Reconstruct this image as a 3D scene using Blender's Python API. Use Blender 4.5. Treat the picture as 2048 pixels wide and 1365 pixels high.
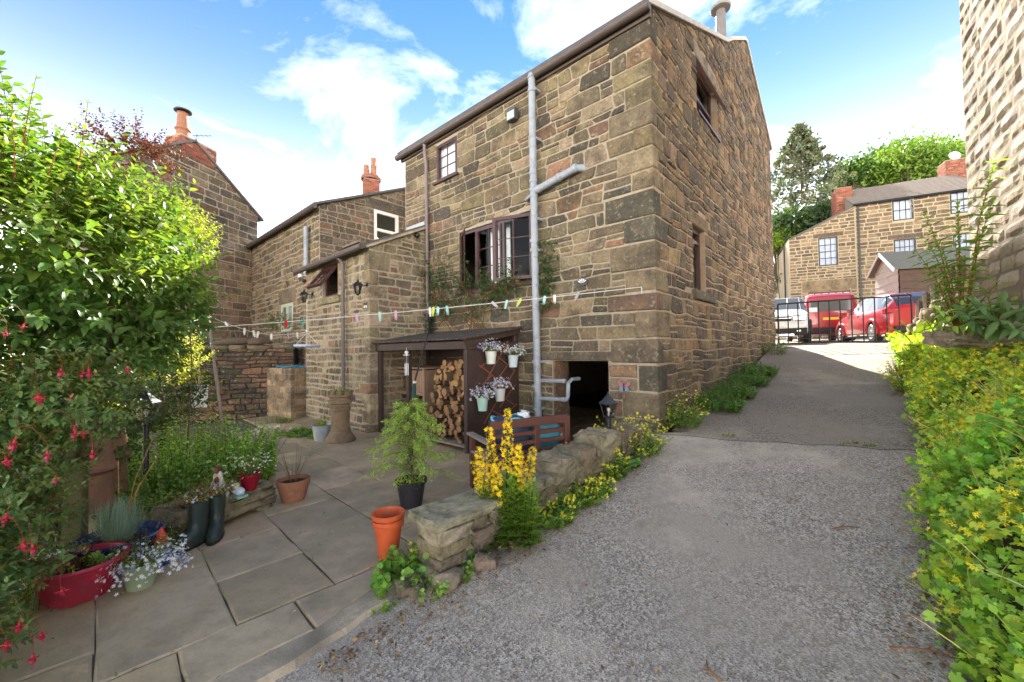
import bpy, math, random
import numpy as np
from mathutils import Vector, Matrix, noise as mnoise

for o in list(bpy.data.objects):
    bpy.data.objects.remove(o)
SC = bpy.context.scene
COL = SC.collection
RAD = math.radians

# ------------------------------------------------------------------ camera
F, CZ = 787.0, 1.5                      # focal length in photo pixels, eye height above the patio
camd = bpy.data.cameras.new('camera'); cam = bpy.data.objects.new('camera', camd); COL.objects.link(cam)
camd.sensor_width = 36; camd.lens = F / 2048 * 36; camd.clip_start = 0.05; camd.clip_end = 2000
CR = Matrix.Rotation(RAD(91.4), 3, 'X') @ Matrix.Rotation(RAD(-0.8), 3, 'Z')
cam.matrix_world = Matrix.Translation((0, 0, CZ)) @ CR.to_4x4()
SC.camera = cam

# ------------------------------------------------------------------ world, sun, exposure
SUN_AZ, SUN_EL = 14.0, 38.5             # degrees right of the view axis, degrees above the horizon
w = bpy.data.worlds.new('World'); SC.world = w; w.use_nodes = True
nt = w.node_tree; nt.nodes.clear()
out = nt.nodes.new('ShaderNodeOutputWorld'); bg = nt.nodes.new('ShaderNodeBackground')
sky = nt.nodes.new('ShaderNodeTexSky'); sky.sky_type = 'NISHITA'; sky.sun_disc = False
sky.sun_elevation = RAD(SUN_EL); sky.sun_rotation = RAD(SUN_AZ)
sky.air_density = 1.0; sky.dust_density = 0.0; sky.ozone_density = 4.0; sky.altitude = 100
geo = nt.nodes.new('ShaderNodeTexCoord'); sep = nt.nodes.new('ShaderNodeSeparateXYZ')
nt.links.new(geo.outputs['Generated'], sep.inputs[0])
def wm(op, a, b=None, clamp=False):
    n = nt.nodes.new('ShaderNodeMath'); n.operation = op; n.use_clamp = clamp
    for i, x in enumerate((a, b)):
        if x is None: continue
        if isinstance(x, (int, float)): n.inputs[i].default_value = x
        else: nt.links.new(x, n.inputs[i])
    return n.outputs[0]
zc = wm('ADD', wm('MAXIMUM', sep.outputs[2], 0.0), 0.16)
comb = nt.nodes.new('ShaderNodeCombineXYZ')
nt.links.new(wm('DIVIDE', sep.outputs[0], zc), comb.inputs[0]); nt.links.new(wm('DIVIDE', sep.outputs[1], zc), comb.inputs[1])
comb.inputs[2].default_value = 7.7
cn = nt.nodes.new('ShaderNodeTexNoise'); cn.inputs['Scale'].default_value = 1.9; cn.inputs['Detail'].default_value = 7
cn.inputs['Roughness'].default_value = 0.6; cn.inputs['Distortion'].default_value = 0.5
nt.links.new(comb.outputs[0], cn.inputs['Vector'])
ramp = nt.nodes.new('ShaderNodeValToRGB'); ramp.color_ramp.elements[0].position = 0.47; ramp.color_ramp.elements[1].position = 0.95
nt.links.new(cn.outputs[0], ramp.inputs[0])
mix = nt.nodes.new('ShaderNodeMix'); mix.data_type = 'RGBA'
hsv = nt.nodes.new('ShaderNodeHueSaturation'); hsv.inputs['Saturation'].default_value = 1.2; hsv.inputs['Value'].default_value = 0.165
nt.links.new(sky.outputs[0], hsv.inputs['Color'])
low = wm('SUBTRACT', 1.0, wm('MAXIMUM', sep.outputs[2], 0.0))                 # pale air towards the horizon, the same all round
def wmix(f, a, col):
    n = nt.nodes.new('ShaderNodeMix'); n.data_type = 'RGBA'; nt.links.new(f, n.inputs[0]); nt.links.new(a, n.inputs[6]); n.inputs[7].default_value = (*col, 1); return n.outputs[2]
hsv.inputs['Hue'].default_value = 0.5
sk = wmix(wm('MULTIPLY', wm('POWER', low, 3.0), 0.85), hsv.outputs[0], (1.0, 1.05, 1.08))
sk = wmix(wm('MULTIPLY', wm('POWER', low, 7.0), 0.85), sk, (13.5, 12.4, 10.9))
nt.links.new(wm('MULTIPLY', ramp.outputs[0], 0.62), mix.inputs[0])
nt.links.new(sk, mix.inputs[6]); mix.inputs[7].default_value = (4.6, 4.3, 3.95, 1)
nt.links.new(mix.outputs[2], bg.inputs[0]); bg.inputs[1].default_value = 0.15
nt.links.new(bg.outputs[0], out.inputs[0])

sd = bpy.data.lights.new('sun', 'SUN'); sd.energy = 2.0; sd.angle = RAD(0.6); sd.color = (1.0, 0.94, 0.84)
sun = bpy.data.objects.new('sun', sd); COL.objects.link(sun)
_az, _el = RAD(SUN_AZ), RAD(SUN_EL)
SUNDIR = Vector((math.sin(_az) * math.cos(_el), math.cos(_az) * math.cos(_el), math.sin(_el)))
sun.rotation_euler = SUNDIR.to_track_quat('Z', 'Y').to_euler(); sun.location = SUNDIR * 40
SC.view_settings.view_transform = 'Standard'; SC.view_settings.look = 'None'
SC.view_settings.gamma = 1; SC.view_settings.use_curve_mapping = False
SC.view_settings.exposure = 3.4
SC.cycles.use_denoising = True
SC.cycles.max_bounces = 7; SC.cycles.transparent_max_bounces = 12

# ------------------------------------------------------------------ placing: photo pixel -> place
ORG = Vector((0, 0, CZ))
def ray(u, v): return CR @ Vector(((u - 1024) / F, -(v - 682.5) / F, -1))
def at(u, v, Y): d = ray(u, v); return ORG + d * (Y / d.y)
def gz(u, v, z=0.0): d = ray(u, v); return ORG + d * ((z - CZ) / d.z)
TH = RAD(-41.7)
CORNER = at(1316, 800, 5.11); CORNER.z = 0
HX = Vector((math.cos(TH), math.sin(TH), 0)); HY = Vector((-math.sin(TH), math.cos(TH), 0))
def hw(x, y, z=0.0): return CORNER + HX * x + HY * y + Vector((0, 0, z))     # house frame -> world
def hl(p): q = p - CORNER; return Vector((q.dot(HX), q.dot(HY), p.z))
def front(u, v, y0=0.0):
    d = ray(u, v); return hl(ORG + d * ((y0 - (ORG - CORNER).dot(HY)) / d.dot(HY)))
def side(u, v, x0=0.0):
    d = ray(u, v); return hl(ORG + d * ((x0 - (ORG - CORNER).dot(HX)) / d.dot(HX)))
def lerp(a, b, t): return a + (b - a) * t
def interp(x, pts):
    if x <= pts[0][0]: return pts[0][1]
    for (a, va), (b, vb) in zip(pts, pts[1:]):
        if x <= b: return va + (vb - va) * (x - a) / (b - a)
    return pts[-1][1]
def sstep(a, b, x):
    t = min(1, max(0, (x - a) / (b - a))); return t * t * (3 - 2 * t)
ZQ = [(-6, -.10), (0, -.04), (1.3, -.02), (2.5, .06), (3.8, .22), (5.1, .42), (7.5, .66), (9.2, .84), (10.7, 1.04), (12.2, 1.31), (13.5, 1.5), (15, 1.56), (20, 1.62), (60, 3)]
def dz(x, y): return interp(.636 * x + .77 * y, ZQ)                         # height of the drive
PO = Vector((-1.546, 2.222, 0)); PA = RAD(-44)
PX = Vector((math.cos(PA), math.sin(PA), 0)); PY = Vector((-math.sin(PA), math.cos(PA), 0))
def pw(ex, ey, z=0.0): return PO + PX * ex + PY * ey + Vector((0, 0, z))
def gdrive(u, v):
    d = ray(u, v); t = 1.0
    for _ in range(60):
        p = ORG + d * t; e = p.z - dz(p.x, p.y)
        t += e * .6 / max(.15, -d.z + .1)
    return ORG + d * t

# ------------------------------------------------------------------ naming
def tag(o, label=None, cat=None, group=None, kind=None):
    if label: o['label'] = label
    if cat: o['category'] = cat
    if group: o['group'] = group
    if kind: o['kind'] = kind
    return o
def thing(name, label, cat, loc=(0, 0, 0), rz=0.0, group=None):
    o = bpy.data.objects.new(name, None); COL.objects.link(o); o.empty_display_size = .1
    o.location = loc; o.rotation_euler = (0, 0, rz)
    return tag(o, label, cat, group)
def copy_tree(o, parent=None):
    c = o.copy(); COL.objects.link(c); c.parent = parent
    for ch in [x for x in o.children]: copy_tree(ch, c)
    return c

# ------------------------------------------------------------------ mesh building
class MB:
    def __init__(s): s.v = []; s.f = []; s.mi = []; s.c = []; s.m = 0; s.col = (1, 1, 1)
    def add(s, vs, fs, M=None):
        b = len(s.v)
        for p in vs:
            p = Vector(p)
            s.v.append(tuple(M @ p) if M is not None else tuple(p)); s.c.append(s.col)
        for f in fs: s.f.append(tuple(b + i for i in f)); s.mi.append(s.m)
    def box(s, x0, x1, y0, y1, z0, z1, M=None):
        vs = [(x, y, z) for z in (z0, z1) for x, y in ((x0, y0), (x1, y0), (x1, y1), (x0, y1))]
        s.add(vs, [(3, 2, 1, 0), (4, 5, 6, 7), (0, 1, 5, 4), (1, 2, 6, 5), (2, 3, 7, 6), (3, 0, 4, 7)], M)
    def quad(s, a, b, c, d): s.add([a, b, c, d], [(0, 1, 2, 3)])
    def beam(s, a, b, w, h, up=(0, 0, 1)):
        a, b = Vector(a), Vector(b); d = (b - a); L = d.length; d.normalize(); up = Vector(up)
        r = d.cross(up); r = r.normalized() if r.length > 1e-4 else Vector((1, 0, 0)); u = r.cross(d)
        M = Matrix((( d.x, r.x, u.x, a.x), (d.y, r.y, u.y, a.y), (d.z, r.z, u.z, a.z), (0, 0, 0, 1)))
        s.box(0, L, -w / 2, w / 2, -h / 2, h / 2, M)
    def tube(s, pts, r, n=8, caps=True):
        pts = [Vector(p) for p in pts]; rs = r if isinstance(r, (list, tuple)) else [r] * len(pts)
        rings = []; prev = None
        for i, p in enumerate(pts):
            d = (pts[min(i + 1, len(pts) - 1)] - pts[max(i - 1, 0)]).normalized()
            if prev is None:
                x = d.orthogonal().normalized()
            else:
                x = prev - d * prev.dot(d); x = x.normalized() if x.length > 1e-5 else d.orthogonal().normalized()
            prev = x; y = d.cross(x)
            rings.append([p + (x * math.cos(2 * math.pi * k / n) + y * math.sin(2 * math.pi * k / n)) * rs[i] for k in range(n)])
        vs = [q for g in rings for q in g]; fs = []
        for i in range(len(pts) - 1):
            for k in range(n): fs.append((i * n + k, i * n + (k + 1) % n, (i + 1) * n + (k + 1) % n, (i + 1) * n + k))
        if caps:
            fs.append(tuple(range(n))[::-1]); fs.append(tuple((len(pts) - 1) * n + k for k in range(n)))
        s.add(vs, fs)
    def lathe(s, prof, n=20, M=None, sx=1, sy=1):
        vs = []; fs = []
        for (r, z) in prof:
            for k in range(n):
                a = 2 * math.pi * k / n; vs.append((r * math.cos(a) * sx, r * math.sin(a) * sy, z))
        for i in range(len(prof) - 1):
            for k in range(n): fs.append((i * n + k, i * n + (k + 1) % n, (i + 1) * n + (k + 1) % n, (i + 1) * n + k))
        if prof[0][0] > 1e-4: fs.append(tuple(range(n))[::-1])
        if prof[-1][0] > 1e-4: fs.append(tuple((len(prof) - 1) * n + k for k in range(n)))
        s.add(vs, fs, M)
    def prism(s, poly, h0, h1, M=None):       # poly in xy, extruded in z
        n = len(poly)
        vs = [(x, y, h0) for x, y in poly] + [(x, y, h1) for x, y in poly]
        fs = [tuple(range(n))[::-1], tuple(range(n, 2 * n))] + [(i, (i + 1) % n, n + (i + 1) % n, n + i) for i in range(n)]
        s.add(vs, fs, M)
    def blob(s, c, r, sc=(1, 1, 1), n=8, m=5, jit=0.0, rng=random, M=None):
        vs = [(c[0], c[1], c[2] - r * sc[2])]; fs = []
        for i in range(1, m):
            t = math.pi * i / m
            for k in range(n):
                a = 2 * math.pi * k / n; q = r * (1 + rng.uniform(-jit, jit))
                vs.append((c[0] + q * math.sin(t) * math.cos(a) * sc[0], c[1] + q * math.sin(t) * math.sin(a) * sc[1], c[2] - q * math.cos(t) * sc[2]))
        vs.append((c[0], c[1], c[2] + r * sc[2]))
        for k in range(n): fs.append((0, 1 + (k + 1) % n, 1 + k))
        for i in range(m - 2):
            for k in range(n): fs.append((1 + i * n + k, 1 + i * n + (k + 1) % n, 1 + (i + 1) * n + (k + 1) % n, 1 + (i + 1) * n + k))
        L = len(vs) - 1
        for k in range(n): fs.append((1 + (m - 2) * n + k, 1 + (m - 2) * n + (k + 1) % n, L))
        s.add(vs, fs, M)
    def mesh(s, name, mats, smooth=False):
        me = bpy.data.meshes.new(name); me.from_pydata(s.v, [], s.f)
        for m in (mats if isinstance(mats, (list, tuple)) else [mats]): me.materials.append(m)
        me.polygons.foreach_set('material_index', s.mi)
        if smooth: me.polygons.foreach_set('use_smooth', [True] * len(s.f))
        at_ = me.attributes.new('tint', 'FLOAT_COLOR', 'POINT')
        at_.data.foreach_set('color', np.array([(c[0], c[1], c[2], 1) for c in s.c], np.float32).ravel() if s.c else [])
        me.update(); return me
    def build(s, name, mats, parent=None, smooth=False, loc=None, rz=None, autos=None):
        o = bpy.data.objects.new(name, s.mesh(name, mats, smooth)); COL.objects.link(o); o.parent = parent
        if loc is not None: o.location = loc
        if rz is not None: o.rotation_euler = (0, 0, rz)
        if autos: 
            for p in o.data.polygons: p.use_smooth = True
            o.data.set_sharp_from_angle(angle=RAD(autos))
        return o
def part(name, me, parent, loc=None):
    o = bpy.data.objects.new(name, me); COL.objects.link(o); o.parent = parent
    if loc is not None: o.location = loc
    return o

# ------------------------------------------------------------------ materials
MATS = {}
def mat(name, col, rough=.7, var=.18, nscale=6.0, bump=.0, bscale=60.0, metal=0.0, tint=False, spec=.4, col2=None, c2pos=.55, c2w=.12, c2scale=3.0, vec='pos', stretch=(1, 1, 1), transl=0.0, bdist=.01, spots=()):
    if name in MATS: return MATS[name]
    m = bpy.data.materials.new(name); MATS[name] = m; m.use_nodes = True
    t = m.node_tree; N = t.nodes; L = t.links; N.clear()
    o = N.new('ShaderNodeOutputMaterial'); b = N.new('ShaderNodeBsdfPrincipled')
    b.inputs['Roughness'].default_value = rough; b.inputs['Metallic'].default_value = metal
    b.inputs['Specular IOR Level'].default_value = spec
    if vec == 'pos': src = N.new('ShaderNodeNewGeometry').outputs['Position']
    else: src = N.new('ShaderNodeTexCoord').outputs['Object']
    mp = N.new('ShaderNodeMapping'); mp.inputs['Scale'].default_value = stretch; L.new(src, mp.inputs[0]); src = mp.outputs[0]
    def noise_(sc, det=5, rough_=.6):
        n = N.new('ShaderNodeTexNoise'); n.inputs['Scale'].default_value = sc; n.inputs['Detail'].default_value = det; n.inputs['Roughness'].default_value = rough_
        L.new(src, n.inputs['Vector']); return n.outputs[0]
    def math_(op, a, bb):
        n = N.new('ShaderNodeMath'); n.operation = op
        for i, x in enumerate((a, bb)):
            if isinstance(x, (int, float)): n.inputs[i].default_value = x
            else: L.new(x, n.inputs[i])
        return n.outputs[0]
    def mixc(f, a, bb, typ='MIX'):
        n = N.new('ShaderNodeMix'); n.data_type = 'RGBA'; n.blend_type = typ
        for i, x in ((0, f), (6, a), (7, bb)):
            if isinstance(x, (int, float)): n.inputs[i].default_value = x
            elif isinstance(x, tuple): n.inputs[i].default_value = (*x, 1)
            else: L.new(x, n.inputs[i])
        return n.outputs[2]
    c = tuple(col)
    if tint:
        a = N.new('ShaderNodeAttribute'); a.attribute_name = 'tint'; c = mixc(1.0, tuple(col), a.outputs['Color'], 'MULTIPLY')
    if col2 is not None:
        r = N.new('ShaderNodeValToRGB'); r.color_ramp.elements[0].position = c2pos - c2w; r.color_ramp.elements[1].position = c2pos + c2w
        L.new(noise_(c2scale, 6, .65), r.inputs[0]); c = mixc(r.outputs[0], c, tuple(col2))
    for (sc_, ps_, pw_, ss_, sf_) in spots:
        r = N.new('ShaderNodeValToRGB'); r.color_ramp.elements[0].position = ps_ - pw_; r.color_ramp.elements[1].position = ps_ + pw_
        L.new(noise_(ss_, 7, .7), r.inputs[0]); c = mixc(math_('MULTIPLY', r.outputs[0], sf_), c, tuple(sc_))
    if var > 0:
        n1 = noise_(nscale, 6, .65)
        k = math_('ADD', math_('MULTIPLY', math_('SUBTRACT', n1, .5), var * 4), 1.0)
        k = math_('MAXIMUM', k, .15)
        cx = N.new('ShaderNodeCombineXYZ')
        for i in range(3): L.new(k, cx.inputs[i])
        c = mixc(1.0, c, cx.outputs[0], 'MULTIPLY')
    if isinstance(c, tuple): b.inputs['Base Color'].default_value = (*c, 1)
    else: L.new(c, b.inputs['Base Color'])
    if bump > 0:
        bn = N.new('ShaderNodeBump'); bn.inputs['Strength'].default_value = bump; bn.inputs['Distance'].default_value = bdist
        L.new(noise_(bscale, 6, .7), bn.inputs['Height']); L.new(bn.outputs[0], b.inputs['Normal'])
    sh = b.outputs[0]
    if transl > 0:
        tr = N.new('ShaderNodeBsdfTranslucent'); ms = N.new('ShaderNodeMixShader'); ms.inputs[0].default_value = transl
        tc = mixc(1.0, c if not isinstance(c, tuple) else tuple(c), (1.5, 1.55, .7), 'MULTIPLY'); L.new(tc, tr.inputs[0])
        L.new(sh, ms.inputs[1]); L.new(tr.outputs[0], ms.inputs[2]); sh = ms.outputs[0]
    L.new(sh, o.inputs[0]); return m
def glass_mat(name, tintc=(.93, .95, .95), gloss=.35):
    m = bpy.data.materials.new(name); m.use_nodes = True; t = m.node_tree; N = t.nodes; L = t.links; N.clear()
    o = N.new('ShaderNodeOutputMaterial'); tr = N.new('ShaderNodeBsdfTransparent'); tr.inputs[0].default_value = (*tintc, 1)
    g = N.new('ShaderNodeBsdfGlossy'); g.inputs['Roughness'].default_value = .02; g.inputs[0].default_value = (.95, .97, 1, 1)
    lw = N.new('ShaderNodeLayerWeight'); lw.inputs[0].default_value = gloss * .55
    mx = N.new('ShaderNodeMixShader'); L.new(lw.outputs['Fresnel'], mx.inputs[0]); L.new(tr.outputs[0], mx.inputs[1]); L.new(g.outputs[0], mx.inputs[2]); L.new(mx.outputs[0], o.inputs[0])
    return m
STONE = mat('weathered_sandstone', (1.06, 1.0, .94), .9, var=.26, nscale=26, bump=1.0, bscale=26, tint=True, spec=.2, bdist=.03, spots=(((.06, .052, .042), .53, .10, 2.6, .7), ((.40, .36, .26), .62, .06, 13, .5), ((.27, .17, .09), .63, .06, 5, .45), ((.05, .045, .04), .64, .05, 40, .7)))
ROCK = mat('rock_faced_sandstone', (1, 1, 1), .9, var=.2, nscale=14, bump=.9, bscale=30, tint=True, spec=.2, bdist=.02)
MORTAR = mat('lime_mortar', (.36, .305, .225), .95, var=.25, nscale=12, bump=.6, bscale=90, spec=.15, col2=(.30, .245, .16), c2pos=.56, c2scale=1.3)
MORTAR_G = mat('orange_mortar', (.37, .285, .205), .95, var=.16, nscale=12, bump=.6, bscale=90, spec=.15, col2=(.34, .235, .14), c2pos=.55, c2scale=1.0)
BRICK = mat('red_brick', (1, 1, 1), .9, var=.2, nscale=20, bump=.5, bscale=120, tint=True, spec=.2)
LEAF = mat('leaf', (1.85, 1.75, 1.5), .45, var=.10, nscale=5, tint=True, spec=.45, transl=.38)
LEAFD = mat('leaf_dense', (1.3, 1.3, 1.15), .5, var=.10, nscale=5, tint=True, spec=.35, transl=.25)
PETAL = mat('petal', (1, 1, 1), .6, var=.05, nscale=20, tint=True, spec=.3, transl=.2)
BARK = mat('bark', (.11, .08, .055), .9, var=.25, nscale=14, bump=.6, bscale=50, spec=.2)
TWIG = mat('twig', (.16, .09, .05), .8, var=.2, nscale=10, tint=True, spec=.25)
SOIL = mat('soil', (.035, .027, .02), .95, var=.3, nscale=30, bump=.8, bscale=80, spec=.15)
BROWNPAINT = mat('brown_stained_timber', (.055, .032, .026), .6, var=.22, nscale=6, bump=.25, bscale=70, stretch=(1, 1, 1))
BROWNFRAME = mat('brown_window_frame', (.065, .028, .026), .35, var=.08, nscale=10)
GREYPIPE = mat('grey_painted_pipe', (.31, .335, .37), .5, var=.14, nscale=5, col2=(.22, .23, .24), c2pos=.60, c2w=.06, c2scale=8, spots=(((.16, .15, .13), .62, .06, 11, .55), ((.2, .14, .09), .68, .04, 24, .7)))
BROWNPIPE = mat('faded_brown_pipe', (.20, .155, .15), .5, var=.1, nscale=5)
GUTTER = mat('brown_gutter', (.10, .075, .065), .5, var=.15, nscale=5)
LEAD = mat('lead_flashing', (.42, .44, .46), .6, var=.2, nscale=12, bump=.3, bscale=30)
SLATE = mat('roof_slate', (.10, .095, .09), .8, var=.25, nscale=8, bump=.3, bscale=40)
BLACK = mat('black_metal', (.012, .013, .015), .4, var=.1, nscale=20, metal=.0, spec=.5)
WHITEP = mat('white_paint', (.74, .75, .73), .45, var=.06, nscale=8)
PLASTERW = mat('curtain_white', (.82, .83, .84), .8, var=.06, nscale=12)
DARKROOM = mat('dark_room', (.05, .045, .04), .9, var=.1)
GLASS = glass_mat('window_glass')
GLASSD = glass_mat('car_glass', (.12, .14, .15), .4)
TERRA = mat('terracotta', (.29, .125, .07), .75, var=.16, nscale=14, bump=.2, bscale=90, col2=(.42, .24, .15), c2pos=.66, c2w=.08, c2scale=9, vec='obj')
RUSTIC = mat('buff_clay', (.24, .165, .10), .85, var=.22, nscale=10, bump=.35, bscale=60, col2=(.12, .10, .06), c2pos=.58, c2scale=6, vec='obj')

# ------------------------------------------------------------------ leaves by the thousand (one mesh)
TPL = {
 'leaf': ([(0, 0, 0), (.34, .5, .10), (.36, 0, 0), (.34, -.5, .10), (.72, .34, .05), (.74, 0, -.02), (.72, -.34, .05), (1, 0, -.10)],
          [(0, 2, 1), (0, 3, 2), (1, 2, 5, 4), (2, 3, 6, 5), (4, 5, 7), (5, 6, 7)]),
 'simple': ([(0, 0, 0), (.45, .5, .06), (1, 0, -.06), (.45, -.5, .06)], [(0, 3, 2, 1)]),
 'round': ([(0, 0, 0), (.12, .42, .03), (.5, .56, .06), (.88, .34, .02), (1, 0, -.03), (.88, -.34, .02), (.5, -.56, .06), (.12, -.42, .03), (.5, 0, -.03)],
           [(8, 1, 0), (8, 2, 1), (8, 3, 2), (8, 4, 3), (8, 5, 4), (8, 6, 5), (8, 7, 6), (8, 0, 7)]),
 'lobed': ([(0, 0, 0), (.25, .18, .02), (.2, .5, .03), (.45, .46, .02), (.5, .2, 0), (.72, .5, .02), (.85, .3, 0), (1, 0, -.04),
            (.85, -.3, 0), (.72, -.5, .02), (.5, -.2, 0), (.45, -.46, .02), (.2, -.5, .03), (.25, -.18, .02), (.5, 0, 0)],
           [(0, 14, 1), (1, 3, 2), (1, 14, 3), (3, 14, 4), (4, 6, 5), (4, 14, 6), (6, 14, 7), (14, 8, 7), (14, 10, 8), (10, 9, 8), (14, 11, 10), (14, 13, 11), (13, 12, 11), (14, 0, 13)]),
 'star': ([(0, 0, 0)] + [p for k in range(5) for p in ((.32 * math.cos(k * 1.2566 - .42), .32 * math.sin(k * 1.2566 - .42), .05), (math.cos(k * 1.2566) * .62, math.sin(k * 1.2566) * .62, .12), (.32 * math.cos(k * 1.2566 + .42), .32 * math.sin(k * 1.2566 + .42), .05))],
          [(0, 1 + 3 * k, 2 + 3 * k, 3 + 3 * k) for k in range(5)]),
 'blade': ([(0, .5, 0), (0, -.5, 0), (.4, .42, .0), (.4, -.42, .0), (.75, .26, -.06), (.75, -.26, -.06), (1, 0, -.18)],
           [(0, 1, 3, 2), (2, 3, 5, 4), (4, 5, 6)]),
 'tuft': ([(0, 0, 0), (.5, .5, 0), (1, .15, .1), (.55, .05, .12), (1, -.2, -.05), (.5, -.5, 0), (.6, .0, -.3)], [(0, 1, 2, 3), (0, 3, 4, 5), (0, 6, 3)]),
}
class Leaves:
    def __init__(s): s.P = []; s.D = []; s.N = []; s.L = []; s.W = []; s.C = []
    def add(s, p, d, n, L, W, c):
        s.P.append(tuple(p)); s.D.append(tuple(d)); s.N.append(tuple(n)); s.L.append(L); s.W.append(W); s.C.append(tuple(c))
    def mesh(s, name, mt, tpl='leaf'):
        tv, tf = TPL[tpl]; tv = np.array(tv, np.float32); n = len(s.P); k = len(tv)
        P = np.array(s.P, np.float32); D = np.array(s.D, np.float32); N = np.array(s.N, np.float32)
        L = np.array(s.L, np.float32)[:, None]; W = np.array(s.W, np.float32)[:, None]
        D /= np.linalg.norm(D, axis=1, keepdims=True) + 1e-9
        S = np.cross(N, D); ln = np.linalg.norm(S, axis=1, keepdims=True); S = np.where(ln < 1e-4, np.cross(D, [[.3, .9, .1]]), S); S /= np.linalg.norm(S, axis=1, keepdims=True) + 1e-9
        Nn = np.cross(D, S)
        V = P[:, None] + D[:, None] * (tv[None, :, 0:1] * L[:, None]) + S[:, None] * (tv[None, :, 1:2] * W[:, None]) + Nn[:, None] * (tv[None, :, 2:3] * L[:, None])
        V = V.reshape(-1, 3)
        idx = np.concatenate([np.array(f) for f in tf]); sizes = np.array([len(f) for f in tf])
        loops = (idx[None] + (np.arange(n) * k)[:, None]).ravel(); tot = np.tile(sizes, n); start = np.concatenate([[0], np.cumsum(tot)[:-1]])
        me = bpy.data.meshes.new(name); me.vertices.add(len(V)); me.vertices.foreach_set('co', V.ravel())
        me.loops.add(len(loops)); me.loops.foreach_set('vertex_index', loops.astype(np.int32))
        me.polygons.add(len(tot)); me.polygons.foreach_set('loop_start', start.astype(np.int32)); me.polygons.foreach_set('loop_total', tot.astype(np.int32))
        a = me.attributes.new('tint', 'FLOAT_COLOR', 'POINT'); C = np.ones((n, k, 4), np.float32); C[:, :, :3] = np.array(s.C, np.float32)[:, None]
        a.data.foreach_set('color', C.ravel()); me.materials.append(mt); me.update(calc_edges=True); me.validate(); return me
    def build(s, name, mt, parent=None, tpl='leaf', kind=None):
        if not s.P: return None
        o = bpy.data.objects.new(name, s.mesh(name, mt, tpl)); COL.objects.link(o); o.parent = parent
        if kind: o['kind'] = kind
        return o
def rdir(r):
    z = r.uniform(-1, 1); a = r.uniform(0, 2 * math.pi); q = math.sqrt(1 - z * z); return Vector((q * math.cos(a), q * math.sin(a), z))
def vcol(r, base, v=.25, hue=.08):
    k = 1 + r.uniform(-v, v); return (max(.005, base[0] * k * (1 + r.uniform(-hue, hue) * 2)), base[1] * k, max(.004, base[2] * k * (1 + r.uniform(-hue, hue))))
def shoot(lv, st, r, p, d, L, pairs, leafL, wr, cols, droop=.25, curve=.3, splay=.9, stem=.004, stemcol=(1, 1, 1), tipgrow=True, lo=0.0):
    """a leafy shoot: stem with opposite leaf pairs, leaves shrinking to the tip"""
    p = Vector(p); d = Vector(d).normalized(); pts = [p.copy()]; n = max(3, pairs // 2)
    bend = Vector((r.uniform(-1, 1), r.uniform(-1, 1), r.uniform(-.6, .6))) * curve
    for i in range(n):
        d = (d + bend / n).normalized(); p = p + d * (L / n); pts.append(p.copy())
    if st is not None:
        st.col = stemcol; st.tube(pts, [stem * (1 - .7 * i / n) for i in range(n + 1)], 4, False)
    a0 = r.uniform(0, 3)
    for k in range(pairs):
        t = lo + (1 - lo) * (k + .6) / pairs; i = min(int(t * n), n - 1); q = pts[i].lerp(pts[i + 1], t * n - i)
        ax = (pts[i + 1] - pts[i]).normalized(); o1 = ax.orthogonal().normalized(); o2 = ax.cross(o1)
        a = a0 + k * 1.57 + r.uniform(-.3, .3)
        for sgn in (0, math.pi):
            o = o1 * math.cos(a + sgn) + o2 * math.sin(a + sgn)
            ld = (o * splay + ax * (.35 + .7 * t) + Vector((0, 0, -droop * r.uniform(.3, 1.5)))).normalized()
            nn = (ax * .5 + Vector((0, 0, 1.0)) + rdir(r) * .5)
            ll = leafL * r.uniform(.7, 1.15) * ((1.05 - .55 * t) if tipgrow else 1)
            lv.add(q, ld, nn, ll, ll * wr, cols(t))
    return pts
# ================================================================== stone walls
class Frame:
    """a wall plane: s runs along it, z up, d outwards"""
    def __init__(s, o, S, D): s.o = Vector(o); s.S = Vector(S); s.D = Vector(D)
    def __call__(s, a, z, d=0.0): return s.o + s.S * a + s.D * d + Vector((0, 0, z))
def panel(mb, fr, x0, x1, z0, top, ops, rev=.22, extra=()):
    """flat wall face with openings and reveals; top is a function of s"""
    xs = sorted(set([x0, x1] + [v for o in ops for v in o[:2] if x0 < v < x1] + [e for e in extra if x0 < e < x1]))
    for a, b in zip(xs, xs[1:]):
        m = (a + b) / 2; zs = [(z0, z0)]
        for o in sorted([o for o in ops if o[0] <= m <= o[1]], key=lambda o: o[2]):
            mb.quad(fr(a, zs[-1][0]), fr(b, zs[-1][1]), fr(b, o[2]), fr(a, o[2])); zs.append((o[3], o[3]))
        mb.quad(fr(a, zs[-1][0]), fr(b, zs[-1][1]), fr(b, top(b)), fr(a, top(a)))
    for o in ops:
        if len(o) > 4 and not o[4]: continue
        a, b, c, d = o[:4]; r = -(o[4] if len(o) > 4 and o[4] is not True else rev)
        for (p, q) in (((a, c), (a, d)), ((a, d), (b, d)), ((b, d), (b, c)), ((b, c), (a, c))):
            mb.quad(fr(p[0], p[1]), fr(q[0], q[1]), fr(q[0], q[1], r), fr(p[0], p[1], r))
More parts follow.
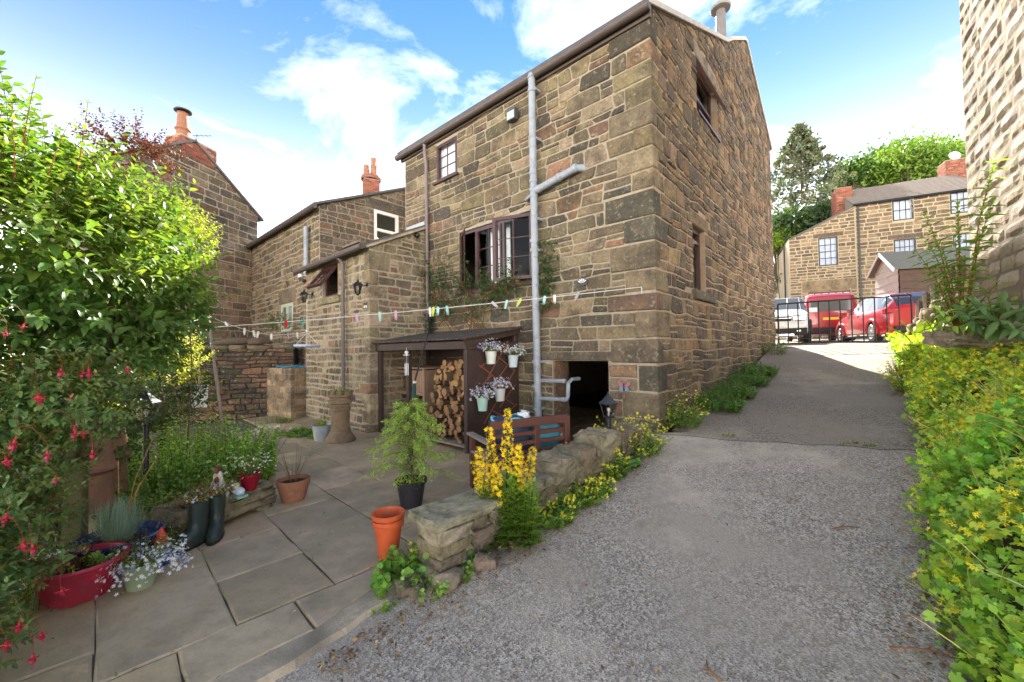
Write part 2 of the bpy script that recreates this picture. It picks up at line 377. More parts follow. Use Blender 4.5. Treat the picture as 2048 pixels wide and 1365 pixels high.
def stone_mesh(poly, fr, prd, r, rough=.3):
    cx = sum(p[0] for p in poly) / len(poly); cz = sum(p[1] for p in poly) / len(poly); n = len(poly)
    w = max(p[0] for p in poly) - min(p[0] for p in poly); h = max(p[1] for p in poly) - min(p[1] for p in poly)
    e = min(.015, .16 * h); fx = max(.3, 1 - 2 * e / max(w, .01)); fz = max(.3, 1 - 2 * e / max(h, .01))
    c = fr(cx, cz); vs = []
    tx, tz = r.uniform(-1, 1) * rough * prd, r.uniform(-1, 1) * rough * prd
    for (x, z) in poly: vs.append(fr(x, z, -.006) - c)
    for (x, z) in poly:
        u, v = (x - cx) / max(w, .01) * 2, (z - cz) / max(h, .01) * 2
        vs.append(fr(cx + (x - cx) * fx, cz + (z - cz) * fz, prd * (1 + r.uniform(-rough, rough)) + tx * u + tz * v) - c)
    vs.append(fr(cx + r.uniform(-.1, .1) * w, cz + r.uniform(-.1, .1) * h, prd * (1.25 + r.uniform(-rough, rough))) - c)
    fs = [(i, (i + 1) % n, n + (i + 1) % n, n + i) for i in range(n)] + [(n + i, n + (i + 1) % n, 2 * n) for i in range(n)]
    return c, vs, fs
def rock_mesh(poly, fr, prd, r):
    """rock-faced block: a coarse grid of broken faces"""
    x0 = min(p[0] for p in poly); x1 = max(p[0] for p in poly); z0 = min(p[1] for p in poly); z1 = max(p[1] for p in poly)
    nx, nz = 6, 4; c = fr((x0 + x1) / 2, (z0 + z1) / 2); vs = []; fs = []
    sx = r.uniform(0, 50)
    for j in range(nz):
        for i in range(nx):
            u, v = i / (nx - 1), j / (nz - 1); edge = i in (0, nx - 1) or j in (0, nz - 1)
            x = lerp(x0, x1, u) + (0 if edge else r.uniform(-.2, .2) * (x1 - x0) / nx); z = lerp(z0, z1, v) + (0 if edge else r.uniform(-.25, .25) * (z1 - z0) / nz)
            d = -.004 if edge else prd * (.7 + .55 * mnoise.noise(Vector((u * 2.2 + sx, v * 1.3, 0))) + .35 * r.random())
            vs.append(fr(x, z, d) - c)
    for j in range(nz - 1):
        for i in range(nx - 1):
            a = j * nx + i; fs.append((a, a + 1, a + nx + 1, a + nx))
    return c, vs, fs
class StoneSet:
    def __init__(s, thing, keep=300): s.t = thing; s.keep = keep; s.items = []
    def put(s, wall, me3, col, mt, smooth=False, name='stone'):
        c, vs, fs = me3; M = s.t.matrix_basis if s.t.matrix_basis else Matrix()
        wc = (Matrix.Translation(s.t.location) @ Matrix.Rotation(s.t.rotation_euler[2], 4, 'Z')) @ c
        ext = [max(v[i] for v in vs) - min(v[i] for v in vs) for i in range(3)]
        ext.sort(); q = CR.transposed() @ (wc - ORG); vis = -q.z > .3 and abs(q.x / -q.z * F) < 1050 and abs(q.y / -q.z * F) < 710
        s.items.append((ext[1] * ext[2] / max(.5, q.z * q.z) * (1 if vis else .01), wall, c, vs, fs, col, mt, smooth, name))
    def finish(s):
        s.items.sort(key=lambda i: -i[0]); rest = {}
        for k, (sc, wall, c, vs, fs, col, mt, sm, nm) in enumerate(s.items):
            if k < s.keep:
                mb = MB(); mb.col = col; mb.add(vs, fs); o = mb.build(nm, mt, wall, sm); o.location = c
            else:
                mb = rest.setdefault((wall.name, mt.name, sm, nm), (MB(), wall, mt, sm))[0]; mb.col = col; mb.add([v + c for v in vs], fs)
        for (wn, mn, sm, nm), (mb, wall, mt, sm2) in rest.items():
            o = mb.build(nm + '_facing', mt, wall, sm); o['kind'] = 'stuff'
def courses(r, z0, z1, ch):
    zs = [z0]
    while zs[-1] < z1: zs.append(zs[-1] + r.uniform(*ch))
    return zs
def rubble(ss, wall, fr, x0, x1, zs, top, ops, r, pal, sl=(.16, .5), mort=.016, wav=.018, prd=.014, split=.3, mt=None, rock=False, slant=.02, rough=.35, smooth=False, fade=None, cut=.14, zmin=None):
    """coursed rubble; zs = course lines, ops = rectangles kept free, pal(r) gives a stone's own colour"""
    m = mort / 2; sd = r.uniform(0, 90)
    def zl(i, x):
        k = 1 if fade is None else fade(x)
        return zs[i] + wav * k * 2 * mnoise.noise(Vector((x * 1.7 + sd, i * 3.3, 0)))
    for i in range(len(zs) - 1):
        za, zb = zs[i], zs[i + 1]; h = zb - za
        iv = [(x0, x1)]
        for o in ops:
            ov = min(zb, o[3]) - max(za, o[2])
            if ov > .45 * h:
                nv = []
                for a, b in iv:
                    if o[1] <= a or o[0] >= b: nv.append((a, b)); continue
                    if o[0] - a > .03: nv.append((a, o[0]))
                    if b - o[1] > .03: nv.append((o[1], b))
                iv = nv
        for a, b in iv:
            x = a; ja = 0
            while x < b - .01:
                L = r.uniform(*sl) * (.7 + 1.6 * h if not rock else 1)
                if b - (x + L) < sl[0] * .8: L = b - x
                jb = 0 if x + L >= b - .001 else r.uniform(-slant, slant)
                jb2 = 0 if x + L >= b - .001 else r.uniform(-slant, slant)
                rows = [(0, 1)]
                if h > .15 and r.random() < split and L > .14: t = r.uniform(.35, .65); rows = [(0, t), (t, 1)]
                for (t0, t1) in rows:
                    xl0, xr0 = x + m + ja * (1 - 2 * t0) * .5, x + L - m + jb * (1 - 2 * t0) * .5
                    xl1, xr1 = x + m + ja * (1 - 2 * t1) * .5, x + L - m + jb * (1 - 2 * t1) * .5
                    def zz(xx, t): return lerp(zl(i, xx), zl(i + 1, xx), t)
                    hh = h * (t1 - t0); c = min(cut * hh, .045, .3 * L) * r.uniform(.35, 1.2); c2 = min(cut * hh, .05, .3 * L) * r.uniform(.35, 1.3)
                    mid = x + L * r.uniform(.35, .65)
                    poly = [(xl0 + c, zz(xl0, t0) + m), (mid, zz(mid, t0) + m), (xr0 - c2, zz(xr0, t0) + m), (xr0, zz(xr0, t0) + m + c2 * .8),
                            (xr1, zz(xr1, t1) - m - c), (xr1 - c * .9, zz(xr1, t1) - m), (mid, zz(mid, t1) - m), (xl1 + c2, zz(xl1, t1) - m), (xl1, zz(xl1, t1) - m - c2 * .8), (xl0, zz(xl0, t0) + m + c)]
                    cx = sum(p[0] for p in poly) / 10; cz = sum(p[1] for p in poly) / 10; dead = False
                    for o in ops:
                        if max(p[0] for p in poly) <= o[0] or min(p[0] for p in poly) >= o[1] or max(p[1] for p in poly) <= o[2] or min(p[1] for p in poly) >= o[3]: continue
                        if cz >= o[3]: poly = [(p[0], max(p[1], o[3] + m)) for p in poly]
                        elif cz <= o[2]: poly = [(p[0], min(p[1], o[2] - m)) for p in poly]
                        elif cx <= o[0]: poly = [(min(p[0], o[0] - m), p[1]) for p in poly]
                        elif cx >= o[1]: poly = [(max(p[0], o[1] + m), p[1]) for p in poly]
                        else: dead = True
                    poly = [(p[0], min(p[1], top(p[0]) - m)) for p in poly]
                    if zmin is not None: poly = [(p[0], max(p[1], zmin)) for p in poly]
                    if dead or max(p[1] for p in poly) - min(p[1] for p in poly) < .03 or max(p[0] for p in poly) - min(p[0] for p in poly) < .03: continue
                    if sum(1 for p in poly if p[1] > top(p[0]) + .001): continue
                    me3 = rock_mesh(poly, fr, prd, r) if rock else stone_mesh(poly, fr, prd * r.uniform(.5, 1.4), r, rough)
                    ss.put(wall, me3, pal(r), mt or STONE, smooth)
                x += L; ja = jb
def bevel_box(lo, hi, r, bev=.012, jit=.006):
    lo, hi = Vector(lo), Vector(hi); c = (lo + hi) / 2; vs = []; fs = []
    h = (hi - lo) / 2; b = bev
    pts = []
    for sx in (-1, 1):
        for sy in (-1, 1):
            for sz in (-1, 1):
                j = Vector((r.uniform(-jit, jit), r.uniform(-jit, jit), r.uniform(-jit, jit)))
                for ax in range(3):
                    p = Vector((sx * (h.x - b), sy * (h.y - b), sz * (h.z - b))); p[ax] = (sx, sy, sz)[ax] * h[ax]; pts.append(p + j)
    idx = {(sx, sy, sz): 3 * k for k, (sx, sy, sz) in enumerate([(a, b_, c_) for a in (-1, 1) for b_ in (-1, 1) for c_ in (-1, 1)])}
    for k in idx.values(): fs.append((k, k + 1, k + 2))
    for ax in range(3):
        a1, a2 = (ax + 1) % 3, (ax + 2) % 3
        for s_ in (-1, 1):
            q = []
            for u, v in ((-1, -1), (1, -1), (1, 1), (-1, 1)):
                k = [0, 0, 0]; k[ax] = s_; k[a1] = u; k[a2] = v; q.append(idx[tuple(k)] + ax)
            fs.append(tuple(q))
        for u in (-1, 1):
            for v in (-1, 1):
                k0 = [0, 0, 0]; k0[ax] = -1; k0[a1] = u; k0[a2] = v; k1 = list(k0); k1[ax] = 1
                fs.append((idx[tuple(k0)] + a1, idx[tuple(k1)] + a1, idx[tuple(k1)] + a2, idx[tuple(k0)] + a2))
    return c, pts, fs
def bbox(mb, lo, hi, r=random, bev=.01, jit=0.0):
    c, vs, fs = bevel_box(lo, hi, r, bev, jit); mb.add([v + c for v in vs], fs)
def pal_mix(items):
    tot = sum(w_ for w_, c in items)
    def f(r):
        x = r.uniform(0, tot)
        for w_, c in items:
            x -= w_
            if x <= 0: break
        k = r.uniform(.78, 1.2); g = r.uniform(.94, 1.06); return (c[0] * k, c[1] * k * g, c[2] * k * r.uniform(.9, 1.08))
    return f
PAL_F = pal_mix([(5, (.225, .18, .115)), (4, (.165, .135, .09)), (2.4, (.10, .088, .07)), (2.5, (.29, .235, .15)), (.9, (.25, .155, .095)), (.6, (.19, .12, .085))])
PAL_G = pal_mix([(4, (.225, .165, .11)), (4, (.165, .125, .09)), (2.6, (.12, .10, .08)), (2, (.31, .225, .14)), (1.2, (.28, .175, .10))])
PAL_L = pal_mix([(5, (.30, .25, .165)), (3, (.22, .18, .12)), (2, (.37, .31, .21)), (1.2, (.27, .17, .11)), (1, (.16, .135, .10))])
PAL_W = pal_mix([(4, (.25, .19, .115)), (3, (.18, .14, .09)), (2, (.31, .24, .15)), (1.4, (.27, .16, .095)), (1, (.12, .10, .08))])
PAL_D = pal_mix([(4, (.15, .12, .09)), (3, (.105, .085, .07)), (2, (.21, .165, .115)), (1, (.18, .115, .08))])
PAL_R = pal_mix([(4, (.44, .37, .275)), (3, (.37, .305, .225)), (1.5, (.29, .23, .165)), (1, (.40, .31, .20))])
PAL_B = pal_mix([(4, (.22, .165, .105)), (3, (.16, .12, .08)), (1.5, (.28, .215, .135)), (1.2, (.12, .095, .07))])
BRK = pal_mix([(4, (.27, .095, .06)), (3, (.21, .075, .05)), (1, (.34, .15, .09)), (1, (.15, .065, .05))])

# ------------------------------------------------------------------ windows
def window(parent, fr, s0, s1, z0, z1, dep=-.1, fw=.055, mull=(), trans=(), nx=1, nz=1, bw=.016, fm=None, gm=None, back=None, backd=.12, name='window', lightbars=True, label=None):
    """frame with mullions/transoms; panes and glazing bars are sub-parts"""
    fm = fm or BROWNFRAME; gm = gm or GLASS; mb = MB(); t = .055
    def bar(a, b, c, d, d0=dep, d1=None, m_=None):
        d1 = d0 + t if d1 is None else d1
        vs = [fr(x, z, dd) for dd in (d0, d1) for x, z in ((a, c), (b, c), (b, d), (a, d))]
        (m_ or mb).add(vs, [(0, 1, 2, 3), (7, 6, 5, 4), (0, 4, 5, 1), (1, 5, 6, 2), (2, 6, 7, 3), (3, 7, 4, 0)])
    bar(s0, s0 + fw, z0, z1); bar(s1 - fw, s1, z0, z1); bar(s0 + fw, s1 - fw, z0, z0 + fw); bar(s0 + fw, s1 - fw, z1 - fw, z1)
    xs = [s0 + fw]
    for q in mull: bar(q - fw * .45, q + fw * .45, z0 + fw, z1 - fw); xs += [q - fw * .45, q + fw * .45]
    xs.append(s1 - fw); zz = [z0 + fw]
    o = None
    for q in trans:
        for a, b in zip(xs[::2], xs[1::2]): bar(a, b, q - fw * .45, q + fw * .45)
        zz += [q - fw * .45, q + fw * .45]
    zz.append(z1 - fw)
    o = mb.build(name, fm, parent)
    if label: o['label'] = label
    for a, b in zip(xs[::2], xs[1::2]):
        for c, d in zip(zz[::2], zz[1::2]):
            p = MB(); p.quad(fr(a, c, dep + .02), fr(b, c, dep + .02), fr(b, d, dep + .02), fr(a, d, dep + .02)); p.build('pane', gm, o)
            for i in range(1, nx): g = MB(); x = lerp(a, b, i / nx); bar(x - bw / 2, x + bw / 2, c, d, dep + .014, dep + .034, g); g.build('glazing_bar', fm, o)
            for i in range(1, nz): g = MB(); z = lerp(c, d, i / nz); bar(a, b, z - bw / 2, z + bw / 2, dep + .012, dep + .036, g); g.build('glazing_bar', fm, o)
    if back is not None:
        k = MB(); n = 14
        for i in range(n):
            a, b = lerp(s0, s1, i / n), lerp(s0, s1, (i + 1) / n); e0, e1 = (.012 if i % 2 else 0), (0 if i % 2 else .012)
            k.quad(fr(a, z0, dep - backd + e0), fr(b, z0, dep - backd + e1), fr(b, z1, dep - backd + e1), fr(a, z1, dep - backd + e0))
        k.build('curtain', back, o)
    return o
def pipe(parent, name, pts, r, mt, n=10, collars=(), cr=1.18, ch=.05, label=None):
    mb = MB(); mb.tube(pts, r, n); o = mb.build(name, mt, parent, autos=40)
    for c in collars:
        k = MB(); p = Vector(c[0]); d = Vector(c[1]).normalized() if len(c) > 1 else Vector((0, 0, 1)); k.tube([p - d * ch / 2, p + d * ch / 2], r * cr, n); k.build('collar', mt, o, autos=40)
    if label: o['label'] = label
    return o
# ================================================================== ground, drive, patio
R0 = random.Random(7)
def ground_z(x, y):
    p = Vector((x, y, 0)); ex = (p - PO).dot(PX); yy = hl(p).y
    k = sstep(.10, .34, ex); left = -.11 + sstep(9, 18, yy) * 1.6
    z = lerp(left, dz(x, y) - .07, k)
    return z + sstep(26, 90, y) * 16 * sstep(-60, 10, x + 30)
def grid_mesh(mb, fn, nu, nv):
    vs = [fn(i / nu, j / nv) for j in range(nv + 1) for i in range(nu + 1)]
    mb.add(vs, [(j * (nu + 1) + i, j * (nu + 1) + i + 1, (j + 1) * (nu + 1) + i + 1, (j + 1) * (nu + 1) + i) for j in range(nv) for i in range(nu)])
GRASSY = mat('rough_ground', (.05, .06, .025), .95, var=.3, nscale=3, bump=.5, bscale=20, col2=(.06, .045, .03), c2pos=.5, c2scale=1.5)
g = MB()
def _g(u, v):
    x = (u - .5) * 2; y = (v - .35) * 2; x = 12 * x + 190 * x ** 3 * abs(x); y = 14 * y + 170 * y ** 3
    return (x, y, ground_z(x, y))
grid_mesh(g, _g, 110, 130)
tag(g.build('ground', GRASSY, smooth=True), kind='structure')

def asphalt(name, c1, c2, patch):
    m = bpy.data.materials.new(name); m.use_nodes = True; t = m.node_tree; N = t.nodes; L = t.links; b = N['Principled BSDF']
    pos = N.new('ShaderNodeNewGeometry').outputs['Position']
    def nz(s, d=4, r=.6):
        n = N.new('ShaderNodeTexNoise'); n.inputs['Scale'].default_value = s; n.inputs['Detail'].default_value = d; n.inputs['Roughness'].default_value = r; L.new(pos, n.inputs['Vector']); return n.outputs[0]
    def rp(x, a, b_, c0=(0, 0, 0, 1), c1_=(1, 1, 1, 1)):
        n = N.new('ShaderNodeValToRGB'); n.color_ramp.elements[0].position = a; n.color_ramp.elements[1].position = b_; n.color_ramp.elements[0].color = c0; n.color_ramp.elements[1].color = c1_; L.new(x, n.inputs[0]); return n.outputs[0]
    def mx(f, a, b_, typ='MIX'):
        n = N.new('ShaderNodeMix'); n.data_type = 'RGBA'; n.blend_type = typ
        for i, x in ((0, f), (6, a), (7, b_)):
            if isinstance(x, float): n.inputs[i].default_value = x
            elif isinstance(x, tuple): n.inputs[i].default_value = (*x, 1)
            else: L.new(x, n.inputs[i])
        return n.outputs[2]
    vo = N.new('ShaderNodeTexVoronoi'); vo.inputs['Scale'].default_value = 85; L.new(pos, vo.inputs['Vector'])
    chip = rp(vo.outputs['Color'], .25, .8)
    c = mx(chip, c1, c2)
    c = mx(rp(nz(120, 3), .34, .46), (.03, .028, .025), c)                 # gaps between the chippings
    c = mx(rp(nz(1.1, 5), .42, .68), c, patch)
    c = mx(rp(nz(.55, 7, .65), .45, .62), c, tuple(x * 1.45 for x in patch), 'MIX') if False else c
    c = mx(rp(nz(.7, 8, .7), .52, .66), c, mx(.55, c, tuple(x * 1.7 for x in patch)))
    c = mx(rp(nz(2.3, 8, .75), .60, .70), c, mx(.6, c, (.20, .145, .085)))                            # worn and dirty patches
    c = mx(rp(nz(5, 6, .7), .60, .74), c, tuple(x * .7 for x in patch))
    L.new(c, b.inputs['Base Color']); b.inputs['Roughness'].default_value = .85; b.inputs['Specular IOR Level'].default_value = .25
    bp = N.new('ShaderNodeBump'); bp.inputs['Strength'].default_value = .7; bp.inputs['Distance'].default_value = .006; L.new(vo.outputs['Distance'], bp.inputs['Height']); L.new(bp.outputs[0], b.inputs['Normal'])
    return m
ASPH = asphalt('worn_asphalt', (.24, .20, .155), (.62, .53, .42), (.40, .335, .255))
ASPH2 = asphalt('older_asphalt', (.18, .15, .115), (.44, .37, .285), (.32, .265, .195))
crL = gdrive(1270, 868); crR = gdrive(1868, 905)
ROWS = [((-2.3, -3), (1.6, -3)), ((-1.72, .6), (1.5, .6)), ((-1.30, 1.75), (1.97, 1.7)), ((-.83, 2.58), (2.92, 2.65)), ((-.40, 2.95), (3.35, 3.1)), ((.55, 3.85), (3.95, 3.65)),
        ((crL.x, crL.y), (crR.x, crR.y)), ((1.95, 5.0), (5.4, 5.1)), ((3.2, 6.45), (6.7, 6.5)), ((5.4, 8.95), (8.6, 8.6)), ((7.4, 11.2), (10.7, 10.3)), ((7.0, 12.9), (14, 11)), ((5.5, 17), (25, 13)), ((3, 24), (34, 22))]
CRK = Vector((crL.x, crL.y, 0)); CRN = Vector((-(crR - crL).y, (crR - crL).x, 0)).normalized()
def strip(mb, rows, nu=46, nv=7, lift=0.0):
    vs = []; n = 0
    for k, ((a, b), (c, d)) in enumerate(zip(rows, rows[1:])):
        for j in range(nv + (k == len(rows) - 2)):
            t = j / nv; L0 = Vector((*a, 0)).lerp(Vector((*c, 0)), t); R0_ = Vector((*b, 0)).lerp(Vector((*d, 0)), t)
            for i in range(nu + 1):
                p = L0.lerp(R0_, i / nu); dc = (p - CRK).dot(CRN); p = p + CRN * .10 * mnoise.noise(Vector((p.x * 3.1, p.y * 3.1, 9))) * math.exp(-(dc / .2) ** 2); z = dz(p.x, p.y) + lift + .012 * mnoise.noise(Vector((p.x * 1.3, p.y * 1.3, 4)))
                vs.append((p.x, p.y, z))
            n += 1
    mb.add(vs, [(j * (nu + 1) + i, j * (nu + 1) + i + 1, (j + 1) * (nu + 1) + i + 1, (j + 1) * (nu + 1) + i) for j in range(n - 1) for i in range(nu)])
d1 = MB(); strip(d1, ROWS[:7]); tag(d1.build('driveway', ASPH, smooth=True), kind='structure')
off = Vector((.636, .77, 0)) * .0005
d2 = MB(); strip(d2, [((crL.x + off.x, crL.y + off.y), (crR.x + off.x, crR.y + off.y))] + ROWS[7:], lift=.005); tag(d2.build('driveway', ASPH2, smooth=True), kind='structure')

# --- patio of stone flags
FLAG = mat('sandstone_flag', (.50, .37, .23), .6, var=.22, nscale=7, bump=.8, bscale=16, tint=True, spec=.4, col2=(.36, .285, .17), c2pos=.53, c2w=.10, c2scale=1.7, bdist=.008, spots=(((.16, .125, .08), .60, .08, 3.5, .6), ((.5, .45, .36), .66, .04, 30, .6), ((.10, .09, .05), .66, .05, 55, .5)))
JOINT = mat('sandy_joint', (.14, .11, .075), .95, var=.3, nscale=40, bump=.5, bscale=90)
pt = MB(); pts_ = [pw(-7.5, -3.2), pw(.48, -3.2), pw(.46, -.1), pw(.40, .35), pw(.26, .75), pw(.22, 1.05), pw(.22, 4.1), pw(-1.4, 8.2), pw(-9.5, 8.2)]
pt.prism([(p.x, p.y) for p in pts_], -.10, -.016); patio = tag(pt.build('patio', JOINT), kind='structure')
rp_ = random.Random(21)
def flag(ex0, ex1, ey0, ey1, r=rp_, shape=None):
    gap = .003
    q = shape or [(ex0 + gap, ey0 + gap), (ex1 - gap, ey0 + gap), (ex1 - gap, ey1 - gap), (ex0 + gap, ey1 - gap)]
    q = [(lerp(a[0], b[0], t) + r.uniform(-.005, .005), lerp(a[1], b[1], t) + r.uniform(-.005, .005)) for a, b in zip(q, q[1:] + q[:1]) for t in (0, .22, .45, .72)]
    cx = sum(a for a, b in q) / len(q); cy = sum(b for a, b in q) / len(q); c = pw(cx, cy); tz = [r.uniform(-.004, .004) for _ in q]
    n = len(q); vs = [pw(a, b, -.03) - c for a, b in q] + [pw(a, b, -.006 + z) - c for (a, b), z in zip(q, tz)] + [pw(cx + (a - cx) * (1 - .012 / max(.1, abs(a - cx))), cy + (b - cy) * (1 - .012 / max(.1, abs(b - cy))), z) - c for (a, b), z in zip(q, tz)]
    mb = MB(); k = r.uniform(.8, 1.2); mb.col = (k * r.uniform(.96, 1.07), k, k * r.uniform(.9, 1.06))
    mb.add(vs, [tuple(range(2 * n, 3 * n))] + [(i + l * n, (i + 1) % n + l * n, n + (i + 1) % n + l * n, n + i + l * n) for l in (0, 1) for i in range(n)])
    o = mb.build('paving_slab', FLAG, patio); o.location = c
EY = [-3.2, -2.75, -2.2, -1.62, -1.08, -.55, 0, .53, 1.16, 1.72, 2.35, 2.9, 3.5, 4.15, 4.75, 5.4, 6.0, 6.7, 7.4, 8.1]
FIX = {5: [-5.5, -4.6, -3.7, -2.9, -2.1, -1.22, 0], 6: [-5.5, -4.4, -3.6, -2.6, -1.95, -1.22, -.595, 0], 7: [-5.5, -4.7, -3.9, -3.0, -2.3, -1.55, -.94, 0.0], 4: [-5.5, -4.5, -3.5, -2.6, -1.7, -.95, -.3, 0]}
for i, (a, b) in enumerate(zip(EY, EY[1:])):
    lim = 0.0 if b < .6 else .20
    if i in FIX: xs = FIX[i]
    else:
        xs = [lim]; far = -5.5 if b < 2 else -8
        while xs[-1] > far: xs.append(xs[-1] - rp_.choice([.45, .6, .75, .9, 1.1]) * rp_.uniform(.9, 1.1))
        xs = xs[::-1]
    for x0, x1 in zip(xs, xs[1:]): flag(x0, x1, a, b)
for a, b in ((-1.9, -1.35), (-1.35, -.8), (-.8, -.26), (-.26, .284)): flag(0, .36, a, b)
flag(0, 0, 0, 0, shape=[(.006, .29), (.35, .29), (.24, .66), (.16, 1.12), (.006, 1.12)])
KERB = mat('rough_concrete', (.50, .40, .28), .95, var=.35, nscale=16, bump=.7, bscale=45, col2=(.24, .2, .14), c2pos=.56, c2scale=4, bdist=.02)
kb = MB(); n = 26
for k in range(n):
    t0, t1 = k / n, (k + 1) / n
    def edge(t): 
        ey = lerp(-2.6, .95, t); e0 = interp(ey, [(-2.6, .365), (.28, .355), (.66, .245), (.95, .19)]); e1 = interp(ey, [(-2.6, .60), (-.1, .57), (.35, .52), (.75, .42), (.95, .33)]) + .035 * mnoise.noise(Vector((ey * 5, 0, 0))); return ey, e0, e1
    A, B = edge(t0), edge(t1); z0, z1 = .004 + .012 * mnoise.noise(Vector((A[0] * 5, 1, 0))), .004 + .012 * mnoise.noise(Vector((B[0] * 5, 1, 0)))
    kb.quad(pw(A[1], A[0], -.002), pw(A[2] - .04, A[0], z0), pw(B[2] - .04, B[0], z1), pw(B[1], B[0], -.002)); kb.quad(pw(A[2] - .04, A[0], z0), pw(A[2], A[0], -.06), pw(B[2], B[0], -.06), pw(B[2] - .04, B[0], z1))
tag(kb.build('kerb', KERB, smooth=True), kind='structure')

# --- overgrown bank right of the drive
bank = MB(); brow = [((1.6, -3), 1), ((1.5, .6), 1), ((1.97, 1.7), 1), ((2.92, 2.65), 1), ((3.95, 3.65), 1), ((5.4, 5.1), 1), ((6.7, 6.5), 1), ((8.6, 8.6), .75), ((10.7, 10.3), .3)]
BPTS = []
def bank_z(x, y, off):      # off: metres outwards of the drive's edge
    q = dz(x, y); topz = 1.33
    return q - .04 + (max(topz, q + .1) - q) * (interp(off, [(0, 0), (.12, .22), (.35, .55), (.7, .84), (1.1, 1), (9, 1.35)]))
for (p, q) in brow:
    row = []
    for off in (0, .12, .35, .7, 1.1, 2, 4, 9):
        x, y = p[0] + off * .78 * 1.0, p[1] - off * .62
        z = bank_z(p[0], p[1], off); z = lerp(dz(p[0], p[1]), z, q)
        row.append(Vector((x, y, z)))
    BPTS.append(row)
nb = 8
bank.add([v for r_ in BPTS for v in r_], [(j * nb + i, j * nb + i + 1, (j + 1) * nb + i + 1, (j + 1) * nb + i) for j in range(len(BPTS) - 1) for i in range(nb - 1)])
tag(bank.build('bank', mat('bank_soil', (.05, .042, .028), .95, var=.3, nscale=12, bump=.6, bscale=40), smooth=True), kind='structure')

# ================================================================== the stone house
house = thing('stone_house', 'tall three storey rubble stone house with grey soil pipe and gable flue', 'house', CORNER, TH)
FF = Frame((0, 0, 0), (1, 0, 0), (0, -1, 0)); FG = Frame((0, 0, 0), (0, 1, 0), (1, 0, 0))
HL_, HB = -5.72, 9.35
DOOR = (-1.666, -.693, -.2, 1.335); WMID = (-3.88, -1.955, 2.63, 3.83); WUP = (-4.56, -3.90, 5.02, 5.79)
GTOP = [(0, 6.02), (4.14, 7.96), (4.5, 8.22), (5.95, 9.08), (6.15, 9.12), (9.35, 7.72)]
gtop = lambda s: interp(s, GTOP)
GUP = (1.97, 3.27, 5.52, 6.50); GLO = (1.56, 2.24, 2.44, 3.515)
rq = random.Random(5); qz = [-.1]
while qz[-1] < 5.75: qz.append(qz[-1] + rq.uniform(.24, .38))
qz[-1] = 6.0
quo = []
for k, (a, b) in enumerate(zip(qz, qz[1:])):
    long_ = k % 2 == 0
    quo.append((rq.uniform(.45, .72) if long_ else rq.uniform(.24, .42), rq.uniform(.16, .26) if long_ else rq.uniform(.32, .5), a, b))
fops = [DOOR + (.45,), WMID + (.12,), WUP + (.12,)]; gops = [GUP + (.2,), GLO + (.16,)]
wf = MB(); panel(wf, FF, HL_, 0, -.3, lambda s: 6.02, fops); facade = wf.build('wall', MORTAR, house); facade['label'] = 'long eaves wall with pale mortar joints'
wg = MB(); panel(wg, FG, 0, HB, -.3, gtop, gops, extra=[p[0] for p in GTOP]); gable = wg.build('wall', MORTAR_G, house); gable['label'] = 'gable wall with orange mortar joints'
wb = MB(); wb.quad((HL_, 0, -.3), (HL_, HB, -.3), (HL_, HB, 7.7), (HL_, 0, 6.02)); wb.quad((HL_, 0, 6.02), (HL_, HB, 7.72), (HL_, 6.1, 9.12), (HL_, 6.1, 9.12)); wb.quad((HL_, HB, -.3), (0, HB, -.3), (0, HB, 7.72), (HL_, HB, 7.72))
wb.build('wall', MORTAR, house)
fl = MB(); fl.box(HL_ + .01, -.5, .5, HB - .01, 2.2, 2.3); fl.box(HL_ + .01, -.5, .5, HB - .01, 4.55, 4.65); fl.build('floor', DARKROOM, house)
SS = StoneSet(house, 300)
for k, (lx, ly, a, b) in enumerate(quo):
    p = .014 * rq.uniform(.6, 1.5)
    lo = (-lx, -p, a + .01); hi = (p, ly, b - .01)
    if a < 1.335 and b > -.1: lo = (-min(lx, .66), -p, a + .01)
    SS.put(facade, bevel_box(lo, hi, rq, .016, .01), PAL_F(rq), STONE, False, 'quoin')
rk = random.Random(11)
def sub(zs, r, lim=.25):
    o = []
    for a, b in zip(zs, zs[1:]):
        o.append(a)
        if b - a > lim: t = r.uniform(.35, .65); o.append(lerp(a, b, t))
    return o + [zs[-1]]
qf = [(-min(lx, .66) if a < 1.335 else -lx, .05, a, b) for lx, ly, a, b in quo]; qg = [(-.05, ly, a, b) for lx, ly, a, b in quo]
zsF = sub(qz, rk, .29); LINT = (-2.0, -.53, 1.335, min(z_ for z_ in zsF if z_ > 1.46))
for (nm, x0, x1, z0, z1, c) in (('lintel', LINT[0], LINT[1], LINT[2] + .004, LINT[3], (.17, .14, .105)),):
    mb = MB(); bb = bevel_box((x0, -.015, z0), (x1, .42, z1), rk, .014, .004); mb.col = c; mb.add([v + bb[0] for v in bb[1]], bb[2]); mb.build(nm, STONE, facade)
for z0, z1 in ((-.1, .32), (.33, .7), (.71, 1.03), (1.04, 1.33)):      # stones lining the door's far jamb
    mb = MB(); bb = bevel_box((DOOR[0] - .1, .02, z0), (DOOR[0] + .02, .43, z1), rk, .012, .006); mb.col = (.25, .155, .10) if z0 > .5 else (.2, .14, .1); mb.add([v + bb[0] for v in bb[1]], bb[2]); mb.build('jamb_stone', STONE, facade)
fade = lambda x: sstep(0, .9, -x)
rubble(SS, facade, FF, HL_ + .02, 0, zsF, lambda s: 6.0, [o[:4] for o in fops] + qf + [LINT + ()], rk, PAL_F, sl=(.17, .56), mort=.0115, wav=.022, prd=.014, split=.32, fade=fade, slant=.05)
fade2 = lambda x: sstep(0, .9, x)
gl1 = (1.85, 3.4, 6.5, 6.74); gl2 = (1.44, 2.42, 3.515, 3.73); gs2 = (1.48, 2.62, 2.28, 2.44)
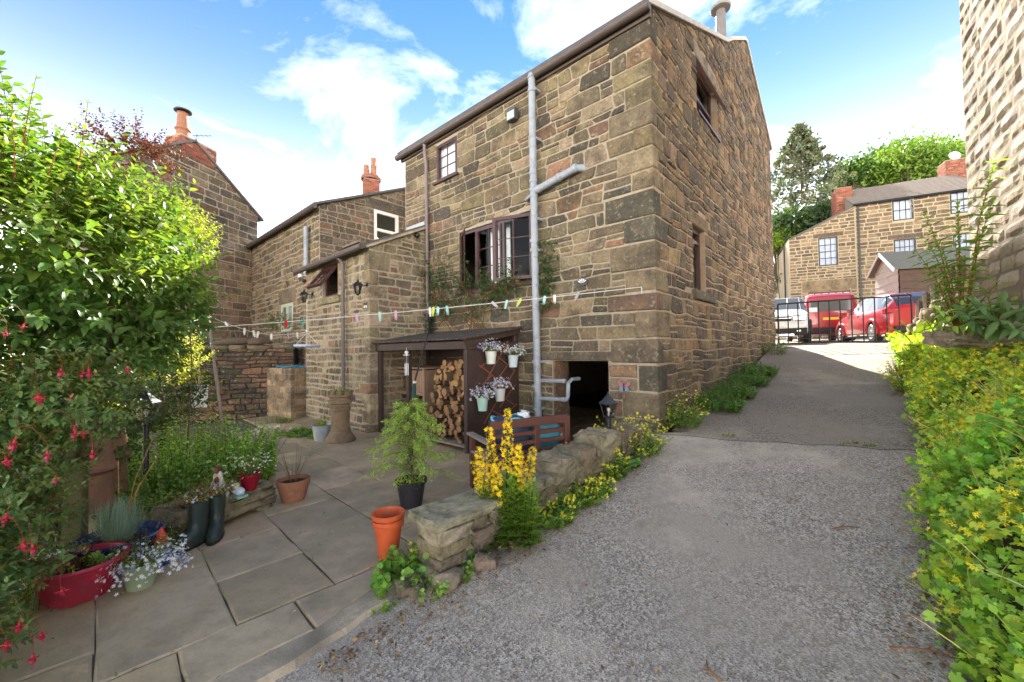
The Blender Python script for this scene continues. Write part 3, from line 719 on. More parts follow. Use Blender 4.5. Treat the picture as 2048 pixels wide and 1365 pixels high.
rubble(SS, gable, FG, 0, HB - .02, sub(qz, rk, .30) + [6.22 + .22 * k for k in range(14)], gtop, [o[:4] for o in gops] + qg + [gl1, gl2, gs2], rk, PAL_G, sl=(.15, .42), mort=.014, wav=.028, prd=.016, split=.3, fade=fade2, slant=.05)
SS.finish()
for nm, o, c, dp in (('lintel', gl1, (.27, .235, .19), .012), ('lintel', gl2, (.23, .165, .11), .012), ('sill', gs2, (.15, .135, .10), .07)):
    mb = MB(); bb = bevel_box((-.14, o[0], o[2] + .004), (dp, o[1], o[3] - .004), rk, .012, .003); mb.col = c; mb.add([v + bb[0] for v in bb[1]], bb[2]); mb.build(nm, STONE, gable)
# roof, verge, gutter
rf = MB()
gp = [(-.14, 5.98)] + GTOP[1:-1] + [(9.5, 7.66)]
for (a, za), (b, zb) in zip(gp, gp[1:]):
    rf.box(0, 1, 0, 1, 0, 1, Matrix(((.03 - HL_ + .1, 0, 0, HL_ - .1), (0, b - a, 0, a), (0, zb - za, .07, za), (0, 0, 0, 1))))
roof = rf.build('roof', SLATE, house)
vg = MB(); VERG = mat('pale_verge', (.45, .42, .37), .8, var=.2, nscale=9)
for (a, za), (b, zb) in zip(gp, gp[1:]): vg.beam((.035, a, za + .045), (.035, b, zb + .045), .03, .075)
vg.build('verge', VERG, roof)
gt = MB(); gt.tube([(HL_ - .16, -.115, 5.95), (-2.9, -.115, 5.945), (.05, -.115, 5.965)], .062, 12); gt.box(HL_ - .1, .03, -.05, -.0, 5.86, 6.02); gt.build('gutter', GUTTER, house, autos=40)
dp = front(857, 300); pipe(house, 'downpipe', [(-4.83, -.11, 5.9), (-4.83, -.10, 5.7), (-4.82, -.075, 5.5), (-4.81, -.075, 1.75)], .036, BROWNPIPE, 10, [((-4.82, -.075, z),) for z in (5.3, 4.85, 3.2, 2.2)])
sp = pipe(house, 'soil_pipe', [(-1.895, -.13, 5.98), (-1.89, -.13, 4.2), (-1.865, -.13, .0)], .058, GREYPIPE, 14, [((-1.893, -.13, z),) for z in (5.93, 5.70, 4.35, 4.22, 4.08, 3.98, 3.25, 3.1, 1.32, .93, .58)], label='tall grey soil pipe')
for z in (5.70, 4.9, 3.6, 3.1, 2.3, 1.32, .58):
    mb = MB(); mb.box(-1.95, -1.80, -.075, .0, z - .02, z + .02); mb.box(-1.945, -1.93, -.135, -.07, z - .018, z + .018); mb.box(-1.82, -1.805, -.135, -.07, z - .018, z + .018); mb.build('bracket', GREYPIPE, sp)
a_ = Vector((-1.88, -.13, 4.05)); b_ = Vector((-1.12, -.09, 4.2)); c_ = Vector((-1.04, .02, 4.21)); dd = (b_ - a_)
pipe(sp, 'branch_pipe', [a_, a_ + dd * .3, b_, c_], .055, GREYPIPE, 12, [(a_ + dd * .12, dd), (a_ + dd * .62, dd), (b_, dd)])
pipe(sp, 'branch_pipe', [(-1.88, -.13, 4.03), (-2.1, -.06, 4.0), (-2.12, .02, 4.0)], .028, GREYPIPE, 8)
for z in (1.02, .74): pipe(sp, 'waste_pipe', [(-1.86, -.13, z), (-1.5, -.11, z + .01), (-1.36, -.10, z + .012)], .03, GREYPIPE, 8, [((-1.62, -.12, z + .005), (1, 0, 0)), ((-1.40, -.10, z + .01), (1, 0, 0))])
pipe(sp, 'waste_pipe', [(-1.36, -.10, .74), (-1.32, -.10, .80), (-1.31, -.10, 1.0), (-1.31, .0, 1.05), (-1.31, .2, 1.05)], .03, GREYPIPE, 8)
# flue
fu = MB(); fu.lathe([(.105, 0), (.105, .9), (.095, .92), (.095, 1.02)], 16, Matrix.Translation((-.18, 4.55, 8.05))); fl_ = fu.build('flue', mat('flue_metal', (.22, .20, .18), .5, var=.15, nscale=9, metal=.3), house, autos=40)
fu = MB(); fu.lathe([(.10, 0), (.20, .03), (.21, .08), (.16, .13), (.05, .17), (.0, .17)], 18, Matrix.Translation((-.18, 4.55, 9.03))); fu.build('cowl', MATS['flue_metal'], fl_, autos=40)
# middle window: three lights, the outer two casements open
w0 = window(house, FF, *WMID, dep=-.085, fw=.06, mull=(-3.42, -2.72), lightbars=False, label='brown three light casement window, outer casements open')
for ch in list(w0.children): bpy.data.objects.remove(ch)
def sash(parent, hinge, wdt, z0, z1, ang, nx=2, nz=3, sgn=1):
    """casement hung at the hinge, swung out by ang"""
    dirv = Vector((sgn * math.cos(ang), -math.sin(ang), 0)); nrm = Vector((math.sin(ang) * sgn, -math.cos(ang), 0)) if sgn > 0 else Vector((-math.sin(ang), -math.cos(ang), 0))
    fr = Frame((hinge, .03, 0), dirv, nrm)
    return window(parent, fr, 0, wdt, z0, z1, dep=0, fw=.055, nx=nx, nz=nz, bw=.012, name='casement')
sash(w0, -3.83, .42, 2.69, 3.78, RAD(32)); sash(w0, -2.0, .72, 2.69, 3.78, RAD(20), sgn=-1)
window(w0, FF, -3.38, -2.76, 2.69, 3.77, dep=-.06, fw=.03, nx=2, nz=3, bw=.012, name='casement')
cu = MB()
for i in range(10): a, b = -3.2 + .05 * i, -3.2 + .05 * (i + 1); cu.quad((a, .2 + .02 * (i % 2), 2.66), (b, .2 + .02 * ((i + 1) % 2), 2.66), (b, .2 + .02 * ((i + 1) % 2), 3.8), (a, .2 + .02 * (i % 2), 3.8))
cu.build('curtain', PLASTERW, w0)
sl_ = MB(); sl_.box(-3.92, -1.92, -.07, .08, 2.585, 2.628); sl_.build('sill', BROWNFRAME, w0)
wu = window(house, FF, *WUP, dep=-.05, fw=.06, nx=2, nz=3, bw=.014, back=PLASTERW, backd=.06, label='small brown window with white blind')
sl_ = MB(); sl_.box(WUP[0] - .06, WUP[1] + .06, -.07, .05, 4.975, 5.018); sl_.build('sill', BROWNFRAME, wu)
wgu = window(house, FG, *GUP, dep=-.16, fw=.06, trans=(5.98,), back=PLASTERW, backd=.3, label='gable window with its top light propped open')
tl = Frame((-.06, 0, 6.44), (0, 1, 0), (1, 0, 0))
for_ = MB()
s0, s1 = GUP[0] + .02, GUP[1] - .02
def hang(s, t, d=0): a = RAD(24); return Vector((-.05 + math.sin(a) * t + math.cos(a) * d, s, 6.45 - math.cos(a) * t + math.sin(a) * d))
for a, b, c, d in ((s0, s1, 0, .05), (s0, s1, .40, .45), (s0, s0 + .05, .05, .40), (s1 - .05, s1, .05, .40)):
    vs = [hang(x, t, e) for e in (0, .045) for x, t in ((a, c), (b, c), (b, d), (a, d))]; for_.add(vs, [(0, 1, 2, 3), (7, 6, 5, 4), (0, 4, 5, 1), (1, 5, 6, 2), (2, 6, 7, 3), (3, 7, 4, 0)])
cs = for_.build('casement', BROWNFRAME, wgu)
pn = MB(); pn.quad(hang(s0 + .05, .05, .02), hang(s1 - .05, .05, .02), hang(s1 - .05, .40, .02), hang(s0 + .05, .40, .02)); pn.build('pane', GLASS, cs)
sl_ = MB(); sl_.box(-.1, .05, GUP[0] - .03, GUP[1] + .03, 5.48, 5.518); sl_.build('sill', BROWNFRAME, wgu)
window(house, FG, *GLO, dep=-.14, fw=.06, trans=(3.3,), back=PLASTERW, backd=.14, label='narrow dark framed window in the gable')
# flood lamp box under the eaves
fb = MB(); bbox(fb, (-2.46, -.13, 5.42), (-2.27, -.03, 5.62), bev=.01); fo = fb.build('floodlight', mat('floodlight_body', (.07, .07, .07), .5), house)
fb = MB(); fb.quad((-2.445, -.132, 5.435), (-2.285, -.132, 5.435), (-2.285, -.132, 5.57), (-2.445, -.132, 5.57)); fb.build('lens', mat('floodlight_lens', (.42, .47, .45), .2), fo)

# ================================================================== lean-to with the propped window
lean = thing('lean_to', 'small rubble stone lean-to with propped open window and brown downpipe', 'outbuilding', CORNER, TH)
LX1, LX0, LY = -4.90, -7.88, -1.34
FL = Frame((0, LY, 0), (1, 0, 0), (0, -1, 0)); FLR = Frame((LX1, 0, 0), (0, 1, 0), (1, 0, 0)); FLL = Frame((LX0, 0, 0), (0, -1, 0), (-1, 0, 0))
lt = lambda s: interp(s, [(LY, 3.50), (0, 4.14)])
a_ = front(652, 545, LY); b_ = front(684, 590, LY); LW = (-6.95, -6.2, 2.72, 3.40)
mb = MB(); panel(mb, FL, LX0, LX1, -.3, lambda s: 3.5, [LW + (.14,)]); lwall = mb.build('wall', MORTAR, lean)
mb = MB(); panel(mb, FLR, LY, 0, -.3, lt, []); lwr = mb.build('wall', MORTAR, lean)
mb = MB(); mb.quad((LX0, LY, -.3), (LX0, 0, -.3), (LX0, 0, 4.1), (LX0, LY, 3.5)); mb.build('wall', MORTAR, lean)
mb = MB(); mb.box(LX0, LX1, .0, .02, 2.3, 4.1); mb.box(LX0, LX1, LY + .5, .0, 2.28, 2.3); mb.build('lining', mat('pale_lining', (.5, .5, .42), .8), lean)
SS = StoneSet(lean, 300); rl = random.Random(33); lq = [-.1]
while lq[-1] < 3.2: lq.append(lq[-1] + rl.uniform(.2, .3))
lq[-1] = 3.45; lqo = []
for k, (a, b) in enumerate(zip(lq, lq[1:])):
    lx, ly = (rl.uniform(.25, .4), rl.uniform(.14, .22)) if k % 2 else (rl.uniform(.12, .2), rl.uniform(.28, .45))
    lqo.append((lx, ly, a, b)); SS.put(lwall, bevel_box((LX1 - lx, LY - .012, a + .01), (LX1 + .012, LY + ly, b - .01), rl, .018, .012), PAL_L(rl), STONE, False, 'quoin')
LS = (LW[0] - .1, LW[1] + .12, LW[2] - .16, LW[2])
rubble(SS, lwall, FL, LX0 + .01, LX1, sub(lq, rl, .21), lambda s: 3.48, [LW, LS] + [(LX1 - a, LX1 + .1, c, d) for a, b, c, d in lqo], rl, PAL_L, sl=(.11, .32), mort=.028, wav=.02, prd=.012, split=.15, slant=.04)
rubble(SS, lwr, FLR, LY, 0, sub(lq, rl, .21) + [3.62, 3.78, 3.95, 4.15], lt, [(LY - .1, LY + b, c, d) for a, b, c, d in lqo], rl, pal_mix([(5, (.27, .225, .145)), (3, (.2, .165, .115)), (1.5, (.26, .16, .11)), (2, (.33, .27, .18))]), sl=(.14, .42), mort=.022, wav=.02, prd=.012, split=.2, slant=.04)
SS.finish()
mb = MB(); bb = bevel_box((LS[0], LY - .06, LS[2] + .005), (LS[1], LY + .1, LS[3] - .004), rl, .012, .004); mb.col = (.29, .25, .15); mb.add([v + bb[0] for v in bb[1]], bb[2]); mb.build('sill', STONE, lwall)
rf = MB(); rf.box(0, 1, 0, 1, 0, 1, Matrix(((LX1 - LX0 + .2, 0, 0, LX0 - .12), (0, -LY + .16, 0, LY - .16), (0, .72, .06, 3.455), (0, 0, 0, 1)))); lroof = rf.build('roof', SLATE, lean)
mb = MB(); mb.beam((LX1 + .03, LY - .1, 3.47), (LX1 + .03, -.02, 4.165), .10, .05); mb.build('verge', KERB, lroof)
mb = MB(); mb.tube([(LX0 - .15, LY - .19, 3.43), (LX1 + .1, LY - .19, 3.46)], .055, 10); mb.build('gutter', GUTTER, lean, autos=40)
mb = MB(); mb.box(-5.5, -4.86, -.12, -.02, 4.16, 4.26, Matrix.Rotation(0, 4, 'X')); mb.build('flashing', LEAD, lroof)
mb = MB(); mb.col = (.24, .2, .15); bbox(mb, (-7.1, -.75, 3.75), (-6.45, -.35, 3.98)); mb.box(-7.16, -6.39, -.8, -.3, 3.98, 4.03); mb.build('roof_vent', STONE, lroof)
pipe(lean, 'downpipe', [(-5.82, LY - .19, 3.43), (-5.80, LY - .08, 3.3), (-5.80, LY - .08, .55)], .035, mat('lilac_brown_pipe', (.13, .105, .105), .45, var=.1), 10, [((-5.80, LY - .08, z),) for z in (3.2, 2.35, .62)])
lw = window(lean, FL, *LW, dep=-.12, fw=.06, label='small brown window with its sash propped open')
for ch in list(lw.children): bpy.data.objects.remove(ch)
A = RAD(38)
fs_ = Frame((0, LY, 0), (1, 0, 0), (0, -1, 0))
class Hung(Frame):
    def __init__(s, y, z): s.y = y; s.z = z
    def __call__(s, a, t, d=0): return Vector((a, s.y - math.sin(A) * (s.z - t) - math.cos(A) * d, s.z - math.cos(A) * (s.z - t) + math.sin(A) * d))
window(lw, Hung(LY + .04, LW[3] - .05), LW[0] + .03, LW[1] - .03, LW[2] + .04, LW[3] - .05, dep=0, fw=.06, nx=2, nz=2, bw=.02, name='casement')

# ================================================================== wing behind the lean-to
wing = thing('rear_wing', 'two storey stone wing with green casement window and white side window', 'house', CORNER, TH)
WX1, WX0, WY = -7.87, -13.6, -1.03
FW = Frame((0, WY, 0), (1, 0, 0), (0, -1, 0)); FWR = Frame((WX1, 0, 0), (0, 1, 0), (1, 0, 0))
wt = lambda s: interp(s, [(WY, 5.12), (1.45, 6.26), (2.9, 6.93), (5.6, 5.7)])
a_, b_, c_ = front(562, 612, WY), front(586, 604, WY), front(562, 664, WY); WG = (a_.x, b_.x, c_.z, a_.z + .02)
p1, p2, p3 = side(748, 418, WX1), side(797, 432, WX1), side(748, 500, WX1); WWR = (p1.y, p2.y, p3.z, (p1.z + p2.z) / 2)
mb = MB(); panel(mb, FW, WX0, WX1, -.3, lambda s: 5.12, [WG + (.12,)]); ww = mb.build('wall', MORTAR, wing)
mb = MB(); panel(mb, FWR, WY, 5.6, -.3, wt, [WWR + (.12,)], extra=(1.45, 2.9)); wwr = mb.build('wall', mat('dark_mortar', (.27, .22, .16), .95, var=.2, nscale=8, bump=.5, bscale=80), wing)  # side wall mortar, a darker tone than on the wing's front
SS = StoneSet(wing, 300); rw = random.Random(44)
WLN = (WG[0] - .15, WG[1] + .2, WG[3], WG[3] + .42); WLR = (WWR[0] - .25, WWR[1] + .25, WWR[3], WWR[3] + .3)
rubble(SS, ww, FW, WX0, WX1, courses(rw, -.1, 5.1, (.12, .22)), lambda s: 5.1, [WG, WLN], rw, PAL_W, sl=(.12, .36), mort=.026, wav=.03, prd=.012, split=.15, slant=.05)
rubble(SS, wwr, FWR, WY, 3.2, courses(rw, 3.4, 6.9, (.11, .2)), wt, [WWR, WLR], rw, PAL_D, sl=(.14, .4), mort=.014, wav=.02, prd=.012, split=.2, slant=.04)
SS.finish()
for fr_, o, wl, c in ((FW, WLN, ww, (.22, .17, .12)), (FWR, WLR, wwr, (.13, .11, .09))):
    mb = MB(); mb.col = c; P_ = [(o[0], o[2] + .006), (o[1], o[2] + .006), (o[1], o[3]), (o[0], o[3])]; s_ = stone_mesh(P_, fr_, .014, rw); mb.add([v + s_[0] for v in s_[1]], s_[2]); mb.build('lintel', STONE, wl)
window(wing, FW, *WG, dep=-.06, fw=.09, mull=((WG[0] + WG[1]) / 2,), fm=mat('sage_paint', (.48, .52, .40), .5, var=.08), back=None, label='pale green two light casement window')
window(wing, FWR, *WWR, dep=-.06, fw=.085, trans=(lerp(WWR[2], WWR[3], .52),), fm=WHITEP, back=None, label='white painted side window')
rf = MB()
for (a, za), (b, zb) in (((WY - .15, 5.1), (2.9, 6.93)), ((2.9, 6.93), (5.7, 5.65))): rf.box(0, 1, 0, 1, 0, 1, Matrix(((WX1 - WX0 + .14, 0, 0, WX0 - .1), (0, b - a, 0, a), (0, zb - za, .06, za), (0, 0, 0, 1))))
wr_ = rf.build('roof', SLATE, wing)
mb = MB(); mb.tube([(WX0, WY - .15, 5.06), (WX1 + .1, WY - .15, 5.06)], .06, 10); mb.build('gutter', GUTTER, wing, autos=40)
p_ = front(620, 456, WY); q_ = front(620, 528, WY); pipe(wing, 'vent_pipe', [(p_.x, WY - .1, p_.z), (q_.x, WY - .1, q_.z - .3)], .055, GREYPIPE, 10, [((p_.x, WY - .1, p_.z - .35),)])
pipe(wing, 'downpipe', [(WX0 + .18, WY - .1, 5.0), (WX0 + .18, WY - .08, 1.6)], .045, GUTTER, 8)
mb = MB(); mb.box(WX0, WX1 - .3, 1.5, 1.55, 0, 5); mb.box(WX0, WX1 - .3, WY + .3, 1.5, 2.0, 2.05); mb.build('floor', DARKROOM, wing)

# ================================================================== neighbour's gable on the left
GD = Vector((.21, 1, 0)).normalized(); GN = Vector((GD.y, -GD.x, 0))
go = at(512, 600, 13.35); go.z = 0
def lp(u, v):
    d = ray(u, v); t = (go - ORG).dot(GN) / d.dot(GN); p = ORG + d * t; return (p - go).dot(GD), p.z
nb_ = thing('gable_house', 'sooty ashlar stone gable end with brick chimney stack', 'house', go)
FN = Frame((0, 0, 0), GD, GN)
e0 = lp(520, 441); e1 = lp(424, 327); sr = e1[0] - .55; zr = e1[1] + (e1[1] - e0[1]) / (e1[0] - e0[0]) * -.55
slope = (e1[1] - e0[1]) / (e0[0] - e1[0]); NT = [(sr - 4, zr - 4 * slope), (sr, zr), (.25, e0[1] - .02)]
nt_ = lambda s: interp(s, NT)
nt0 = nt_(sr)
CHS = (sr + .15 - .525, sr + .15 + .525); ntc = lambda s: min(nt_(s), e1[1] - .12) if CHS[0] - .03 < s < CHS[1] + .03 else nt_(s)
mb = MB(); panel(mb, FN, sr - 3.4, .06, -.3, ntc, [], extra=(sr, CHS[0] - .031, CHS[0] - .029, CHS[1] + .029, CHS[1] + .031)); nw = mb.build('wall', mat('grey_mortar', (.33, .27, .19), .95, var=.2, nscale=8, bump=.5, bscale=80), nb_)
SS = StoneSet(nb_, 300); rn = random.Random(55)
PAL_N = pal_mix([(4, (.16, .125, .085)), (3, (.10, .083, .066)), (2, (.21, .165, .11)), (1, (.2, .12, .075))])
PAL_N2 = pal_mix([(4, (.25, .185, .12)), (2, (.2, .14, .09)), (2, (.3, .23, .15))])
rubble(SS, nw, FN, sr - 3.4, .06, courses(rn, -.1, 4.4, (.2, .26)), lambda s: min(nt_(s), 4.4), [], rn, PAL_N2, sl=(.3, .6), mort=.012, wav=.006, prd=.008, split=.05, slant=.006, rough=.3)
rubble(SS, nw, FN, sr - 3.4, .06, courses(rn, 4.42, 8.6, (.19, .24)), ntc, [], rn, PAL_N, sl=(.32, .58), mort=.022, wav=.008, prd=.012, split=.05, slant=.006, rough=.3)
SS.finish()
rf = MB()
for (a, za), (b, zb) in zip(NT, NT[1:]):
    p, q = FN(a, za, .07), FN(b, zb, .07); r_, s_ = FN(b, zb, -7), FN(a, za, -7); up = Vector((0, 0, .07)); rf.add([p, q, r_, s_, p + up, q + up, r_ + up, s_ + up], [(0, 1, 2, 3), (4, 7, 6, 5), (0, 4, 5, 1), (1, 5, 6, 2), (2, 6, 7, 3), (3, 7, 4, 0)])
nroof = rf.build('roof', SLATE, nb_)
def brick_stack(parent, M, w, d, h, r, bl=.215, bh=.075, name='chimney', max_parts=200, cap=True, flat=False):
    """brick chimney: mortar core, every brick its own piece"""
    mb = MB(); mb.box(-w / 2 + .006, w / 2 - .006, -d / 2 + .006, d / 2 - .006, 0, h - .004, M); core = mb.build(name, MATS['grey_mortar'], parent)
    k = 0; n = int(h / bh); rest = MB()
    for i in range(n):
        for (axis, L, sgn) in ((0, w, -1), (0, w, 1), (1, d, -1), (1, d, 1)):
            x = -L / 2 + (0 if i % 2 else -bl / 2)
            while x < L / 2 - .01:
                a, b = max(-L / 2, x) + .004, min(L / 2, x + bl) - .004; x += bl
                if b - a < .04: continue
                e = (d if axis == 0 else w) / 2
                if axis == 0: lo = (a, sgn * e - (.0 if sgn > 0 else .004) - (.03 if sgn > 0 else 0), i * bh + .004); hi = (b, sgn * e + (.004 if sgn > 0 else .03), (i + 1) * bh - .004)
                else: lo = (sgn * e - (.03 if sgn > 0 else .004), a, i * bh + .004); hi = (sgn * e + (.004 if sgn > 0 else .03), b, (i + 1) * bh - .004)
                mb = rest if flat else MB(); mb.col = BRK(r); mb.box(*[v for pr in zip(lo, hi) for v in pr], M)
                if not flat: mb.build('brick', BRICK, core)
                k += 1
    if flat: o = rest.build('brick_facing', BRICK, core); o['kind'] = 'stuff'
    return core
cs0 = lp(395, 330); cz0 = e1[1] - .14
ctr = FN(sr + .15, 0, -.255); Mc = Matrix.Translation((ctr.x, ctr.y, cz0)) @ Matrix.Rotation(math.atan2(GD.y, GD.x), 4, 'Z')
cw = lp(424, 300)[0] - lp(352, 300)[0]
chtop = lp(390, 281)[1]
stk = brick_stack(nb_, Mc, 1.05, .56, chtop - cz0, rn)
pp = FN(sr - .1, chtop, -.28); ptop = lp(377, 222)[1]
mb = MB(); H_ = ptop - chtop; mb.lathe([(.15, -.05), (.155, .3 * H_), (.19, .34 * H_), (.19, .39 * H_), (.15, .42 * H_), (.12, .97 * H_), (.145, H_)], 16, Matrix.Translation(pp)); po_ = mb.build('chimney_pot', TERRA, stk, autos=40)
mb = MB(); mb.lathe([(.02, H_ + .02), (.21, H_ + .04), (.22, H_ + .07), (.12, H_ + .1), (0, H_ + .11)], 16, Matrix.Translation(pp)); mb.build('cowl', BLACK, po_, autos=40)
mb = MB(); q = FN(sr + .25, chtop + .02, -.2); mb.tube([q, q + Vector((0, 0, .3))], .012, 5); mb.tube([q + Vector((-.1, 0, .26)), q + Vector((.35, .1, .30))], .009, 5)
for k in range(5): c = q + Vector((-.1, 0, .26)).lerp(Vector((.35, .1, .30)), k / 4); mb.tube([c + Vector((.02, -.1, 0)), c + Vector((-.02, .1, 0))], .007, 4)
mb.build('aerial', BLACK, stk)

# chimney of the house behind
bh_ = thing('brick_chimney', 'red brick chimney stack with two clay pots above the wing roof', 'chimney', at(742, 392, 16.5))
bc = at(742, 392, 16.5); hgt = at(742, 362, 16.5).z - bc.z
brick_stack(bh_, Matrix.Translation((0, 0, -1.2)) @ Matrix.Rotation(.5, 4, 'Z'), .62, .5, hgt + 1.2, rn)
mb = MB(); mb.col = (.25, .11, .08); mb.lathe([(.40, hgt), (.42, hgt + .08), (.38, hgt + .16), (.12, hgt + .3), (0, hgt + .3)], 14); mb.build('capping', BRICK, bh_)
for dx, hh, c in ((-.17, .42, TERRA), (.14, .72, TERRA)):
    mb = MB(); mb.lathe([(.12, hgt + .2), (.12, hgt + .2 + hh * .5), (.135, hgt + .2 + hh * .55), (.105, hgt + .2 + hh * .6), (.11, hgt + .2 + hh)], 12, Matrix.Translation((dx, -.05, 0))); mb.build('chimney_pot', c, bh_, autos=40)

# ================================================================== rock-faced building on the right
ro = at(1931, 300, 5.5); ro.z = 0
RD = Vector((.577, .817, 0)); RN = Vector((-.817, .577, 0))
rb = thing('rock_faced_building', 'tall building of pale rock-faced stone blocks in level courses', 'building', ro)
FR = Frame((0, 0, 0), -RD, RN)
mb = MB(); panel(mb, FR, 0, 4.5, .6, lambda s: 8.5, []); 
mb.quad(FR(0, .6), FR(0, .6, -5), FR(0, 8.5, -5), FR(0, 8.5)); mb.quad(FR(0, 8.5), FR(4.5, 8.5), FR(4.5, 8.5, -5), FR(0, 8.5, -5)); rwl = mb.build('wall', mat('grey_joint', (.22, .18, .13), .95, var=.2), rb)
SS = StoneSet(rb, 300); rr = random.Random(66)
rubble(SS, rwl, FR, 0, 4.5, courses(rr, .7, 8.4, (.165, .2)), lambda s: 8.5, [], rr, PAL_R, sl=(.28, .6), mort=.012, wav=.002, prd=.022, split=0, slant=0, rock=True, mt=ROCK)
FR2 = Frame((0, 0, 0), RN * -1, RD)
rubble(SS, rwl, FR2, 0, 2.0, courses(rr, .7, 8.4, (.165, .2)), lambda s: 8.5, [], rr, PAL_R, sl=(.2, .48), mort=.012, wav=.002, prd=.03, split=0, slant=0, rock=True, mt=ROCK)
SS.finish()

# ================================================================== far house beyond the yard
FD = Vector((.893, -.449, 0)).normalized(); FNN = Vector((-FD.y * -1, FD.x * -1, 0)) ; FNN = Vector((FD.y, -FD.x, 0))
fo_ = at(1716, 600, 24.0); fo_.z = 0
def fp(u, v, d=0.0):
    o = fo_ + FNN * d; r_ = ray(u, v); t = (o - ORG).dot(FNN) / r_.dot(FNN); p = ORG + r_ * t; return (p - fo_).dot(FD), p.z
far = thing('far_house', 'brown coursed stone house with multi-pane windows and grey tiled roof', 'house', fo_)
FX = Frame((0, 0, 0), FD, FNN)
def rect(u0, v0, u1, v1): a, b = fp(u0, (v0 + v0) / 2), fp(u1, v1); return (min(a[0], b[0]), max(a[0], b[0]), min(a[1], b[1]), max(a[1], b[1]))
W1 = rect(1636, 477, 1677, 530); W2 = rect(1784, 402, 1828, 438); W3 = rect(1899, 386, 1945, 424); W4 = rect(1787, 480, 1834, 522); W5 = rect(1905, 468, 1950, 510); GR = rect(1616, 586, 1704, 650)
xl = fp(1578, 500)[0]; xr = fp(1975, 400)[0]; te = fp(1716, 409)[1]; tl_ = fp(1578, 481)[1]
ft = lambda s: te if s >= 0 else lerp(te - .12, tl_, s / xl)
mb = MB(); panel(mb, FX, xl, 0, .8, ft, [W1 + (.1,), GR + (.12,)]); panel(mb, FX, 0, xr, .8, lambda s: te, [W2 + (.1,), W3 + (.1,), W4 + (.1,), W5 + (.1,)])
mb.quad(FX(xl, .8), FX(xl, tl_), FX(xl, tl_ - .2, -6), FX(xl, .8, -6)); mb.quad(FX(0, .8), FX(0, te), FX(0, te, -5), FX(0, .8, -5)); fw_ = mb.build('wall', mat('far_mortar', (.40, .32, .21), .95, var=.15, nscale=4), far)
SS = StoneSet(far, 300); rf_ = random.Random(77)
lint1 = (W1[0] - .25, W1[1] + .3, W1[3], W1[3] + .28); lint4 = (W4[0] - .25, W4[1] + .3, W4[3], W4[3] + .28); lg = (GR[0] - .3, GR[1] + .3, GR[3], GR[3] + .75)
rubble(SS, fw_, FX, xl, -.02, courses(rf_, .9, te, (.18, .25)), ft, [W1, lint1, GR, lg], rf_, PAL_B, sl=(.25, .62), mort=.045, wav=.02, prd=.012, split=.04, slant=.03)
rubble(SS, fw_, FX, .02, xr, courses(rf_, .9, te, (.2, .26)), lambda s: te, [W2, W3, W4, W5, lint4], rf_, PAL_B, sl=(.3, .66), mort=.04, wav=.012, prd=.012, split=.04, slant=.02)
SS.finish()
FRB = mat('black_window_paint', (.02, .021, .025), .45); NETC = mat('net_curtain', (.62, .66, .72), .8, var=.12, nscale=4)
for o, nx, nz in ((W1, 3, 4), (W2, 3, 2), (W3, 3, 3), (W4, 4, 3), (W5, 3, 3)): window(far, FX, *o, dep=-.06, fw=.07, nx=nx, nz=nz, bw=.035, fm=FRB, gm=glass_mat('clear_pane', (.9, .92, .95), .25), back=NETC, backd=.08)
for o, c in ((lint1, (.12, .09, .065)), (lint4, (.13, .095, .07)), (lg, (.26, .2, .12))):
    mb = MB(); mb.col = c; s_ = stone_mesh([(o[0], o[2] + .006), (o[1], o[2] + .006), (o[1], o[3]), (o[0], o[3])], FX, .015, rf_); mb.add([v + s_[0] for v in s_[1]], s_[2]); mb.build('lintel', STONE, fw_)
gd_ = MB(); gd_.box(0, 1, 0, 1, 0, 1, Matrix((((GR[1] - GR[0]) * FD.x, -.04 * FNN.x, 0, FX(GR[0], 0, -.1).x), ((GR[1] - GR[0]) * FD.y, -.04 * FNN.y, 0, FX(GR[0], 0, -.1).y), (0, 0, GR[3] - GR[2], GR[2]), (0, 0, 0, 1)))); gdo = gd_.build('garage_door', mat('maroon_door', (.16, .05, .045), .5), far)
for k in range(6):
    a, b = lerp(GR[0], GR[1], (k + .12) / 6), lerp(GR[0], GR[1], (k + .88) / 6); mb = MB(); mb.quad(FX(a, GR[3] - .42, -.09), FX(b, GR[3] - .42, -.09), FX(b, GR[3] - .1, -.09), FX(a, GR[3] - .1, -.09)); mb.build('pane', NETC, gdo)
pipe(far, 'downpipe', [FX(.12, te - .1, .1), FX(.14, 1.6, .08)], .05, BLACK, 8)
pipe(far, 'downpipe', [FX(xl - .0, tl_ - .1, -1.2) - FD * .1, FX(xl, 1.6, -1.2) - FD * .1], .05, BLACK, 8)
# stepped tile roof
TILE = mat('grey_brown_tile', (.17, .14, .115), .85, var=.2, nscale=7)
rl_, rt_ = fp(1700, 380, -3.2), fp(1905, 352, -3.2); zr2 = fp(1800, 366, -3.2)[1]
mb = MB(); nT = 13
for k in range(nT):
    t0, t1 = k / nT, (k + 1) / nT; z0, z1 = lerp(te - .05, zr2, t0), lerp(te - .05, zr2, t1)
    d0, d1 = lerp(.2, -3.2, t0), lerp(.2, -3.2, t1); a0, a1 = -.12, -.12; b = xr
    mb.quad(FX(a0, z0 + .06, d0), FX(b, z0 + .06, d0), FX(b, z1 + .015, d1), FX(a1, z1 + .015, d1)); mb.quad(FX(a0, z0 - .02, d0), FX(b, z0 - .02, d0), FX(b, z0 + .06, d0), FX(a0, z0 + .06, d0))
mb.quad(FX(-.12, te - .05, .2), FX(-.12, zr2, -3.2), FX(-.12, te - .05, -6.6), FX(-.12, te - .4, -3)); mb.quad(FX(-.12, zr2 + .03, -3.2), FX(xr, zr2 + .03, -3.2), FX(xr, te, -6.6), FX(-.12, te, -6.6))
fr_ = mb.build('roof', TILE, far)
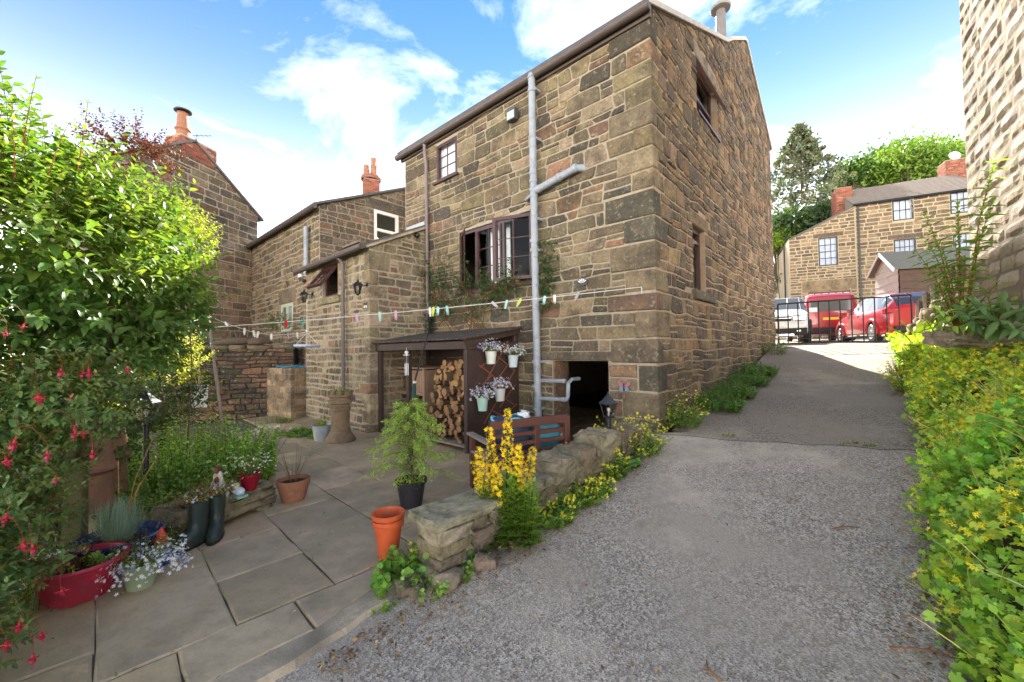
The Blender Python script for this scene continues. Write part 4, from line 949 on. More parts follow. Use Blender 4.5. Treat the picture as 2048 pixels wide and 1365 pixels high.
mb = MB(); mb.tube([FX(-.1, te - .06, .22), FX(xr, te - .06, .22)], .06, 8); mb.build('gutter', BLACK, far)
mb = MB(); mb.add([FX(xl, tl_, .06), FX(0, te - .1, .06), FX(0, te - .1, -5), FX(xl, tl_, -5), FX(xl, tl_ + .08, .06), FX(0, te - .02, .06), FX(0, te - .02, -5), FX(xl, tl_ + .08, -5)], [(0, 1, 2, 3), (4, 7, 6, 5), (0, 4, 5, 1), (1, 5, 6, 2), (2, 6, 7, 3), (3, 7, 4, 0)]); mb.build('roof', SLATE, far)
def far_stack(u0, u1, v0, v1, d, dep):
    a, b = fp(u0, v1, d), fp(u1, v0, d); c = FX((a[0] + b[0]) / 2, a[1], d - dep / 2); brick_stack(far, Matrix.Translation(c) @ Matrix.Rotation(math.atan2(FD.y, FD.x), 4, 'Z'), b[0] - a[0], dep, b[1] - a[1], rf_, flat=True)
far_stack(1674, 1704, 372, 430, -1.4, 1.2); far_stack(1893, 1960, 310, 368, -3.0, 1.0)
mb = MB(); q = at(1909, 312, 24.5); M = Matrix.Translation(q) @ Matrix.Rotation(RAD(-20), 4, 'Z') @ Matrix.Rotation(RAD(75), 4, 'X'); mb.lathe([(0, -.06), (.12, -.05), (.22, -.02), (.29, .03), (.28, .035), (.2, -.005), (0, -.045)], 18, M); mb.tube([q, q + Vector((0, .15, -.5))], .02, 6)
tag(mb.build('satellite_dish', WHITEP, autos=40), 'white satellite dish on the far brick chimney', 'satellite dish')
# ================================================================== small building helpers
def rocky(lo, hi, r, amp=.02, rnd=.25, n=3):
    """irregular block: cube grid pulled towards an ellipsoid and jittered"""
    lo, hi = Vector(lo), Vector(hi); c = (lo + hi) / 2; h = (hi - lo) / 2; idx = {}; vs = []; fs = []
    def key(p):
        if p not in idx:
            q = Vector([2 * k / (n - 1) - 1 for k in p]); l = q.length; m = max(abs(q.x), abs(q.y), abs(q.z))
            q = q.lerp(q / l * 1.12, rnd) if l > 0 else q
            idx[p] = len(vs); vs.append(Vector((q.x * h.x, q.y * h.y, q.z * h.z)) + Vector((r.uniform(-amp, amp), r.uniform(-amp, amp), r.uniform(-amp, amp))))
        return idx[p]
    for ax in range(3):
        a1, a2 = (ax + 1) % 3, (ax + 2) % 3
        for e in (0, n - 1):
            for i in range(n - 1):
                for j in range(n - 1):
                    q = []
                    for u, v in ((0, 0), (1, 0), (1, 1), (0, 1)):
                        p = [0, 0, 0]; p[ax] = e; p[a1] = i + u; p[a2] = j + v; q.append(key(tuple(p)))
                    fs.append(tuple(q if e else q[::-1]))
    return c, vs, fs
def rock_obj(name, lo, hi, r, col, parent, M=None, amp=.015, rnd=.25, mt=None, n=3, smooth=True):
    c, vs, fs = rocky(lo, hi, r, amp, rnd, n); mb = MB(); mb.col = col; mb.add(vs, fs); o = mb.build(name, mt or STONE, parent, smooth)
    o.location = c; return o
def lathe_obj(name, prof, mt, parent, n=24, M=None, sx=1, sy=1): mb = MB(); mb.lathe(prof, n, M, sx, sy); return mb.build(name, mt, parent, autos=35)
MOSS = mat('mossy_sandstone', (1.05, 1.05, 1.05), .95, var=.28, nscale=22, bump=1.0, bscale=42, tint=True, spec=.15, col2=(.13, .125, .06), c2pos=.60, c2w=.10, c2scale=6, bdist=.025, spots=(((.42, .40, .30), .62, .05, 18, .6), ((.06, .055, .04), .6, .07, 8, .6)))
PALEW = mat('weathered_pine', (.30, .19, .125), .75, var=.2, nscale=7, bump=.2, bscale=70)
WOODG = mat('silvered_wood', (.28, .22, .18), .8, var=.22, nscale=8, bump=.25, bscale=60)

# ================================================================== dwarf wall between patio and drive
rd = random.Random(101)
gw = thing('dwarf_wall', 'low rough stone wall with flat mossy coping dividing patio from drive', 'wall', pw(.3, 1.0), PA)
mb = MB(); mb.box(.0, .17, .06, 2.85, -.05, .33); mb.build('core', SOIL, gw)
WT = lambda e: interp(e, [(0, .345), (1.2, .36), (2.9, .44)])
PALD = pal_mix([(3, (.34, .28, .19)), (3, (.27, .21, .14)), (2, (.2, .16, .11))])
for k in range(4):
    z0, z1 = .0 + .088 * k - .03, .0 + .088 * (k + 1) - .03; e = -.02
    while e < 2.85:
        L = rd.uniform(.13, .30); kk = 1 + e * .08
        lo, hi = (-.06 + rd.uniform(-.02, .02), e, z0 * kk), (.24 + rd.uniform(-.03, .02), e + L, z1 * kk + .01)
        rock_obj('stone', lo, hi, rd, PALD(rd), gw, amp=.013, rnd=.10, mt=MOSS, n=4, smooth=False); e += L + .008
rock_obj('coping_stone', (-.08, -.06, .335), (.25, .78, .405), rd, (.37, .33, .22), gw, amp=.010, rnd=.05, mt=MOSS, n=7, smooth=False)
rock_obj('coping_stone', (-.06, .80, .345), (.25, 1.17, .42), rd, (.33, .28, .19), gw, amp=.012, rnd=.07, mt=MOSS, n=7, smooth=False)
e = 1.16
for L, h in ((.42, .19), (.36, .17), (.44, .24), (.40, .2), (.34, .17)):
    rock_obj('boulder', (-.1, e, WT(e) - .05), (.27, e + L, WT(e) + h), rd, PALD(rd), gw, amp=.028, rnd=.30, mt=MOSS, n=6, smooth=False); e += L * .93
for (ex, ey, s) in ((.44, .82, .085), (.40, .98, .075), (.56, 1.02, .09), (.60, 1.3, .08), (.62, 1.62, .08)):
    p = pw(ex, ey); rb_ = rock_obj('fieldstone', (-s, -s * .8, -s * .5), (s, s * .8, s * .7), rd, PALD(rd), None, amp=.02, rnd=.55, mt=MOSS, n=4); rb_.location = Vector((p.x, p.y, dz(p.x, p.y) + .03)); tag(rb_, 'rounded fieldstone half sunk at the foot of the dwarf wall', 'stone', 'stones at the foot of the dwarf wall')

# ================================================================== log store
store = thing('log_store', 'open fronted dark brown timber log store with felt lean-to roof', 'shed', CORNER, TH)
SX0, SX1, SY0, SY1 = -4.86, -2.36, -1.19, -.03
def box_part(parent, name, x0, x1, y0, y1, z0, z1, mt, bev=.006, label=None):
    mb = MB(); bbox(mb, (x0, y0, z0), (x1, y1, z1), bev=bev); o = mb.build(name, mt, parent)
    if label: o['label'] = label
    return o
for x in (SX0, -3.93, SX1 - .07): box_part(store, 'post', x, x + .075, SY0, SY0 + .075, -.02, 1.60, BROWNPAINT)
for x in (SX0, SX1 - .07): box_part(store, 'post', x, x + .07, SY1 - .07, SY1, -.02, 1.80, BROWNPAINT)
box_part(store, 'beam', SX0 - .03, SX1 + .03, SY0 - .035, SY0 - .002, 1.53, 1.655, BROWNPAINT)
mb = MB(); mb.beam((SX1 + .022, SY0 - .06, 1.63), (SX1 + .022, SY1 + .02, 1.84), .03, .11); mb.build('barge_board', BROWNPAINT, store)
FELT = mat('mineral_felt', (.055, .045, .038), .95, var=.3, nscale=30, bump=.5, bscale=120, col2=(.16, .11, .075), c2pos=.58, c2w=.08, c2scale=14)
mb = MB(); mb.box(0, 1, 0, 1, 0, 1, Matrix(((SX1 - SX0 + .2, 0, 0, SX0 - .09), (0, SY1 - SY0 + .13, 0, SY0 - .12), (0, .21, .028, 1.672), (0, 0, 0, 1)))); mb.build('roof', FELT, store)
z = 0.02; rs = random.Random(12)
while z < 1.62:
    h = rs.uniform(.17, .22); mb = MB(); zt = min(z + h, 1.64); t = rs.uniform(-.008, .008)
    mb.add([(SX1 + .012, SY0 + .03, z), (SX1 + .012, SY1, z), (SX1 - .006, SY1, zt + t), (SX1 - .006, SY0 + .03, zt - t), (SX1 - .012, SY0 + .03, z), (SX1 - .012, SY1, z), (SX1 - .022, SY1, zt + t), (SX1 - .022, SY0 + .03, zt - t)],
           [(0, 1, 2, 3), (7, 6, 5, 4), (0, 4, 5, 1), (1, 5, 6, 2), (2, 6, 7, 3), (3, 7, 4, 0)]); mb.build('side_board', BROWNPAINT, store); z += h
for k in range(9): box_part(store, 'back_board', SX0, SX1, SY1 - .01, SY1 + .015, .02 + .195 * k, .02 + .195 * k + .185, BROWNPAINT, .004)
for k in range(5): box_part(store, 'floor_board', SX0 + .02, SX1 - .02, SY0 + .03 + .225 * k, SY0 + .03 + .225 * k + .215, .06, .09, WOODG, .004)
# trellis on the side
TREL = mat('orange_trellis', (.24, .085, .045), .7, var=.2, nscale=14)
tr = thing('wall_trellis', 'orange brown diamond lattice trellis fixed to the log store side', 'trellis', CORNER, TH)
def sd_(u, v, d=.03): p = side(u, v, SX1 + d); return Vector((SX1 + d, p.y, p.z))
for (a, b) in (((960, 735), (988, 713)), ((958, 730), (1016, 776)), ((993, 712), (1030, 742)), ((1016, 683), (968, 770)), ((1030, 712), (990, 765)), ((1030, 740), (968, 848)), ((1030, 770), (1000, 815)), ((1006, 795), (1032, 812)), ((985, 822), (1012, 836)), ((965, 770), (985, 750)), ((1014, 826), (1034, 808))):
    mb = MB(); mb.beam(sd_(*a), sd_(*b), .018, .008, up=(1, 0, 0)); mb.build('slat', TREL, tr)

# rabbit hutch inside
hx0, hx1 = front(767, 740, -.78).x, front(850, 740, -.78).x
hzt = front(800, 734, -.78).z; hzb = .22
hut = thing('rabbit_hutch', 'timber rabbit hutch with hay behind a mesh door inside the log store', 'hutch', CORNER, TH)
for x in (hx0, lerp(hx0, hx1, .62), hx1 - .06): box_part(hut, 'stile', x, x + .06, -.80, -.74, hzb, hzt - .03, PALEW)
for z in (hzb, lerp(hzb, hzt, .48), hzt - .12): box_part(hut, 'rail', hx0 + .06, hx1 - .06, -.795, -.745, z, z + .06, PALEW)
box_part(hut, 'top', hx0 - .06, hx1 + .06, -.86, -.1, hzt - .03, hzt, PALEW)
for k in range(7): zz_ = lerp(hzb, hzt - .05, k / 7); box_part(hut, 'side_plank', hx1 - .03, hx1, -.74, -.15, zz_, zz_ + (hzt - hzb) / 7 - .008, PALEW, .003)
for k in range(4): a = lerp(hx0, hx1, .64) ; box_part(hut, 'door_plank', lerp(a, hx1 - .06, k / 4), lerp(a, hx1 - .06, (k + 1) / 4) - .006, -.785, -.76, lerp(hzb, hzt, .5), hzt - .12, PALEW, .003)
box_part(hut, 'back_panel', hx0, hx1, -.2, -.17, hzb, hzt - .03, BROWNPAINT); box_part(hut, 'floor_panel', hx0, hx1, -.74, -.17, hzb + .0, hzb + .03, PALEW)
for x in (hx0 + .0, hx1 - .06): box_part(hut, 'leg', x, x + .06, -.79, -.73, .09, hzb, PALEW)
lv = Leaves(); r = random.Random(9)
for k in range(700):
    c = Vector((lerp(hx0, hx1, .32) + r.gauss(0, .10), -.52 + r.gauss(0, .07), lerp(hzb, hzt, .66) + r.gauss(0, .11))); lv.add(c, rdir(r) + Vector((0, 0, -.6)), rdir(r), .16, .006, vcol(r, (.42, .26, .10), .3))
tag(lv.build('hay', PETAL, hut, 'blade'), kind='stuff')

# logs
LOGEND = mat('log_end_grain', (.36, .20, .095), .85, var=.3, nscale=30, tint=True, bump=.3, bscale=120)
LOGBARK = mat('log_bark', (.13, .085, .055), .95, var=.3, nscale=25, tint=True, bump=.6, bscale=70)
rlg = random.Random(3); lx0, lx1 = front(868, 800, -1.0).x, SX1 - .10
z = .10; row = 0; nlog = 0
while z < 1.34:
    x = lx0 + rlg.uniform(-.05, .03) + (0 if z < 1.0 else (z - 1.0) * .55); hrow = .078
    while x < lx1 - .03:
        s = rlg.uniform(.042, .066); cx = x + s; cz = z + s * rlg.uniform(.75, 1.1); typ = rlg.random(); a0 = rlg.uniform(0, 6.28)
        if typ < .45: poly = [(s * math.cos(a0 + t), s * math.sin(a0 + t)) for t in [k * .7854 for k in range(8)]]
        elif typ < .8: poly = [(0, -s * .55)] + [(s * 1.15 * math.cos(t), s * 1.15 * math.sin(t) - s * .35) for t in (.35, .9, 1.57, 2.2, 2.8)]; c_, s_ = math.cos(a0), math.sin(a0); poly = [(u * c_ - v * s_, u * s_ + v * c_) for u, v in poly]
        else: poly = [(s * 1.1 * math.cos(a0 + t), s * 1.1 * math.sin(a0 + t)) for t in (0, .6, 1.2, 1.8, 2.5, 3.14)]
        y0 = -1.02 + rlg.uniform(-.09, .09) + max(0, z - .95) * .35; L = .32; n = len(poly); mb = MB(); k = rlg.uniform(.45, 1.25); mb.col = (k, k * rlg.uniform(.88, 1.05), k * rlg.uniform(.8, 1.05))
        yaw = rlg.uniform(-.15, .15); pit = rlg.uniform(-.12, .12)
        vs = [(u, 0, v) for u, v in poly] + [(u * 1.03 + yaw * L, L, v * 1.03 + pit * L) for u, v in poly]
        mb.add(vs, [tuple(range(n))]); mb.m = 1; mb.add(vs, [(i, n + i, n + (i + 1) % n, (i + 1) % n) for i in range(n)]); 
        p = hw(cx, y0, cz); o = mb.build('log', [LOGEND, LOGBARK], None, loc=p, rz=TH); nlog += 1
        tag(o, 'split firewood log with pale end stacked in the log store', 'log', 'logs stacked in the log store')
        x += 2 * s + rlg.uniform(-.008, .012)
    z += hrow; row += 1

# black prop with bristle head
pl = thing('brush_pole', 'black pole with bristle head and green lower sleeve leaning before log store', 'pole', (0, 0, 0))
a, b, c = at(868, 625, 5.65), at(829, 765, 5.45), at(818, 885, 5.3); a, b, c = Vector(a), Vector(b), Vector(c); c.z = .01
pl.location = c
mb = MB(); mb.tube([b - c, a - c], .012, 6); mb.build('pole', BLACK, pl)
mb = MB(); mb.tube([Vector((0, 0, 0)), (b - c) * .5, (b - c) * .92, b - c], [.03, .034, .03, .016], 8); mb.build('sleeve', mat('green_cloth', (.02, .06, .05), .8, var=.2), pl, smooth=True)
mb = MB(); mb.blob(tuple(b - c), .028, (1, 1, .8)); mb.build('clamp', mat('cream_plastic', (.6, .55, .42), .5), pl, smooth=True)
lv = Leaves(); r = random.Random(5); hc = at(862, 648, 5.6) - c
for k in range(500): d = rdir(r); lv.add(hc + d * .02 + Vector((0, 0, r.uniform(-.13, .11))), d + Vector((0, 0, .2)), rdir(r), r.uniform(.06, .12), .005, (.018, .028, .016))
lv.build('bristles', LEAFD, pl, 'blade')

# wind chime
wc = at(813, 703, 6.55); ch = thing('wind_chime', 'small white wind chime hanging from the log store beam', 'wind chime', wc)
mb = MB(); mb.blob((0, 0, -.02), .035, (1, 1, .9)); mb.box(-.045, .045, -.04, .04, -.07, -.055); mb.build('top', WHITEP, ch)
for dx in (-.025, 0, .025): mb = MB(); mb.tube([(dx, 0, -.20), (dx, 0, -.40)], .008, 6); mb.build('chime_tube', WHITEP, ch)
mb = MB(); mb.tube([(0, 0, .06), (0, 0, -.35)], .002, 4); mb.build('string', WHITEP, ch)

# ================================================================== bench
BENCH = mat('redwood_stain', (.12, .045, .032), .5, var=.18, nscale=9, bump=.15, bscale=60)
A_ = gz(978, 845, .8); B_ = gz(1137, 829, .8); bd = (B_ - A_); bl = bd.length; ba = math.atan2(bd.y, bd.x)
bn = thing('garden_bench', 'red brown slatted garden bench facing the log store', 'bench', (A_.x, A_.y, 0), ba)
for x in (0, bl - .06): box_part(bn, 'back_post', x, x + .06, -.03, .03, 0, .8, BENCH)
box_part(bn, 'back_post', bl * .54, bl * .54 + .06, -.02, .02, .36, .72, BENCH)
box_part(bn, 'top_rail', .0, bl, -.034, .034, .72, .80, BENCH)
for z in (.625, .53, .435): box_part(bn, 'back_slat', .06, bl - .06, -.012, .014, z, z + .045, BENCH)
box_part(bn, 'bottom_rail', .06, bl - .06, -.025, .025, .33, .40, BENCH)
for k in range(6): box_part(bn, 'seat_slat', .0, bl, .06 + .082 * k, .06 + .082 * k + .062, .385, .41, WOODG)
for x in (0, bl - .06):
    box_part(bn, 'front_leg', x, x + .06, .52, .58, 0, .56, BENCH); box_part(bn, 'armrest', x - .01, x + .07, .03, .64, .56, .59, WOODG)
    box_part(bn, 'side_rail', x + .01, x + .05, .03, .52, .33, .385, BENCH)
box_part(bn, 'front_rail', .06, bl - .06, .53, .57, .33, .385, BENCH)
# turquoise sacks on the bench
SACK = mat('turquoise_sack', (.06, .24, .32), .45, var=.15, nscale=9, bump=.4, bscale=25); NAVY = mat('navy_sack', (.035, .055, .10), .5, var=.2, nscale=9, bump=.4, bscale=25)
Mb = Matrix.Translation((A_.x, A_.y, 0)) @ Matrix.Rotation(ba, 4, 'Z'); rb2 = random.Random(8)
def sack(name, label, cat, lo, hi, mt, rim=None, n=5):
    t = thing(name, label, cat, Mb @ Vector(((lo[0] + hi[0]) / 2, (lo[1] + hi[1]) / 2, lo[2])), ba)
    w_, d_, h_ = [(hi[i] - lo[i]) for i in range(3)]
    c, vs, fs = rocky((-w_ / 2, -d_ / 2, 0), (w_ / 2, d_ / 2, h_), rb2, .018, .55, 6); mb = MB(); mb.add([v + c for v in vs], fs); mb.build('body', mt, t, True)
    if rim: 
        mb = MB(); mb.tube([Vector((w_ * .46 * math.cos(a) * (1.0), d_ * .46 * math.sin(a), h_ * (.93 + .06 * math.sin(3 * a)))) for a in [k * .2618 for k in range(25)]], .014, 6, False); mb.build('rim', rim, t, True)
    return t
sack('garden_sack', 'blue reusable garden sack with pale turquoise rim on the bench', 'sack', (.12, .06, .415), (.52, .4, .80), NAVY, mat('pale_turquoise', (.16, .48, .58), .4, var=.1))
sack('folded_sack', 'turquoise folded sack lying over the far end of the bench', 'sack', (.56, .06, .415), (.9, .42, .72), SACK, MATS['pale_turquoise'])
sack('white_cloth', 'crumpled white cloth heaped on the blue sack', 'cloth', (.44, .14, .72), (.54, .26, .84), WHITEP)

# ================================================================== pots
def pot_prof(rt, rb_, h, lip=.02, liph=.05): return [(0, 0), (rb_, 0), (lerp(rb_, rt, .86), h - liph), (rt + lip * .4, h - liph), (rt + lip, h), (rt - .012, h), (rt - .025, h - .06), (lerp(rb_, rt, .8) - .02, h * .78), (0, h * .78)]
ORANGE = mat('orange_plastic', (.55, .095, .028), .5, var=.1, nscale=6, vec='obj', spots=(((.16, .12, .08), .60, .08, 7, .6), ((.5, .45, .38), .66, .04, 22, .5)))
p = gz(777, 1116); op = thing('orange_pot', 'tall orange plastic flowerpot nested with a second beside the wall end', 'flowerpot', p)
lathe_obj('pot', [(0, 0), (.078, 0), (.112, .27), (.128, .272), (.132, .30), (.128, .302), (.128, .335), (.118, .335), (.112, .30), (.085, .05), (0, .05)], ORANGE, op)
op.scale = (.86,) * 3
op2 = thing('orange_pot', 'shorter orange plastic flowerpot sitting inside the tall one', 'flowerpot', p + Vector((0, 0, .055)))
lathe_obj('pot', [(0, 0), (.07, 0), (.106, .255), (.121, .285), (.135, .287), (.138, .318), (.133, .322), (.122, .32), (.105, .26), (.075, .06), (0, .06)], ORANGE, op2)
op2.scale = (.86,) * 3
RASP = mat('raspberry_plastic', (.36, .018, .045), .45, var=.12, nscale=5, vec='obj', spots=(((.12, .06, .05), .60, .08, 6, .6), ((.45, .3, .28), .68, .04, 20, .5)))
p = gz(163, 1190); rt = thing('red_tub', 'raspberry red plastic garden tub with dark soil and stems', 'tub', p)
lathe_obj('tub', [(0, 0), (.135, 0), (.165, .03), (.205, .19), (.215, .195), (.222, .215), (.216, .23), (.2, .228), (.19, .2), (.16, .12), (0, .12)], RASP, rt, 32)
lathe_obj('soil', [(0, .15), (.1, .15), (.178, .135)], SOIL, rt)
BLUEG = mat('cobalt_glaze', (.012, .025, .10), .18, var=.15, nscale=9, vec='obj', spec=.6)
p = gz(238, 1135); bt = thing('blue_tub', 'cobalt blue glazed planter holding a tuft of blue grass', 'planter', p)
lathe_obj('tub', [(0, 0), (.15, 0), (.2, .06), (.225, .2), (.245, .205), (.25, .225), (.235, .23), (.21, .19), (0, .17)], BLUEG, bt, 32)
lathe_obj('soil', [(0, .185), (.1, .185), (.2, .18)], SOIL, bt)
lv = Leaves(); r = random.Random(4)
for k in range(1500):
    a = r.uniform(0, 6.28); t = abs(r.gauss(0, .5)); d = Vector((math.cos(a) * t, math.sin(a) * t, 1)).normalized(); q = Vector((math.cos(a) * .05 * r.random(), math.sin(a) * .05 * r.random(), .17)); lv.add(q, d, Vector((math.cos(a), math.sin(a), .4)), r.uniform(.16, .34), .0035, vcol(r, (.20, .27, .24), .3))
lv.build('grass', LEAFD, bt, 'blade')
mb = MB()
for (a, h) in ((.5, .62), (1.4, .7), (2.4, .55), (-.3, .45)):
    pts = [Vector((0, 0, .17)), Vector((.10 * math.cos(a), .1 * math.sin(a), .17 + h * .6)), Vector((.22 * math.cos(a), .22 * math.sin(a), .17 + h))]; mb.tube(pts, .0025, 4)
mb.col = (2.6, 2.3, 1.5); mb.c = [(2.6, 2.4, 1.6)] * len(mb.v); mb.build('seed_stalk', TWIG, bt)
p = gz(587, 1000); tp = thing('terracotta_pot', 'round terracotta pot with a sparse twiggy plant on the flags', 'flowerpot', p)
lathe_obj('pot', [(0, 0), (.095, 0), (.115, .03), (.145, .15), (.15, .152), (.157, .215), (.148, .218), (.135, .17), (0, .165)], TERRA, tp, 28)
lathe_obj('soil', [(0, .18), (.08, .185), (.14, .175)], SOIL, tp)
lv = Leaves(); st = MB(); r = random.Random(14)
for k in range(14):
    a = r.uniform(0, 6.28); d = Vector((math.cos(a) * .35, math.sin(a) * .35, 1)); shoot(lv, st, r, (.02 * math.cos(a), .02 * math.sin(a), .17), d, r.uniform(.25, .42), 8, .018, .35, lambda t: vcol(r, (.14, .21, .05), .3), stem=.003, lo=.35)
st.build('stem', TWIG, tp); lv.build('foliage', LEAF, tp, 'simple')
# buff chimney pot used as planter
p = gz(681, 882); cp = thing('chimney_pot_planter', 'buff clay crown topped chimney pot planted as a tall planter', 'planter', p)
lathe_obj('pot', [(0, 0), (.24, 0), (.25, .03), (.19, .12), (.165, .16), (.165, .19), (.15, .2), (.15, .52), (.168, .535), (.168, .57), (.15, .58), (.15, .63), (.19, .65), (.195, .70), (.175, .71), (.175, .74), (.2, .76), (.2, .80), (.165, .8), (.15, .72), (0, .72)], RUSTIC, cp, 24)
for k in range(10): a = k * .628; mb = MB(); mb.box(.155, .2, -.035, .035, .8, .86, Matrix.Rotation(a, 4, 'Z')); mb.build('crown_tooth', RUSTIC, cp)
def tuft(parent, r, c, n, L, leafL, wr, col, spread=.6, tpl='leaf', up=1.0, name='foliage', pairs=5, mt=None, v=.3):
    lv = Leaves(); st = MB(); c = Vector(c)
    for k in range(n):
        a = r.uniform(0, 6.28); d = Vector((math.cos(a) * spread * r.random() ** .6, math.sin(a) * spread * r.random() ** .6, up)); shoot(lv, st, r, c + Vector((math.cos(a), math.sin(a), 0)) * r.uniform(0, .03), d, L * r.uniform(.6, 1.2), pairs, leafL, wr, lambda t: vcol(r, col, v), stem=.002, stemcol=(.6, 1, .4))
    st.build('stem', TWIG, parent); return lv.build(name, mt or LEAF, parent, tpl, 'stuff')
tuft(cp, random.Random(2), (0, 0, .73), 22, .16, .05, .8, (.16, .22, .035), .9, 'round')
p = gz(645, 880); zb = thing('galvanised_planter', 'pale galvanised bucket planter beside the chimney pot planter', 'planter', p)
lathe_obj('bucket', [(0, 0), (.13, 0), (.165, .25), (.175, .26), (.165, .265), (.15, .22), (0, .21)], mat('galvanised', (.38, .42, .44), .5, var=.25, nscale=12, metal=.3), zb)
tuft(zb, random.Random(3), (0, 0, .2), 26, .2, .05, .7, (.17, .23, .05), .9)

# wellington boots
WELL = mat('dark_green_rubber', (.022, .036, .032), .45, var=.15, nscale=8, spec=.5, spots=(((.14, .11, .08), .62, .08, 9, .5),))
def boot(p, rz, label):
    t = thing('wellington_boot', label, 'boot', p, rz, 'pair of boots used as planters'); mb = MB()
    # rings: (x centre, z, half length, half width)
    rings = [(.035, 0, .135, .048), (.035, .02, .14, .05), (.04, .045, .135, .05), (.03, .075, .12, .049), (.0, .10, .085, .047), (-.025, .13, .062, .046), (-.03, .18, .056, .046), (-.03, .25, .062, .052), (-.03, .33, .066, .056), (-.03, .335, .06, .05)]
    n = 14; vs = []; fs = []
    for (cx, z, a, b) in rings:
        for k in range(n): t_ = 2 * math.pi * k / n; vs.append((cx + a * math.cos(t_), b * math.sin(t_) * (1 - .12 * math.cos(t_)), z))
    for i in range(len(rings) - 1):
        for k in range(n): fs.append((i * n + k, i * n + (k + 1) % n, (i + 1) * n + (k + 1) % n, (i + 1) * n + k))
    fs.append(tuple(range(n))[::-1]); fs.append(tuple((len(rings) - 1) * n + k for k in range(n))); mb.add(vs, fs); mb.build('upper', WELL, t, autos=50)
    mb = MB(); vs = [(cx + a_ * 1.03 * math.cos(2 * math.pi * k / n), b_ * 1.05 * math.sin(2 * math.pi * k / n), z) for (cx, z, a_, b_) in ((.035, -.004, .137, .05), (.035, .018, .14, .052)) for k in range(n)]
    mb.add(vs, [(k, (k + 1) % n, n + (k + 1) % n, n + k) for k in range(n)] + [tuple(range(n))[::-1], tuple(range(n, 2 * n))]); mb.build('sole', BLACK, t)
    return t
b1 = boot(gz(388, 1090), RAD(-100), 'dark green wellington boot planted with white trailing flowers'); b2 = boot(gz(432, 1072), RAD(-62), 'dark green wellington boot beside the flowering boot')
def flowers(parent, r, c, rad, n, size, cols, name='flowers', up=.6, squash=.7, tpl='star'):
    lv = Leaves(); c = Vector(c)
    for k in range(n):
        d = rdir(r); d.z = abs(d.z) * up + r.uniform(-.35, .3); q = c + Vector((d.x, d.y, d.z * squash)) * rad * r.uniform(.55, 1.08); lv.add(q, rdir(r), (d + Vector((0, -.5, .5)) + rdir(r) * .4), size * r.uniform(.7, 1.2), size * r.uniform(.7, 1.2), r.choice(cols))
    return lv.build(name, PETAL, parent, tpl, 'stuff')
WHT = [(.8, .8, .85), (.75, .76, .82), (.85, .85, .85)]; LILAC = [(.35, .38, .75), (.5, .52, .82), (.28, .3, .7)]
for b_, s in ((b1, 1), (b2, 2)):
    b_.scale = (1.12, 1.12, 1.0)
    tuft(b_, random.Random(60 + s), (-.03, 0, .32), 60, .18, .024, .35, (.2, .17, .06), 1.2, 'simple', .7); flowers(b_, random.Random(70 + s), (-.03, 0, .36), .13, 60, .02, WHT + [(.5, .1, .06), (.45, .12, .05)])

# ================================================================== stone trough and ornaments
ta, tb_ = gz(352, 1092), gz(553, 1012); td = tb_ - ta; tl2 = td.length; tang = math.atan2(td.y, td.x)
tro = thing('stone_trough', 'long weathered layered stone trough crowded with plants and ornaments', 'trough', ta, tang)
rt_ = random.Random(17)
for (x0, x1, z0, z1, d) in ((.0, tl2, .045, .115, .0), (.0, tl2, .11, .185, .012), (.02, tl2 - .02, .18, .235, .025)):
    rock_obj('front_slab', (x0, d, z0), (x1, d + .09, z1), rt_, (.27, .22, .14), tro, amp=.012, rnd=.08, mt=MOSS, n=5); rock_obj('back_slab', (x0, .3, z0), (x1, .38, z1), rt_, (.27, .22, .14), tro, amp=.012, rnd=.08, mt=MOSS, n=5)
for x in (0, tl2 - .1): rock_obj('end_slab', (x, .05, .05), (x + .1, .35, .235), rt_, (.24, .2, .13), tro, amp=.012, rnd=.1, mt=MOSS)
for x in (.05, tl2 - .16): rock_obj('foot', (x, .02, -.01), (x + .14, .36, .05), rt_, (.22, .19, .13), tro, amp=.006, rnd=.1, mt=MOSS)
mb = MB(); mb.box(.06, tl2 - .06, .06, .32, .12, .2); mb.build('soil', SOIL, tro)
Mt = Matrix.Translation(ta) @ Matrix.Rotation(tang, 4, 'Z')
lv = Leaves(); st = MB(); r = random.Random(23)
for k in range(70):
    x = r.uniform(.02, tl2 * .9); d = Vector((r.uniform(-.6, .6), r.uniform(-1.0, .4), 1)); shoot(lv, st, r, (x, r.uniform(.05, .3), .2), d, r.uniform(.06, .16), 5, .02, .4, lambda t: vcol(r, r.choice([(.12, .17, .035), (.30, .12, .04), (.22, .07, .03), (.17, .2, .06)]), .3), stem=.0015)
st.build('stem', TWIG, tro); lv.build('foliage', LEAF, tro, 'simple')
flowers(tro, random.Random(24), (tl2 * .35, .08, .25), .13, 40, .014, [(.75, .72, .68), (.7, .6, .5), (.5, .2, .15)])
